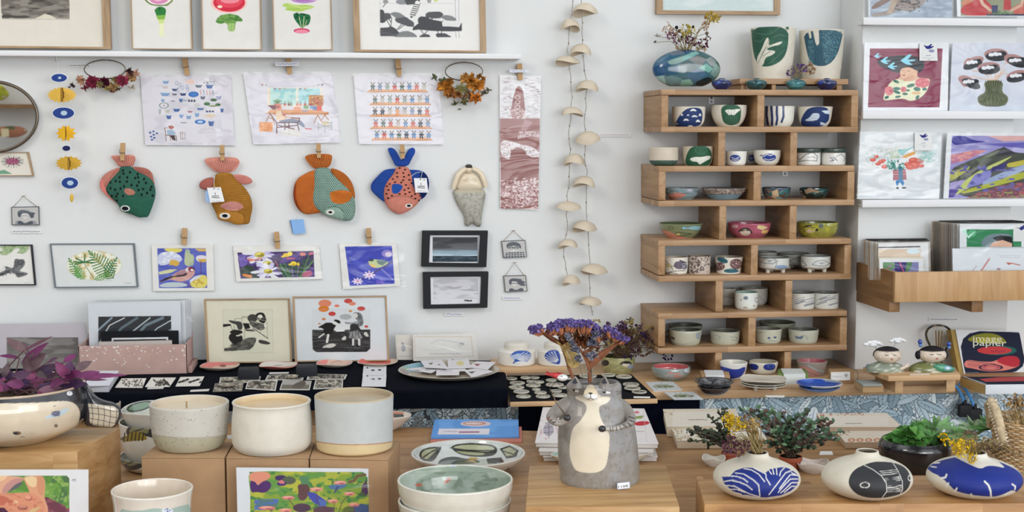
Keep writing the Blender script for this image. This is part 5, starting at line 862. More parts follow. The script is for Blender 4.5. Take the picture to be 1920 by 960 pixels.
def bouquet(name,label,cat,base,heads,Y,stem='#8a7a52',mat='dry',lens=None,seedv=1,sw=.0009):
    """heads: (px, py, size px, colour, kind) ; stems run from base pixel to each head"""
    r=random.Random(seedv);pb=WP(base[0],base[1],Y);t=thing(name,label,cat,pb);ms=MB();mh={}
    for i,(x,y,sz,c,kind)in enumerate(heads):
        Yh=Y+r.uniform(-.035,.035);h=WP(x,y,Yh);s=scl(h);sz=sz*(1.35 if kind in('puff','leaf','spike')else 1);b=pb+Vector((r.uniform(-.008,.008),r.uniform(-.006,.006),0));mid=b.lerp(h,.5)+Vector((0,r.uniform(-.01,.01),.02))
        ms.tube([b,mid,h],[sw,sw,sw*.7],stem,5);mb=mh.setdefault('flower',MB());R=sz/s
        if kind=='puff':
            for k in range(int(18+sz*2)):a=Vector((r.gauss(0,1),r.gauss(0,1),r.gauss(0,1))).normalized();p=h+a*R*r.uniform(.4,.9);mb.leaf(p,p+a*R*.5,R*.4,Vector((r.gauss(0,1),r.gauss(0,1),.2)),hx(c)*r.uniform(.7,1.15),n=3)
        elif kind=='ball':mb.ball(h,R,c,10,7)
        elif kind=='spike':
            d=(h-b).normalized()
            for k in range(int(sz*1.6)):a=Vector((r.gauss(0,1),r.gauss(0,1),.8)).normalized();p=h+d*R*(k/(sz*1.6)*2-1.2);mb.leaf(p,p+(a+d).normalized()*R*.5,R*.16,a,hx(c)*r.uniform(.7,1.2),n=3)
        elif kind=='daisy':
            for k in range(14):a=k*2*math.pi/14;d=Vector((math.cos(a),-.5,math.sin(a))).normalized();mb.leaf(h,h+d*R,R*.35,Vector((0,-1,0)),hx(c)*r.uniform(.75,1.1),n=3)
            mb.ball(h+Vector((0,-R*.25,0)),R*.35,hx(c)*.35,10,6)
        elif kind=='leaf':
            for k in range(3):a=Vector((r.gauss(0,1),r.gauss(0,.5),r.uniform(.1,1))).normalized();mb.leaf(h,h+a*R*1.4,R*.5,Vector((0,-1,.3)),hx(c)*r.uniform(.7,1.2),droop=.2)
    ms.build('stem',mat,t)
    for k,mb in mh.items():mb.build(k,mat,t)
    return t
bouquet('dried_bouquet','dried flowers standing in the flat round teal vase','dried flowers',(1287,102),[(x/3.693+1190,y/3.693,z,c,k)for x,y,z,c,k in((235,165,6,'#b08a66','spike'),(225,205,6,'#b9977e','puff'),(290,190,3.4,'#20222a','ball'),(270,225,6,'#a98a6e','puff'),(250,248,6,'#7a3a6a','puff'),(310,215,3.5,'#5b4a3f','ball'),(350,205,8,'#b3a042','puff'),(395,205,6,'#c7b85a','puff'),(405,185,2.5,'#2c2a20','ball'),(375,235,5,'#8a7d5d','puff'),(340,270,5,'#6a4550','puff'),(290,285,5,'#6c3c55','puff'),(385,280,6,'#5c3148','puff'),(420,285,6,'#6a3b52','puff'),(475,305,7,'#5a2c3a','puff'),(500,230,3.5,'#6f6256','ball'),(490,180,6,'#a8734e','puff'),(530,115,8,'#c5ac4a','puff'),(560,125,7,'#c2a648','puff'),(510,135,6,'#b3905a','puff'),(505,265,4,'#6a4a4a','puff'),(315,335,6,'#b3a277','puff'),(465,345,6,'#a89a72','puff'),(160,255,4,'#8f8984','leaf'),(130,295,4,'#57525a','leaf'),(330,255,3,'#3f3a38','ball'),(440,320,5,'#b5a98c','puff'))],-.13,seedv=4,lens=None)
# round glass pebbles
for cx,rx,base,cs,lab in((1353,19,'#15245e',['#2f4ea0','#0d1636','#4f6fc0'],'dark blue glazed pebble vase beside the big teal vase'),(1418,20,'#1d4a4d',['#3d7f7a','#0f2e33','#2a5f6e'],'teal glazed pebble vase at left end of the small plank'),(1492,19,'#2c6468',['#6fa8a2','#1b3f45','#3f8088'],'turquoise glazed pebble vase under the tiny dried flowers'),(1550,19,'#131f55',['#2f3f9c','#0c1230','#6a77c4'],'dark blue glazed pebble vase at right end of the small plank')):
    r=random.Random(cx);S=[('p',[cx+r.uniform(-18,18)if i%2==0 else 156+r.uniform(-10,10)for i in range(6)],(r.choice(cs),.8))for _ in range(9)]
    V('pebble_vase',lab,'small vase',cx,167.5,147.5,[(0,9),(.25,rx-3.5),(.55,rx),(.8,rx-2.5),(.95,8),(1,6)],base,z1t,S,None,mat='glaze',group='small glazed pebble vases on the cubby shelf',Y=-.2,th=2)
bouquet('tiny_bouquet','tiny purple and tan dried flowers in the turquoise pebble vase','dried flowers',(1492,148),[(1484,125,3,'#26262a','spike'),(1497,131,7,'#5f4a8a','puff'),(1505,127,6,'#6a4f96','puff'),(1482,136,5,'#5f4a70','puff'),(1518,129,8,'#a88a6c','puff'),(1522,133,5,'#9a7a5a','puff')],-.2,seedv=6)
# plank riser with two tall pots
a=WP(1388,147,-.19);b=WP(1592,159,-.19);pr=thing('small_riser','short pine plank riser carrying the two tall pots','riser',((a.x+b.x)/2,-.12,z1t))
m=MB();m.box((a.x,-.185,b.z+.001),(b.x,-.03,a.z),'#c99f6d',.0015);m.build('plank','shelfX',pr);zr=a.z
for x in((1391,1400),(1448,1456),(1570,1580)):
    m=MB();l=WP(x[0],163,-.18);q=WP(x[1],163,-.18);m.box((l.x,-.175,z1t),(q.x,-.04,b.z+.001),'#c99f6d',.001);m.build('support','shelfY',pr)
V('tall_pot','tall white pot with green panel of white leaves, left of two','pot',1448,148,54,[(0,33),(.04,34),(.5,39),(1,42)],'#d3cfc0',zr,[('p',[805,180,1068,180,1062,330,1030,410,960,455,880,465,835,420,815,330],'#2b5646'),('n',805,180,1068,465,40,30,.56,'#35624f',105,[805,180,1068,180,1062,330,1030,410,960,455,880,465,835,420,815,330]),('p',[840,410,880,340,915,250,935,280,920,320,1028,280,1010,310,950,320,900,345,985,352,950,385,905,395,890,455,860,455],'#d6d5c6'),('l',[870,400,910,330,990,285],3,'#2b5646'),('l',[885,390,940,355],3,'#2b5646'),('l',[855,440,880,380,930,275],2.5,'#2b5646'),('l',[1000,190,950,230,900,240,840,230],1.6,'#7d988a'),('l',[1060,250,1000,240,960,260],1.6,'#7d988a'),('l',[1040,340,980,400,930,440],1.6,'#7d988a'),('l',[830,280,870,290,900,260],1.6,'#7d988a')],T6a,inner='#c9c4b4',mat='stone',Y=-.105,group='tall white pots on the small plank')
V('tall_pot','tall white pot with deep teal panel and drips, right of two','pot',1539,148,58,[(0,34),(.04,35),(.5,39),(1,42)],'#d0ccbe',zr,[('p',[1165,210,1445,205,1430,290,1400,390,1340,455,1260,460,1210,430,1185,330],'#2d5263'),('p',[1232,205,1275,205,1278,300,1262,318,1250,290],'#d0ccbe'),('p',[1198,207,1218,207,1225,262,1212,268],'#d0ccbe'),('n',1280,210,1435,440,5,5,.5,'#56808c',106,[1285,215,1435,215,1400,380,1340,440,1310,430,1300,320]),('n',1200,280,1240,440,5,5,.5,'#56808c',107)],T6a,inner='#c9c4b4',mat='stone',Y=-.105,group='tall white pots on the small plank')

# ============================================================ shell garlands
def garland(label,pts,shells,seed,end=None):
    r=random.Random(seed);t=thing('shell_garland',label,'garland',WP(pts[-1][0],pts[-1][1],-.05));Y=-.05
    P=[]
    for i in range(len(pts)-1):
        for k in range(4):u=k/4;P.append((pts[i][0]*(1-u)+pts[i+1][0]*u+r.uniform(-1.6,1.6),pts[i][1]*(1-u)+pts[i+1][1]*u))
    P.append(pts[-1]);m=MB();m.tube([WP(x,y,Y+r.uniform(-.002,.002))for x,y in P],.0013,'#a7a19b',6)
    for x,y in P[1::2]:m.ball(WP(x,y,Y),(.0022,.0022,.003),'#8f8a85',6,5)
    m.build('twine','dry',t)
    for(x,y,w,h,tilt)in shells:
        m=MB();c=WP(x,y+h*.45,Y);s=scl(c);R=w/2/s;Hh=h/s;n=28;rows=9;Vv=[];ph=r.uniform(0,6)
        wob=lambda a:1+.10*math.sin(2*a+ph)+.07*math.sin(3*a+ph*2)
        for(rr,hh)in((R,Hh),(R*.93,Hh*.93)):
            for j in range(rows):
                f=j/(rows-1)*math.pi/2
                for k in range(n):
                    a=2*math.pi*k/n;q=math.sin(f+.02);Vv.append((rr*q*math.cos(a)*(wob(a)if j>3 else 1),rr*q*math.sin(a)*.8,hh*math.cos(f)-hh*.5+(.18*hh*math.sin(2*a+ph)if j==rows-1 else 0)))
        Rm=Matrix.Rotation(math.radians(tilt),3,'Y')@Matrix.Rotation(math.radians(r.uniform(-14,4)),3,'X')
        Vv=[tuple(c+Rm@Vector(q))for q in Vv];Fc=[]
        for L in(0,1):
            o=L*rows*n
            for j in range(rows-1):
                for k in range(n):q=[o+j*n+k,o+j*n+(k+1)%n,o+(j+1)*n+(k+1)%n,o+(j+1)*n+k];Fc.append(q[::-1]if L==0 else q)
        o1=(rows-1)*n
        for k in range(n):Fc.append([o1+k,o1+(k+1)%n,rows*n+o1+(k+1)%n,rows*n+o1+k])
        m.add(Vv,Fc,'#cbbfaa');m.build('shell','stone',t)
garland('left strand of cream ceramic shells on twine',[(1077,-10),(1070,40),(1064,95),(1070,140),(1072,195),(1067,250),(1069,290),(1066,345),(1063,375),(1063,430),(1056,470),(1064,515)],[(1069,36,37,20,4),(1063,106,45,14,2),(1072,201,45,15,3),(1077,289,41,19,-4),(1066,378,44,15,2),(1065,449,38,15,-3),(1070,516,34,17,-6)],31)
garland('right strand of cream ceramic shells on twine',[(1091,-10),(1091,60),(1094,120),(1100,170),(1097,230),(1096,280),(1100,320),(1101,400),(1106,480),(1105,560),(1111,592)],[(1097,7,48,20,0),(1090,83,42,20,0),(1102,151,45,19,0),(1102,247,44,21,-5),(1097,331,45,19,5),(1095,414,45,19,3),(1113,495,48,18,3),(1106,557,41,14,0)],32)

# ============================================================ paper mobile
t=thing('paper_mobile','paper mobile of blue discs and yellow stars on a thread','mobile',WP(135,378,-.07));Y=-.07
m=MB();m.tube([WP(x,y,Y)for x,y in((106,104),(108,113),(110,140),(116,178),(119,212),(124,250),(124,278),(128,306),(131,342),(134,375))],.0005,'#c9c9c6',4);m.build('thread','matte',t)
for x,y,rx,ry,hole in((111,146,14.5,7.5,3),(119,212,20,10.5,6),(124.5,278,7.5,5,0),(131,343,15.5,10.5,6)):
    for pl,q in((VP_(Y),1.0),):
        m=MB();puff(m,[c for k in range(36)for c in(x+(rx+1.8)*math.cos(k*math.pi/18),y+(ry+1.4)*math.sin(k*math.pi/18))],pl,.0012,'#cdd3dc',[('e',x,y,rx,ry,'#263f82' if rx>8 else '#1d2450'),('e',x+1,y,hole+.01,hole*.75+.01,'#a9c0d0')],R=30,M=90,sm=0,back=1);m.build('paper_disc','paper',t)
for x,y,rx,ry,n,c1,c2,typ in((115,178,29,15,18,'#d9b14e','#b8892e',0),(123,250,20,16,10,'#dfae2a','#e7bb3c',1),(128,306,26,14,14,'#c79f3c','#b8902f',0)):
    P=[];
    for k in range(n*2):a=k*math.pi/n;q=1 if k%2==0 else(.8 if not typ else .68);P.append((x+rx*q*math.cos(a),y+ry*q*math.sin(a)))
    m=MB();pl=VP_(Y);Q=np.array(P);A=pl.pts(Q[:,0],Q[:,1]);A[:,1]+=np.abs(Q[:,0]-x)/rx*.008;c0=pl.pts(x,y)
    N=len(P);m.add(np.vstack([A,[c0]]),[[i,N,(i+1)%N]for i in range(N)],c1)
    for sg,ang in((1,.9),(1,1.25)): # folded fins standing out of the disc
        B=np.array([(x,y-ry*.95),(x+rx*.1,y-ry*.8),(x+rx*.28,y-ry*.9),(x+rx*.3,y-ry*.45),(x+rx*.42,y-ry*.3),(x+rx*.36,y),(x+rx*.42,y+ry*.35),(x+rx*.28,y+ry*.5),(x+rx*.24,y+ry*.9),(x+rx*.1,y+ry*.8),(x,y+ry)])
        C_=pl.pts(B[:,0],B[:,1]);C_[:,1]-=(B[:,0]-x)/rx*.09*ang+.012;m.add(C_,[list(range(len(B)))],c2)
    m.build('paper_star','paper',t)
m=MB();puff(m,[c for k in range(24)for c in(134.5+3.6*math.cos(k*math.pi/12),371+8*math.sin(k*math.pi/12))],VP_(Y),.003,'#cfae4c',R=6,M=30,sm=0);m.build('paper_disc','paper',t)

# ============================================================ wreaths
def wreath(label,cx,cy,rx,ry,Y,items,seed):
    t=thing('dried_wreath',label,'wreath',WP(cx,cy+ry,Y),'dried flower wreaths under the long ledge');pl=VP_(Y)
    m=MB();m.tube([pl.pts(cx+rx*math.cos(k*math.pi/30),cy+ry*math.sin(k*math.pi/30))for k in range(60)],.0016,'#6e675c',7,closed=True,up=(0,1,0));m.build('ring','metal',t)
    r=random.Random(seed);mf=MB();ml=MB()
    for x,y,sz,c,k in items:
        h=WP(x,y,Y-.015+r.uniform(-.01,.008));R=sz/scl(h)
        if k=='f':
            for ring in range(4):
                for q in range(20):a=q*2*math.pi/20+ring*.3;d=Vector((math.cos(a),-.15-.4*ring+r.uniform(-.2,.2),math.sin(a)*.7)).normalized();mf.leaf(h,h+d*R*r.uniform(.95,1.25)*(1-.18*ring),R*.5,Vector((0,-1,0)),hx(c)*r.uniform(.6,1.3),n=3)
            mf.ball(h+Vector((0,-R*.3,0)),R*.28,hx(c)*.45,8,5)
        elif k=='b':mf.ball(h,(R,R,R*1.2),hx(c),8,6)
        else:
            for q in range(int(k*2.6)):d=Vector((r.gauss(0,1),r.uniform(-.9,.2),r.gauss(0,.6))).normalized();ml.leaf(h+d*R*r.uniform(-.5,.3),h+d*R*r.uniform(.8,1.45),R*.55,Vector((r.gauss(0,.4),-1,.2)),hx(c)*r.uniform(.55,1.3),droop=r.uniform(-.2,.3))
    ml.build('foliage','dry',t);mf.build('flower','dry',t)
q=lambda x,y:(x/3.4275,y/3.4275)
wreath('dried wreath with crimson flowers at the left under the ledge',196.5,130,38.5,17.5,-.03,[(*q(595,528),13,'#7d2840','f'),(*q(672,532),11,'#4a1729','f'),(*q(785,518),12,'#8a3348','f'),(*q(525,515),9,'#b0866c',7),(*q(545,565),6,'#6a2a36',6),(*q(515,495),5,'#6f6a45',5),(*q(730,555),9,'#96794f',9),(*q(725,578),6,'#7a2f3d','f'),(*q(745,510),7,'#8a7d4d',8),(*q(840,490),10,'#a8755e',9),(*q(865,470),8,'#b58a74',7),(*q(832,458),7,'#3b2226',8),(*q(850,505),7,'#b0925e',6),(*q(690,570),6,'#8a804f',6),(*q(640,545),7,'#7d7448',6),(*q(465,550),5,'#3c2a35',5),(*q(445,560),3,'#3c2a35',4),(*q(760,570),5,'#5f4a3c',5),(*q(845,560),6,'#b3aaa0',5)],5)
q=lambda x,y:(620+x/3.4275,y/3.4275)
wreath('dried wreath with orange petals at the right under the ledge',870,134,35,17,-.03,[(*q(740,555),14,'#b5772f',14),(*q(760,590),10,'#a3682e',12),(*q(865,500),10,'#c08a4a',10),(*q(862,515),7,'#2b1518',6),(*q(900,520),13,'#b0742e',14),(*q(940,550),13,'#b87630',14),(*q(840,580),11,'#8f8a5c',12),(*q(835,580),6,'#a39a62','f'),(*q(810,610),10,'#8a5a33',12),(*q(890,610),10,'#80654a',12),(*q(930,625),11,'#bd6f2c',12),(*q(780,600),8,'#6f4a33',9),(*q(720,515),7,'#5c6348',5),(*q(665,495),7,'#565d46',4),(*q(980,505),6,'#a2703a',4),(*q(985,600),6,'#6c6454',7),(*q(1020,580),6,'#5d5a48',3),(*q(860,650),7,'#66623f',6),(*q(800,670),7,'#5f6349',3),(*q(825,700),4,'#5f6349',2),(*q(955,490),6,'#8f5f2c',5),(*q(760,520),8,'#8a5c2a',8)],6)

# ============================================================ right wall prints
T6=(1590,0,4.0);T12=(1590,230,4.8);Yp=-.206
TS=lambda x,y:[('p',[x,y,x+10,y+10,x+35,y+18,x+60,y-4,x+68,y+4,x+52,y+20,x+85,y+12,x+70,y+28,x+35,y+42,x+15,y+30],'#2c2f7a'),('e',x+62,y+52,22,12,'#8b92ae'),('l',[x+20,y+88,x+55,y+84],4,'#777b82'),scrib(x-5,y+104,x+80,2,2.5,'#9a9da2',6,3),('l',[x+35,y+118,x+52,y+118],4,'#7c7f86')]
s=[('p',[0,-120,800,-120,790,133,165,133,168,-120],'#8d9aa9'),('n',160,-120,800,133,90,16,.5,'#a3b1bd',111),('p',[175,45,260,-10,330,-30,330,0,240,50,180,75],'#6d5247'),('p',[170,100,260,95,320,60,360,20,380,-40,560,-60,590,0,540,55,470,90,380,75,320,110,250,122,175,125],'#8a7f78'),('n',350,-20,540,90,18,10,.54,'#403b3c',112),('p',[330,-20,380,-10,330,100,290,105],'#a2917f'),('l',[590,10,620,-20],5,'#332f33'),scrib(680,130,750,3,3,'#55606c',8)]
sleeved('art_print','grey blue print with brown creature, top left of right wall',[(1628,-40),(1786,-40),(1785,34),(1629,34)],'#c9cfd4',s,T6,Yp,.7)
s=[('r',845,-150,1400,118,'#8a8f74'),('p',[845,118,845,50,930,10,1000,-30,1100,60,1080,118],'#b03438'),('p',[1230,60,1300,20,1400,-10,1400,100,1250,110],'#bb6154'),('p',[1170,-10,1220,0,1225,75,1165,75],'#ad3a3c'),('p',[1075,40,1125,40,1120,100,1078,100],'#33395f'),('l',[990,-20,1010,30,1070,80],22,'#c9a58f'),('l',[1320,-30,1300,40,1225,78],20,'#c9a58f'),('r',1040,104,1400,118,'#2f2d4a'),('n',1050,80,1240,110,14,8,.5,'#4f7245',113),('p',[850,20,900,-30,960,-40,920,20,860,45],'#c07f60')]
sleeved('art_print','red and green print of family figures, top right of right wall',[(1793,-40),(1960,-40),(1960,31),(1795,31)],'#d9dde0',s,T6,Yp,.7)
s=[('p',[188,65,1010,65,975,733,165,733],'#7d2746'),('n',165,65,1010,733,160,90,.56,('#8a3253',.5),114,[188,65,1010,65,975,733,165,733]),
 ('p',[262,215,300,180,400,155,560,142,700,150,790,195,808,245,790,310,730,355,690,300,620,275,540,290,528,350,440,325,360,295,290,258],'#161c24'),
 ('p',[560,285,640,275,700,310,735,320,720,350,730,400,860,405,868,440,830,560,740,640,640,665,565,625,450,645,350,655,335,630,380,500,440,425,530,400],'#d0a68e'),('p',[440,425,530,410,600,440,700,430,730,402,860,405,868,440,830,560,740,640,640,665,568,627,450,645,350,655,335,630,380,500],'#dadcbc'),('p',[540,290,640,278,700,320,725,330,715,400,640,430,600,440,560,435,575,400,535,385,528,340],'#dcb396'),('p',[555,420,600,390,680,360,700,400,640,435,580,440],'#cfa083'),
 ('e',780,455,82,54,'#c45a66'),('n',700,400,862,510,24,14,.52,'#dc8688',115),('e',405,545,50,52,'#d0797c'),('e',428,545,18,14,'#a8485a'),('e',568,530,34,34,'#cc6f74'),('e',562,530,14,10,'#a8485a')]
for x,y,w,h,a in((490,520,44,18,0),(490,558,44,18,20),(650,485,48,20,-15),(720,525,40,24,10),(585,580,32,14,0),(618,540,24,12,0),(485,440,34,16,20),(378,618,28,16,-30),(505,612,34,14,-10),(725,618,28,18,-50),(805,525,26,18,0)):s+=[('e',x,y,w,h,'#2f6a5c',a)]
s+=[('e',710,570,54,16,'#d6b07c'),('l',[545,318,575,312],5,'#3c2d2c'),('l',[610,322,645,318],5,'#3c2d2c'),('l',[590,318,578,350],3,'#b08872'),('e',572,370,14,7,'#8f2830')]
def swal(x,y,k):return[('p',[x-58*k,y,x-20*k,y-22*k,x+22*k,y-60*k,x+70*k,y-66*k,x+40*k,y-30*k,x+14*k,y-8*k,x+110*k,y-12*k,x+90*k,y+6*k,x+20*k,y+10*k,x+85*k,y+42*k,x+20*k,y+44*k,x-18*k,y+22*k],'#86cfe2')]
s+=swal(262,153,.52)+swal(345,208,.75)+swal(425,270,.72)+swal(590,203,1.1)
T6w=(1600,80,6.033)
sleeved('art_print','crimson print of dark haired woman in floral blouse with blue birds',[(1621,80),(1779,81),(1777,208),(1618,208)],'#dadee1',s,T6w,Yp,.6,[(1619,79),(1781,79),(1779,208),(1616,208)])
def card(label,quad,tf,x,y,Y):sheet('price_card',quad,VP_(Y),.001,'#d9dbda',TS(x,y),tf,res=.5,label=label,cat='paper tag')
card('small card with blue bird clipped to crimson woman print',[(1724,81),(1757,81),(1758,114),(1724,114)],T6,565,330,Yp-.006)
s=[('n',770,320,1400,840,120,90,.55,('#c0c8d6',.8),116),('p',[1010,600,1170,600,1150,690,1200,720,1202,760,1170,800,1010,800,972,765,970,720,1040,690],'#5c6444')]
for k in range(7):s+=[('l',[1030+k*20,602,1055+k*11,690,985+k*34,745,1040+k*15,798],5,'#2f3526')]
for l in([1080,600,1010,540,930,530],[1090,600,1060,540],[1100,600,1110,470],[1120,600,1170,480,1200,470],[1110,600,1160,550,1230,560],[1070,600,1000,590,930,570],[1090,600,1180,520],[1100,600,1140,500]):s+=[('l',l,7,'#cfae95')]
for x,y,R,a in((1110,415,1.15,0),(935,475,1.,-60),(1055,515,1.1,-10),(1260,460,1.1,40),(910,620,1.,60),(1265,575,1.05,-30)):
    ca=a/60;s+=[('e',x-10*ca,y-8,78*R,38*R,'#a87f7d',a*.4),('e',x-40,y-4,40*R,24*R,'#a87f7d',a),('e',x+6+8*ca,y+8,74*R,32*R,'#1d2228',a*.4),('e',x+30,y+2,44*R,28*R,'#1d2228',-20),('p',[x-52*R,y+4,x-44*R,y-20,x-20*R,y-16,x-6*R,y-28,x+10*R,y-18,x+34*R,y-22,x+40*R,y+2,x+18*R,y-2,x+6*R,y+8,x-10*R,y,x-26*R,y+10],'#dcdfe3')]
sleeved('art_print','pale print of dark poppies in a striped green vase',[(1786,81),(1990,81),(1990,208),(1780,208)],'#c9cfda',s,T6,Yp,.6)
r=random.Random(8);s=[('n',90,80,860,690,130,60,.52,('#dfe3e4',.8),117)]
for _ in range(120):a=r.uniform(0,6.28);q_=r.random()**.6;x=270+110*q_*math.cos(a);y=320+95*q_*math.sin(a);s+=[('l',[x,y,x+r.uniform(-14,14),y-r.uniform(4,14)],3,r.choice(['#7fa88f','#a8c0a0','#cfa59a','#4f8f80']))]
for _ in range(60):s+=[('l',[410+r.uniform(-60,60),260+r.uniform(-50,60),420+r.uniform(-50,50),320],2.5,r.choice(['#b9c9a6','#d2bfa6','#8fb3a0']))]
for x,y,R in((255,305,22),(225,335,28),(300,350,30),(330,395,32),(270,370,26),(320,340,22),(540,375,34),(590,340,44),(640,345,40),(600,385,50),(660,388,26),(560,400,40)):s+=[('e',x,y,R,R*.62,'#c65549'),('e',x-R*.2,y-R*.2,R*.5,R*.28,'#d97a68')]
for _ in range(50):s+=[('e',430+r.uniform(-75,80),375+r.uniform(-38,40),16,6,r.choice(['#2f7f78','#5fa39a','#88bdb2','#24665f']),r.uniform(0,180))]
for _ in range(24):s+=[('l',[620+r.uniform(0,150),260+r.uniform(0,100),650+r.uniform(0,150),240+r.uniform(0,110)],7,('#8fc0b8',.7))]
s+=[('p',[440,250,470,235,500,250,600,210,590,222,520,262,500,290,470,290],'#7fb8b6'),('p',[480,310,560,270,615,255,600,285,520,320],'#d9a25a'),('p',[405,425,520,420,528,512,405,520],'#9c5664'),('l',[410,440,520,435],5,'#d39a9a'),('l',[408,465,520,462],5,'#d39a9a'),('p',[455,405,490,405,495,515,455,515],'#2f6f8c'),('p',[425,515,500,510,505,560,490,570,465,525,450,570,435,568],'#3f7fb8'),('e',445,588,12,9,'#16202a'),('e',505,587,22,7,'#16202a')]
sleeved('art_print','pale print of legs under a huge bouquet, left on lower ledge',[(1613,247),(1766,248),(1761,373),(1607,373)],'#cbd2d5',s,T12,Yp,.6,[(1611,246),(1769,246),(1764,373),(1605,373)])
card('small card with blue bird clipped to the bouquet print',[(1715,248),(1748,248),(1748,282),(1715,282)],T12,640,98,Yp-.006)
PM=[935,118,1700,118,1700,675,905,680]
s=[('p',PM,'#8c88bd'),('n',900,110,1700,300,160,26,.5,'#a9a6cf',118,PM),('p',[935,118,1060,118,1130,160,1260,170,1180,180,1040,195,935,205],'#33318c'),('p',[1250,118,1700,118,1700,160,1400,168],'#cfa5a3'),('p',[1180,190,1700,175,1700,240,1400,215],'#5c58a8'),('p',[925,290,1150,245,1250,250,1060,340,930,370],'#cd8a84'),('n',920,240,1260,370,50,18,.55,'#b06d88',119,[925,290,1150,245,1250,250,1060,340,930,370]),('p',[920,420,1000,380,1150,320,1300,260,1400,215,1500,275,1700,270,1700,680,905,680],'#43473f'),('p',[1400,215,1515,275,1440,290,1330,300,1370,240],'#34333f'),('p',[1150,330,1260,290,1380,240,1300,300,1180,360],'#5d6a52')]
for p,c in(([915,440,1100,390,1080,430,940,520,915,530],'#a9ab55'),([1040,530,1180,430,1400,330,1500,290,1360,380,1200,450,1130,560,1000,640,920,660,1020,560],'#b5bf6e'),([1420,370,1700,310,1700,350,1500,400,1440,400],'#b3ab3c'),([1140,470,1300,420,1280,500,1180,560,1060,590],'#7f7fbf'),([1220,520,1500,400,1700,350,1600,430,1320,540,1200,570],'#8f9fc0'),([1060,600,1300,540,1500,460,1700,420,1700,470,1450,540,1250,590,1000,650],'#a5aa3c'),([920,540,1060,510,1000,590,910,620],'#9a92c0'),([910,600,1000,600,950,670,905,675],'#4c3f8c'),([1300,400,1450,350,1400,420,1280,450],'#35316a'),([1060,680,1200,620,1400,560,1700,520,1700,680],'#6f4a55')):s+=[('p',p,c)]
s+=[('n',1060,520,1700,680,26,14,.5,'#a05560',120,[1060,680,1200,620,1400,560,1700,520,1700,680]),('n',905,380,1700,620,60,26,.6,'#5a5a9a',121,PM),('n',1060,600,1700,680,20,12,.58,'#8a8f50',122,[1060,680,1200,640,1700,600,1700,680])]
sleeved('art_print','vivid print of a dark peak over green and purple hillsides',[(1776,249),(1960,249),(1960,372),(1769,372)],'#d6dadd',s,T12,Yp,.6)

# ============================================================ card rack
yf=-.46;ZR0=WP(1740,566,yf).z;ZR1=WP(1740,510,yf).z;xl=WP(1678,540,yf).x;xr=WP(1960,540,yf).x+.3
rk=thing('card_rack','beech box shelf on the right wall holding sleeved cards','wall shelf',((xl+xr)/2,-.3,ZR0))
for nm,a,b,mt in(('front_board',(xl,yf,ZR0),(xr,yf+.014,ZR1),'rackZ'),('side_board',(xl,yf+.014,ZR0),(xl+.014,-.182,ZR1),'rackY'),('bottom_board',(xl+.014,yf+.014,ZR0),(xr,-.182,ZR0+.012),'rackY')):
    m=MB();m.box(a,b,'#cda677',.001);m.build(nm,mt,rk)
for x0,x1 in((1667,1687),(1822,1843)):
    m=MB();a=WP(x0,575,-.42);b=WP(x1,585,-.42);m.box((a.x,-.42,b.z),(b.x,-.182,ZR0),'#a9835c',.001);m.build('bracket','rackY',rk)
T17=(1590,400,4.0)
def rackcard(lab,quad,Y,base,s=(),th=.003,grp='sleeved cards in the wall rack',res=.7,tf=T17,slv=True,cat='greeting card'):
    q=np.array(quad,float).reshape(4,2);pl=VP_(Y);zb=pl.pts(q[3,0],q[3,1]);t=thing('sleeved_card',lab,cat,pl.pts(q[2:,0].mean(),q[2:,1].mean()),grp)
    sheet('card',q,pl,th,base,s,tf,t,res)
    if slv:sheet('sleeve',q+np.array([(-1.5,-3),(2,-3),(2,0),(-1.5,0)]),pl,.0004,'#ffffff',(),None,t,mat='sleeve',off=.0015)
r=random.Random(3)
for k in range(12):
    Yk=-.2-.012*k;x=max(1617+k*1.8,651+1028*3.44/(3.9+Yk));y=449+k*.5;rackcard('sleeved card edge in the left half of the rack, one of a packed row behind',[(x,y),(1735+k*.8,y-1),(1737+k*.8,525),(x,525)],Yk,r.choice(['#cdc9c2','#d6d6d2','#b9a68f','#c2bcae']),th=.003)
rackcard('sleeved card with black bar in left half of rack',[(1647,456),(1740,455),(1742,525),(1647,525)],-.346,'#d8dadb',[('l',[200,257,540,250],8,'#26272b'),('r',190,268,545,330,'#d3c2ad'),('e',490,285,50,20,'#cfe0e6')])
rackcard('small card with green and purple painting, front left of rack',[(1648,483),(1731,482),(1733,525),(1650,525)],-.358,'#d5ccb0',[('r',235,340,565,460,'#dadde0'),('r',262,366,530,450,'#7d7fae'),('p',[262,366,400,366,380,400,280,440,262,420],'#5f8a63'),('p',[350,366,440,366,440,450,350,450],'#3a3274'),('l',[390,370,420,445],10,'#b04f78'),('p',[440,366,485,366,470,420,430,445],'#4f7f55'),('l',[280,430,320,390],10,'#9a6f86')])
for k in range(14):
    x=1748+k*3.6;y=415+k*.35;rackcard('sleeved card edge in the right half of the rack, one of a packed row behind',[(x,y),(x+150,y-1),(x+152,520),(x,520)],-.23-.009*k,r.choice(['#a8a198','#8d857b','#c9cacb','#b7a792','#9a9189']),th=.003)
rackcard('sleeved card with green painting of a dark haired figure in rack',[(1800,420),(1990,421),(1990,515),(1799,515)],-.365,'#d2d7da',[('p',[890,120,1300,120,1300,252,890,252],'#2f7d52'),('p',[1000,210,1040,165,1120,150,1230,155,1235,210,1180,252,1000,252],'#6c7f86'),('p',[1085,185,1140,165,1230,175,1240,252,1180,252],'#14171c'),('p',[1060,250,1095,215,1160,200,1230,225,1230,252],'#d3ab93'),('e',930,150,30,26,'#4fa573'),('p',[850,130,880,110,900,170,960,130,905,190],'#b5dccd'),('r',1240,80,1400,210,'#d3d4d2'),('p',[1260,95,1275,115,1320,85,1330,110,1300,130],'#2c2f7a')])
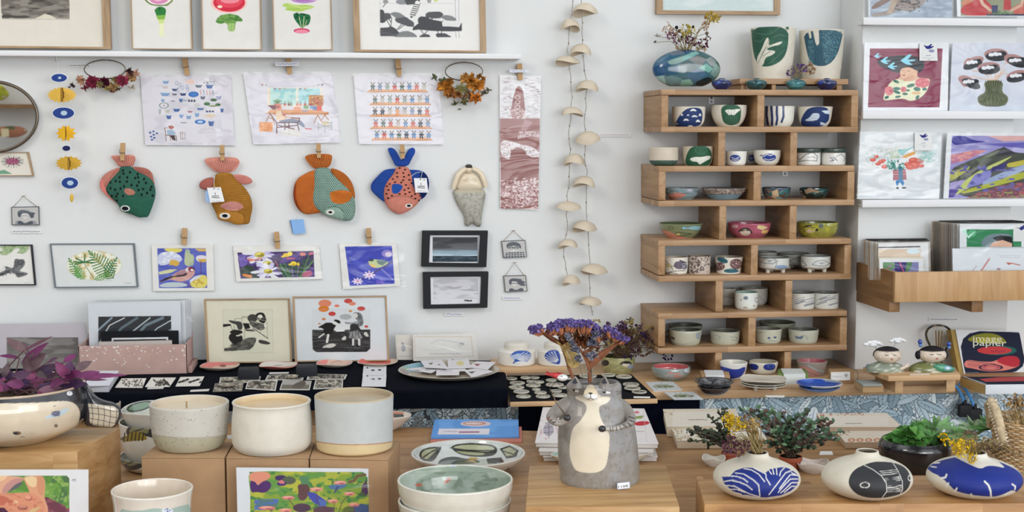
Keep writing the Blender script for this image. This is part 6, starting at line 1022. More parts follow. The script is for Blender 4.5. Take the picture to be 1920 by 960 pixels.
rackcard('white sleeved card with red pencil marks, front right of rack',[(1786,466),(1990,465),(1990,525),(1787,525)],-.42,'#cdd5db',[('l',[1000,430,1060,342],12,'#bb8280'),('l',[935,430,965,395],5,'#a58d90'),('l',[1190,372,1230,375,1290,388],7,'#b5655a'),('p',[1188,372,1240,372,1205,388],'#b5655a'),('e',1130,418,16,8,'#a5848a'),scrib(1130,318,1300,3,2.5,'#a3a7ac',7),scrib(1140,330,1290,3,2.5,'#a3a7ac',7,4)])

# ============================================================ things on the sideboard
ZC=.885
def hprism(name,label,cat,px,z0,z1,col,mat,bev=.0015,group=None,parent=None,at=None):
    """block whose top face has the given pixel corners on the plane z1"""
    q=np.array(px,float).reshape(-1,2);P=[HP(x,y,z1 if at is None else at)for x,y in q];m=MB();prism(m,[(p.x,p.y)for p in P],z0,z1,col,bev)
    return m.build(name,mat,parent,label=label,cat=cat,group=group)if parent is None else m.build(name,mat,parent)
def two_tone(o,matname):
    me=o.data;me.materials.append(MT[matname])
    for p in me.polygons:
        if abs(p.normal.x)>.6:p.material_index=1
tc_=thing('black_tablecloth','black cloth draped over a raised slab at left of sideboard','cloth',HP(500,700,SZ))
hprism('cloth_top','','',[(-100,744),(500,734),(953,729.5),(949,700),(938,679),(925,675.5),(500,672),(-100,680)],SZ+.0005,ZC,'#0d1018','velvet',.006,parent=tc_)
m=MB();A=HP(-100,744,ZC);B=HP(500,734,ZC);C2=HP(952,730,ZC);n=60;V_=[];r=random.Random(1)
for i in range(n+1):
    u=i/n;p=A.lerp(C2,u);w=.002*math.sin(u*40)+.0015*math.sin(u*17)
    for j,(dz,dy)in enumerate(((0.0,0.002),(-.004,-.002),(-.025,-.004+w),(-.045,-.005+w*1.6))):V_.append((p.x,min(p.y,SHF-.006)+dy,ZC-.001+dz))
m.add(V_,[[i*4+j,i*4+j+1,(i+1)*4+j+1,(i+1)*4+j]for i in range(n)for j in range(3)],'#0b0e17')
m.add([(x,y+.004,z)for x,y,z in V_],[[i*4+j,(i+1)*4+j,(i+1)*4+j+1,i*4+j+1]for i in range(n)for j in range(3)],'#0b0e17');m.build('valance','velvet',tc_)
T4b=(370,665,4.8);T3b=(200,660,3.2)
def plate(lab,cx,yb,yt,r0,col,z,inner,ins,tf,nm='dish',grp='shallow coral dishes on black cloth',mat='ceramic',**k):
    return V(nm,lab,'dish',cx,yb,yt,[(0,r0*.55),(.35,r0*.8),(1,r0)],col,z,(),tf,inner=inner,ins=ins,mat=mat,group=grp,th=1.6,floor=.2,**k)
plate('shallow dish glazed coral with beige front, leftmost on black cloth',412,696,685,37,'#b9ada0',ZC,'#c4706a',[('p',[150,105,380,90,380,160,100,160],'#c5b5a3'),('e',230,100,30,12,'#7c4a44'),('l',[195,100,190,130],3,'#7c4a44')],T4b,wob=1.0)
plate('shallow grey white dish with coral edge, second on black cloth',522,694,683.5,36,'#b5635d',ZC,'#c3beb4',[('l',[690,100,760,95],5,'#6d625c'),('p',[700,120,900,90,905,150,700,150],'#b98379')],T4b,wob=1.6)
plate('shallow dish with coral left half and beige right half, third',627,690,680,34,'#c2b8ab',ZC,'#cb786e',[('p',[1180,40,1300,30,1400,60,1300,110,1150,120],'#c4a593'),('l',[1200,75,1270,55,1300,65],4,'#6d3f3a')],T4b,wob=1.2)
plate('shallow bright coral red dish with beige rim, rightmost of four',708,687,677.5,38,'#b8a898',ZC,'#c6b09c',[('e',1595,62,145,38,'#c2463d')],T4b,wob=.8)
for l,q,zt in(('black card block between the first and second coral dishes',[(449,688),(484,687),(486,693),(446,694)],.912),('black card block between the second and third coral dishes',[(557,682),(593,681),(595,689),(555,690)],.912)):
    hprism('card_block',l,'block',q,ZC,zt,'#1c1f26','matte',.001,group='black card blocks on the cloth')
def flat(name,lab,cat,q,z,base,sh=(),tf=None,group=None,res=.6,th=.0012):return sheet(name,q,HPl(z+th),th,base,sh,tf,res=res,label=lab,cat=cat,group=group)
def zq(q,tf):a=np.array(q,float).reshape(-1,2);return a/tf[2]+np.array(tf[:2])
def photo_shapes(q,sd):
    a=np.array(q,float).reshape(-1,2);x0,y0=a.min(0);x1,y1=a.max(0);c=a.mean(0);I=(a-c)*np.array([.93,.86])+c;P=list(I.ravel())
    return[('p',P,'#6f6a60'),('n',x0,y0,x1,y1,50,18,.48,'#3f3c37',sd,P),('n',x0,y0,x1,y1,30,12,.6,'#a8a294',sd+3,P),('n',x0,y0,x1,y1,14,6,.64,'#c5beb0',sd+5,P)]
labs=['black and white photo card under a carved shape, back left','grey photo card lying at the front left corner of the group','photo card with pale buildings, second in the front row','photo card with pale dish shape, middle of the back row','photo card with white border and rock shape, third in front row','wide photo card, right end of the back row','photo card with pale curve, right end of the front row']
for i,(l,q)in enumerate(zip(labs,([205,203,572,195,555,245,195,258],[158,258,420,248,402,325,138,333],[455,232,722,230,705,322,432,305],[632,183,968,175,950,226,610,226],[768,230,1030,235,1010,316,740,314],[1002,172,1348,178,1330,218,982,222],[1064,224,1312,222,1308,298,1042,308]))):
    sh=photo_shapes(q,130+i*7)
    if i==4:sh=[sh[0],('r',760,230,1040,270,'#a5a19d'),('p',[850,300,860,270,920,240,970,230,980,270,930,310],'#5c554b')]
    if i==6:sh+=[('l',[1090,260,1150,265,1260,245],8,'#bdb8ad')]
    flat('photo_card',l,'card',zq(q,T4b),ZC+.0013*(i%3),'#c9c8c1' if i not in(1,)else '#77736a',sh,T4b,'black and white photo cards on the cloth')
for l,x,y,rx in(('small carved grey clay piece on the back left photo card',276,222,50),('small round carved clay piece on the front left photo card',268,275,62),('long pale carved clay piece on the middle back photo card',855,195,55)):
    p=np.array([x,y])/4.8+np.array([370,665]);V('clay_piece',l,'clay piece',p[0],p[1]+3.5,p[1]-1,[(0,rx/4.8*.8),(1,rx/4.8)],'#a39b8a',ZC+.005,[],ins=blob(14,x-50,x+50,y-25,y+20,20,6,'#6d665b',x),tf=T4b,inner='#b0a998',mat='stone',th=1.5)
for i,(l,q,sh)in enumerate((('white card with dense brown leaf pattern, leftmost pattern card',[90,158,238,157,215,213,50,212],blob(55,95,215,165,205,9,4,'#5f5a4e',5)),('white card with dark round pattern, middle pattern card',[268,153,416,153,378,207,230,208],blob(24,285,375,168,198,16,7,'#34342f',6)+[('o',320,183,24,11,4,'#8b887e')]),('white card with dark leaf row, rightmost pattern card',[442,150,586,146,558,202,413,205],[('e',440+k*21,180-(k%3)*7,14,6,'#2f3030',-20)for k in range(7)]+[('l',[430,185,570,165],2,'#2f3030')]))):
    flat('pattern_card',l,'card',zq(q,T3b),ZC+.002,'#d8d5cd',sh,T3b,'white pattern cards on the cloth',.5)
for l,q in(('thin paper label in front of the middle pattern card',[(277,726),(308,725),(306,728),(276,729)]),('thin paper label in front of the rightmost pattern card',[(358,731),(393,729),(391,732.5),(356,734)]),('thin paper label in front of the second coral dish',[(506,698),(542,697.5),(541,700),(504,700.5)])):
    flat('paper_label',l,'paper label',q,ZC,'#cfcdc8')
for l,q,y,k in(('upper white earring card right of the photo cards',[1497,95,1702,95,1700,188,1487,188],0,.001),('lower white earring card right of the photo cards',[1490,184,1702,184,1695,285,1478,283],80,.004)):
    flat('earring_card',l,'card',zq(q,T4b),ZC+k,'#d5d6d8',[('e',1530,118+y*.9,9,7,'#3c3c44'),scrib(1550,115+y*.9,1680,3,2.5,'#8b8b92',7),('e',1580,140+y,18,7,'#2f3036'),('e',1640,137+y,16,7,'#2f3036'),('e',1575,142+y,8,3,'#d5d6d8' if y else '#2f3036')],T4b,'white earring cards on the cloth',.5)
# platter with cards
T5b2=(730,660,6.856)
pv=V('platter','large oval stoneware platter holding loose cards on black cloth','platter',842,714,692.5,[(0,62),(.3,80),(1,95)],'#a9a498',ZC,(),inner='#b7ab97',ins=[('p',[110,180,430,120,520,200,250,260,120,240],'#7fa9b8'),('p',[120,200,250,190,260,240,150,250],'#8fae8f'),('p',[120,215,180,215,260,280,200,300],'#8d6f72')],tf=T5b2,th=2,floor=.3)
cardsP=[('card with dark earring, back left on the platter',[400,108,665,98,765,212,455,195],[('p',[495,145,565,135,540,165],'#5d6b4e'),('e',640,162,20,6,'#55565c'),scrib(480,120,640,2,3,'#9b9ba2',9)]),('card with yellow earring, back middle on the platter',[745,92,1020,86,1048,200,758,208],[('e',910,145,50,30,'#cdc68f'),('e',815,98,10,6,'#444'),scrib(840,96,980,2,3,'#9b9ba2',9)]),('card with dark red earring, right on the platter',[1120,118,1370,128,1265,222,1000,192],[('p',[1090,150,1175,155,1125,182],'#8a4448')]),('card lying at the left edge of the platter',[215,218,460,188,640,215,540,268],[('e',340,235,60,8,'#8b8d96'),('e',490,235,40,5,'#a9a9b0')]),('card lying at the front middle of the platter',[610,200,905,225,895,292,600,294],[('e',700,245,60,6,'#b5b4bb'),('e',790,253,40,4,'#b5b4bb')]),('card with dark heart at the front right of the platter',[960,235,1180,200,1335,250,1060,325],[('p',[1015,255,1110,248,1060,278],'#4a4b42'),scrib(1150,240,1260,2,3,'#a9a9b0',9)]),('narrow white card in the centre of the platter',[700,195,960,195,1000,240,750,245],[('e',780,240,30,3,'#8b8d96')])]
for i,(l,q,sh)in enumerate(cardsP):flat('earring_card',l,'card',zq(q,T5b2),pv.zt-.004+.0014*(6-i if i<3 else i*.5),'#d3d1d3',sh,T5b2,'earring cards on the platter',.6)
# framed and sleeved prints leaning on the wall
K1,K2,K3='#1f1f1e','#3d3d3a','#62625b'
s=[('r',235,160,825,670,'#c9cab6'),('l',[235,165,822,160,828,665,250,672,235,165],2.5,'#a3a38f'),
 ('l',[375,290,380,268,460,262],7,'#85857a'),('l',[460,300,462,243,530,238,640,238],7,'#8b8b80'),('l',[470,320,495,370,490,490],10,'#9b9b8e'),('l',[465,255,530,252],6,'#77776c'),('p',[470,318,545,322,560,380,500,390],K1),('l',[495,392,685,400,685,425],7,'#77776c'),('p',[500,395,600,400,620,418,510,412],K2),
 ('p',[238,330,330,328,335,350,240,366],K1),('p',[295,285,330,285,375,295,465,300,470,400,410,395,400,335,340,322],K2),('l',[330,340,350,400,380,395,365,345],6,K2),('r',383,345,398,390,'#c9cab6'),
 ('e',585,262,58,48,K2),('p',[530,250,560,215,620,215,650,250,630,300,560,310,530,285],K2),('p',[620,225,640,200,690,190,725,205,750,270,745,290,720,330,660,300,640,250],K1),('p',[640,240,665,220,695,220,708,245,690,262,660,262],'#d6d6c8'),('n',640,250,740,290,10,8,.5,'#8b8b80',140),('p',[545,300,600,290,655,310,720,330,740,350,720,400,660,395,590,370,555,335],K3),('n',545,290,740,400,22,12,.5,'#3d3d3a',141,[545,300,600,290,655,310,740,350,720,400,660,395,590,370]),('l',[575,295,650,318],6,'#b5b5a6'),('e',735,350,15,18,'#d6d6c8'),
 ('l',[755,300,765,490],6,'#9b9b8e'),('l',[680,385,755,375],5,'#9b9b8e'),('l',[590,380,770,500],9,'#2c2c2a'),('l',[590,395,700,460],4,'#e0e0d2'),
 ('e',395,425,75,28,K1),('p',[305,480,320,445,370,435,460,460,475,500,460,560,400,585,350,560,310,515],K1),('p',[350,540,335,600,300,610,250,610,252,655,330,645,560,632,600,590,640,500,600,485,540,490,470,510,430,570,370,580],K3),('n',250,485,640,655,40,14,.5,'#45453f',142,[350,540,300,610,250,610,252,655,560,632,600,590,640,500,540,490,470,510,370,580]),('p',[385,465,410,460,440,455,455,448,440,468,410,476],'#d6d6c8'),('p',[635,520,655,508,660,540,635,548],'#d6d6c8'),('p',[655,512,720,520,790,545,798,560,770,572,700,565,655,548],K2)]
T14a=(380,555,6.272)
framed('framed_print','cream framed etching of a figure in a deck chair, left leaning print',[(382,561.5),(543,560),(548,680),(388,681)],(1.8,3,2,4),'#9a7c5c','#cfcdb9',s,T14a,-.10,.012,res=.7,glaze=True)
s=[('r',738,545,1112,680,'#c9ced0'),('p',[738,680,1112,678,1112,800,1088,822,766,824,742,806,738,740,738,700,738,690]+[738,680]*13,'#2e2e2e'),('n',738,680,1112,822,50,5,.56,('#5d5e5e',.6),143,[738,680,1112,678,1112,805,1090,822,765,826,742,810])]
for x,y,rx,ry,c in((820,510,42,24,'#cf8062'),(812,545,35,20,'#c9762f'),(970,495,27,15,'#b94a42'),(996,512,23,12,'#cf8068'),(897,526,17,9,'#cf7a60'),(1053,544,26,14,'#b8433d'),(866,577,24,14,'#b8433d'),(983,560,12,7,'#c5834c'),(812,611,13,8,'#c07a50'),(785,640,9,5,'#c07a50'),(1086,659,12,8,'#b8433d')):s+=[('e',x,y,rx,ry,c)]
sB=[('p',[185,360,250,330,275,310,330,315,385,345,350,385,340,440,280,452,215,440,240,390,190,375],K1),('l',[265,320,180,368],18,K1),('l',[235,445,175,488],14,'#d6d6d0'),('l',[285,460,270,540],26,'#d6d6d0'),('e',370,318,32,20,'#d2d2cc'),('p',[345,290,360,275,400,278,432,300,428,325,400,322,370,300],K1),('p',[345,400,375,350,440,340,465,295,530,300,545,390,480,400,440,412,380,415],'#d0d3d3'),('p',[380,405,470,395,480,415,380,420],'#dcdedd'),
 ('e',490,245,70,33,'#a3a7a8'),('p',[570,215,590,192,650,192,685,220,700,310,690,350,650,362,610,355,640,300,600,260],'#77797a'),('n',570,190,700,362,12,24,.5,'#5a5c5d',145,[590,192,650,192,685,220,700,310,650,362,610,355,640,300,600,260]),('e',603,230,30,28,'#c9c9c3'),('l',[640,305,560,325,490,315],24,'#8f9192'),('p',[540,330,620,320,650,370,690,425,640,410,560,430,540,400],'#303030'),('p',[530,425,640,400,690,495,620,515,528,490],'#8f9191'),('n',528,400,690,515,8,60,.5,'#5f6161',146,[530,425,640,400,690,495,620,515,528,490]),('l',[578,512,578,570],24,'#c9cac8'),('l',[648,512,650,575],26,'#c9cac8'),('e',568,586,24,9,'#15151a'),('e',632,588,24,9,'#15151a'),('l',[555,580,585,580],4,'#d6d6d0'),
 ('p',[215,600,260,575,330,555,385,570,350,600,300,612,250,605,225,615],'#c4c4bd'),('p',[440,505,475,470,498,480,490,515,460,520],'#c4c4bd'),('p',[705,430,735,422,765,475,735,478,705,455],'#c4c4bd'),('l',[100,400,100,160,778,155,778,400],1.5,'#b5babb')]
sheet_tf=lambda S,a,b:[(x[0],[(v/a[2]+a[i%2]-b[i%2])*b[2]for i,v in enumerate(x[1])],*((x[2],)if x[0]=='p' else(x[2]*b[2]/a[2],x[3])))if x[0]in 'pl' else(('e',(x[1]/a[2]+a[0]-b[0])*b[2],(x[2]/a[2]+a[1]-b[1])*b[2],x[3]*b[2]/a[2],x[4]*b[2]/a[2],x[5])if x[0]=='e' else('n',(x[1]/a[2]+a[0]-b[0])*b[2],(x[2]/a[2]+a[1]-b[1])*b[2],(x[3]/a[2]+a[0]-b[0])*b[2],(x[4]/a[2]+a[1]-b[1])*b[2],x[5]*b[2]/a[2],x[6]*b[2]/a[2],*x[7:10],[(v/a[2]+a[i%2]-b[i%2])*b[2]for i,v in enumerate(x[10])]))for x in S]
s+=sheet_tf(sB,(570,555,6.272),T14)
framed('framed_print','framed etching of two children with red and orange balloons',[(548,557),(725,555),(730,677),(553,679)],(2,3,2,4),'#96785a','#cdd3d6',s,T14,-.11,.012,res=.7,glaze=True)
s=[('l',[80,722,85,865],2,'#c9b39a'),('e',125,800,14,22,'#a9a9ae'),('e',120,770,8,8,'#9a9aa0'),scrib(100,850,180,3,3,'#a5a5a8',8)]
sleeved('small_print','sleeved pale pencil print, left behind another, by the platter',[(741,628),(800,627),(801,676),(744,676)],'#d6d3ca',s,T15,-.075,.7)
s=[('l',[195,730,200,860,575,850,560,725,195,725],3,'#c2ad90')]+[('l',[300,770,350,745,420,752,480,765,515,775,490,790,470,770],3,'#b0b2b6'),('e',500,770,16,8,'#a9abae'),scrib(290,835,500,3,2.5,'#8b8d92',9),scrib(260,810,400,6,2,'#c2c4c6',9)]
sleeved('small_print','sleeved pale pencil print in wood frame, front one by the platter',[(774,628),(892,625),(897,675),(775,677)],'#d8d7d2',s,T15,-.10,.7,[(773,626),(895,623),(900,675),(774,677)])
s=[('g',-200,640,600,1000,'#4a4846','#96938f'),('n',0,722,525,960,160,26,.5,('#a5a29e',.5),144),('n',0,722,525,960,90,40,.55,('#57544f',.3),145),('r',-200,600,45,1000,'#bdb9c0'),('r',522,600,600,1000,'#bdb9c0'),('r',-200,600,600,722,'#bdb9c0'),('l',[45,722,522,722],3,'#3c3b3a')]
sleeved('art_print','large grey misty photo print leaning behind the purple plant',[(-60,608),(160,606),(168,700),(-60,700)],'#bdb9c0',s,T13,-.09,1.)
# pink speckled box and prints in it
bx=thing('storage_box','pink box with white speckles holding framed prints','box',HP(250,702,ZC));zt=.964
yf_=HP(250,702,ZC).y;yk=HP(260,632,zt).y;xa=WP(147,675,yf_).x;xb=WP(351,675,yf_).x
spk=[('e',random.uniform(520,1250),780+random.random()**2*140,random.uniform(2,8),random.uniform(2,5),'#e0dcd8')for _ in range(70)]
sheet('front_panel',[(146.5,649),(350.5,645.5),(351.5,701),(149,705)],VP_(yf_),.003,'#b79a92',spk,T13,bx,.8,mat='kraft')
m=MB();m.box((xb-.003,yf_,ZC),(xb,yk,zt+.001),'#b1938b',.0005);m.build('side_panel','kraft',bx)
m=MB();m.box((xa,yf_,ZC),(xa+.003,yk,zt),'#b1938b',.0005);m.build('side_panel','kraft',bx)
m=MB();m.box((xa,yk-.003,ZC),(xb,yk,zt+.012),'#a98b83',.0005);m.build('back_panel','kraft',bx)
m=MB();m.box((xa+.003,yf_+.003,ZC+.0005),(xb-.003,yk-.003,ZC+.003),'#15161c');m.build('base','matte',bx)
m=MB();m.box((xb+.001,yf_+.005,ZC),(xb+.012,yk,ZC+.018),'#a98b83',.001);m.build('flap','kraft',bx)
T13m=T13
PB=[655,582,1140,576,1145,760,655,765]
s=[('p',PB,'#2c3136')]+[('l',[660+k*70,760,730+k*80,640+(k%3)*18,830+k*85,590],w,c)for k,w,c in((-1,12,'#8798a2'),(0,5,'#dfe6ea'),(1,16,'#5d6d76'),(2,7,'#b9c9d0'),(3,18,'#6d7d86'),(4,5,'#cfdbe0'),(5,12,'#8fa0a8'))]+[('r',540,560,655,770,'#cdd3d9'),('r',1143,560,1300,770,'#cdd3d9'),('r',600,540,1200,577,'#cdd3d9')]
yk2=yk-.006
def inbox(lab,q,Y,base,s,th=.004,slv=True,nm='framed_print'):sleeved(nm,lab,q,base,s,T13m,Y,.8,th=th,group='prints standing in the pink box')if slv else sheet(nm,q,VP_(Y),th,base,s,T13m,res=.8,label=lab,cat='print',group='prints standing in the pink box')
for k in range(4):inbox('large sleeved print edge standing behind the storm print in pink box',[(172+k*3,566-k*.4),(347+k*4,563-k*.5),(350+k*3,660),(172,662)],yk-.008-.007*(3-k),'#cdd2d6',(),.003)
inbox('large sleeved print of swirling dark water, in the pink box',[(165,569),(338,564),(341,668),(168,670)],yk-.045,'#cdd3d9',s)
inbox('black framed print standing in front inside the pink box',[(189,622),(334,620.5),(335,660),(190,662)],yk-.065,'#14161b',[('p',[745,725,1120,718,1122,745,745,748],'#d2d6d9'),('p',[755,735,1110,730,1110,760,755,765],'#2c2f33')],.01,False)
inbox('small sleeved print peeping over the front of the pink box',[(185,641),(322,638),(324,668),(187,670)],yk-.085,'#c5bcb6',[('l',[660,750,1140,740],3,'#8f8781')],.004)
# white book
bk=thing('book','white book lying on black cloth behind the fin of the fox pot','book',HP(190,722,ZC))
hprism('pages','','',[(160,723),(204,723),(222,696),(172,696)],ZC+.001,ZC+.018,'#b9bcc4','paper',.001,parent=bk)
hprism('cover','','',[(158,723),(205,722),(223,695),(172,695)],ZC+.018,ZC+.020,'#cfd2da','paper',0,parent=bk)
# tea jars on a low riser
zr2=.895;a=HP(930,691,zr2);b=HP(1064,690,zr2);rs=thing('jar_riser','low pine riser under the two white tea jars','riser',((a.x+b.x)/2,a.y+.06,SZ))
m=MB();m.box((a.x,a.y,zr2-.014),(b.x,a.y+.16,zr2),'#caa57c',.0015);m.build('plank','boardX',rs)
for x in(a.x+.012,b.x-.03):m=MB();m.box((x,a.y+.006,SZ),(x+.018,a.y+.15,zr2-.014),'#b8915f',.001);m.build('support','boardX',rs)
T21=(880,590,2.595);FB='#24489c'
def fan(cx,cy,R1,R2,a0,a1,n,c='#d3d6d8'):return[('l',[cx+R1*math.cos(math.radians(a0+(a1-a0)*k/(n-1)))*.2,cy+R2*math.sin(math.radians(a0+(a1-a0)*k/(n-1)))*.2,cx+R1*math.cos(math.radians(a0+(a1-a0)*k/(n-1))),cy+R2*math.sin(math.radians(a0+(a1-a0)*k/(n-1)))],3,c)for k in range(n)]
for cx,lab,sh in((968.5,'white lidded tea jar with blue scallop shell, left one',[('p',[195,205,215,180,250,172,290,178,303,195,298,215,280,232,250,240,205,238,225,222],'#27509f')]+fan(222,212,90,34,-60,45,9)+fan(210,236,70,18,-40,0,4)+[('p',[195,200,240,188,260,212,215,218],'#a9b8d4')]),(1043,'white lidded tea jar with blue fan leaf, right one behind flowers',[('p',[362,205,375,182,405,168,440,175,445,240,425,242,385,230],'#1f3f94')]+fan(440,232,80,58,185,250,7))):
    c_,s_,zt_=locate(cx,687.5,654,34,zr2);t=thing('tea_jar',lab,'jar',(c_.x,c_.y,zr2),'white tea jars on the riser')
    V('b','','',cx,687.5,652,[(0,33),(.05,35),(.85,35.5),(.95,33),(1,22)],'#d2cfc6',zr2,sh,T21,part='jar_body',root=t,open_=False,sm=False)
    V('l','','',cx,653,640,[(0,22),(.1,23.5),(.7,23.5),(.95,20),(1,15)],'#c9c4b8',zt_-.001,(),None,part='lid',root=t,open_=False,Y=c_.y,sm=False)
# second bouquet pot
T6b=(1000,590,7.383)
bp=V('flower_pot','yellow green pot painted with a girl face, behind the tall cat vase','pot',1158.5,702,668,[(0,25),(.1,27),(.5,31),(1,32)],'#8f8f63',SZ,[('n',900,560,1420,840,50,30,.52,'#a5a275',151),('p',[935,650,990,620,1050,640,1050,700,980,715,940,690],'#2b2a2c'),('p',[1190,695,1225,650,1290,635,1350,655,1368,690,1330,685,1230,690],'#1e1d1f'),('e',1285,690,52,30,'#c9bfae'),('p',[1225,672,1290,650,1345,672,1320,680,1250,680],'#1e1d1f'),('e',1350,720,45,30,'#8c97a8'),('e',1270,603,16,7,'#4b4a36'),('l',[950,700,960,780],8,'#3a3a30'),('l',[1200,745,1300,755],3,'#5f5d40')],T6b,inner='#55533c',Y=None)
r=random.Random(77);heads=[]
for _ in range(84):heads.append((1172+r.gauss(0,30),640+r.gauss(0,13),r.uniform(5,8),r.choice(['#4a3350','#3d2a4d','#5a3f48','#6e5a3c','#7d6a45','#4c3a30','#8a7a48','#5f3c34']),r.choice(['puff','leaf','puff','leaf','spike'])))
heads+=[(1172,628,7,'#b0a455','puff'),(1180,600,4,'#4a4640','leaf'),(1118,606,6,'#9a8a5a','puff'),(1140,612,6,'#4a2f55','puff'),(1232,655,6,'#6f5038','leaf'),(1218,640,6,'#5f4a34','leaf'),(1225,618,4,'#4d4038','leaf'),(1165,612,7,'#4d3058','puff'),(1195,616,6,'#3f2a45','puff')]
bouquet('dried_bouquet','brown and purple dried bouquet standing in the yellow green face pot','dried flowers',(1158,672),heads,bp.c.y,stem='#5f4c38',seedv=9)
# button board
zb=SZ+.012;bb=hprism('display_board','thin pine board under the black mat of round ceramic buttons','board',[(957,754.5),(1233,748),(1186,701),(950,704)],SZ+.0003,zb,'#cfa876','boardX',.001)
hprism('display_mat','black mat covered with round patterned ceramic buttons','mat',[(956,752),(1231,745.5),(1184,702),(951,705)],zb,zb+.002,'#1a1c20','velvet',0)
T3c=(940,690,6.4);r=random.Random(21)
where={0:'back left',1:'left',2:'front left'}
for i,(x,y,R)in enumerate(((120,130,72),(190,185,95),(290,120,62),(400,118,60),(360,165,60),(455,172,60),(180,238,98),(385,212,92),(240,288,98),(420,262,52),(265,345,92),(470,300,75),(500,345,90),(600,150,68),(640,205,110),(735,235,68),(655,280,72),(700,330,95),(800,125,60),(1040,100,108),(1285,88,85),(1470,108,98),(1555,200,100),(1572,246,100),(1655,290,92))):
    p=np.array([x,y])/6.4+np.array([940,690]);rp=R/6.4;k=r.random();n_=r.randint(4,8);a0=r.uniform(0,3)
    if k<.4:ins=[('l',[x+R*.8*math.cos(a0+q*math.pi/n_),y+R*.28*math.sin(a0+q*math.pi/n_),x-R*.8*math.cos(a0+q*math.pi/n_),y-R*.28*math.sin(a0+q*math.pi/n_)],5,'#3a3c3a')for q in range(n_)]
    elif k<.7:ins=blob(12,x-R*.6,x+R*.6,y-R*.22,y+R*.2,R*.25,R*.09,'#4a4b48',i)
    else:ins=[('e',x,y-4,R*.72,R*.27,'#6f6d64'),('e',x,y-4,R*.45,R*.15,'#a9a698')]
    V('ceramic_button','round cream ceramic button with dark pattern on the black mat','button',p[0],p[1]+rp*.2+1,p[1]-1.5,[(0,rp*.9),(.5,rp),(1,rp*.97)],'#b3af9f',zb+.002+(.004 if i%3==2 else 0),(),inner='#aba796',ins=[(s_[0],)+tuple(s_[1:])for s_ in ins],tf=T3c,group='patterned ceramic buttons on the black mat',th=1.2,floor=.75,dens=1.0,sm=False)
flat('paper_label','thin white paper label at front right of the black mat','paper label',[(1188,743),(1219,743.5),(1219,745.8),(1188,745.3)],zb+.002,'#dcdcd8')
# ---- right half of the sideboard
def side(nm,lab,cat,cx,yb,yt,prof,col,sh=(),tf=T22,**k):return V(nm,lab,cat,cx,yb,yt,prof,col,SZ,sh,tf,**k)
side('bowl','grey green bowl with pink inside and pink fish on sideboard','bowl',1258,715,687.5,[(0,22),(.05,23),(.35,32),(.7,36),(1,35.5)],'#7d8683',[('p',[235,385,280,360,285,340,320,358,400,350,420,370,380,388,300,392],'#c07d74'),('e',440,335,26,16,'#aeb6bd'),('n',140,290,470,430,30,14,.55,'#8f9a96',152)],inner='#b2585a',mat='glaze',th=3)
side('cup','white cup with cobalt blue V shaped glaze beside the spacer','cup',1375,712,679,[(0,16),(.1,19),(.5,23),(1,26)],'#d5d6d2',[('p',[690,290,735,300,850,332,930,295,925,340,880,400,740,405,690,380],'#1c3590'),('r',690,404,940,420,'#d5d6d2')],inner='#c5c3b8')
side('cup','cream cup with two cobalt blue patches under lowest box','cup',1431,703,678,[(0,19),(.2,23),(.8,26.5),(1,26.5)],'#cfccbf',[('p',[958,275,1010,278,1040,295,1030,330,980,328,960,310],'#1c2f7c'),('p',[1080,285,1130,275,1180,280,1175,325,1120,335,1075,320],'#1c2f7c'),('o',1140,300,25,14,4,'#4f68b0')],inner='#b3ac98',mat='stone')
side('cup','grey and pink marbled cup with rose inside under lowest box','cup',1522,706,676.5,[(0,20),(.1,22),(1,28)],'#928a84',[('p',[1390,290,1500,320,1560,370,1540,400,1450,380,1380,320],'#b0827a'),('l',[1450,290,1520,330,1590,345],9,'#9fb0b3'),('l',[1430,340,1520,370,1550,390],6,'#7a6f6c')],inner='#9c4a54',mat='ceramic')
def soap(lab,q,zt,body,band,bandq,shs=(),tf=T22):
    P=[HP(x,y,zt)for x,y in q];t=thing('soap_box',lab,'soap',((P[0].x+P[1].x)/2,(P[0].y+P[2].y)/2,SZ),'wrapped soaps on the sideboard')
    m=MB();prism(m,[(p.x,p.y)for p in P],SZ,zt,body,.001);m.build('bar','kraft',t)
    B_=[HP(x,y,zt)for x,y in bandq];yfr=min(p.y for p in B_)-.0008;m=MB();prism(m,[(B_[0].x,yfr),(B_[1].x,yfr),(B_[2].x,B_[2].y+.0008),(B_[3].x,B_[3].y+.0008)],SZ,zt+.0008,band,0);m.build('wrapper','paper',t)
soap('kraft wrapped soap with white band left of the blue V cup',[(1316,704),(1369,704),(1366,694.5),(1312,694.5)],.874,'#a48764','#d2d6d8',[(1322,704),(1358,704),(1355,694.5),(1320,694.5)])
soap('green wrapped soap with white band behind the white plates',[(1458,701),(1516,701),(1510,691.5),(1458,691.5)],.878,'#6c8049','#cfd6d4',[(1468,701),(1510,701),(1503,691.5),(1464,691.5)])
t=thing('candle_box','small wooden candle holder with white label and wire loop','candle holder',HP(1582,716,SZ))
hprism('holder','','',[(1556,697),(1601,696),(1594,690.5),(1553,691)],SZ,.884,'#a88a66','kraft',.001,parent=t)
yy=HP(1580,697,.884).y-.001;sheet('label',[(1558,698),(1594,697),(1594,713),(1558,714)],VP_(yy),.0006,'#d6d8d8',[('e',1711,390,40,12,'#a9adb0')]and[scrib(1655,385,1740,5,3,'#8b9096',8),('e',1770,375,14,14,'#9aa0a6')],T22,t,.6)
m=MB();pl=VP_(yy);m.tube([pl.pts(1601+8*math.sin(a),704-11*math.cos(a),.002)for a in np.linspace(.1,3.0,9)],.0008,'#6b6862',5);m.build('wire_loop','metal',t)
t=thing('soap_box','small wooden soap box with grey stone top near the riser','soap',HP(1630,736,SZ),'wrapped soaps on the sideboard')
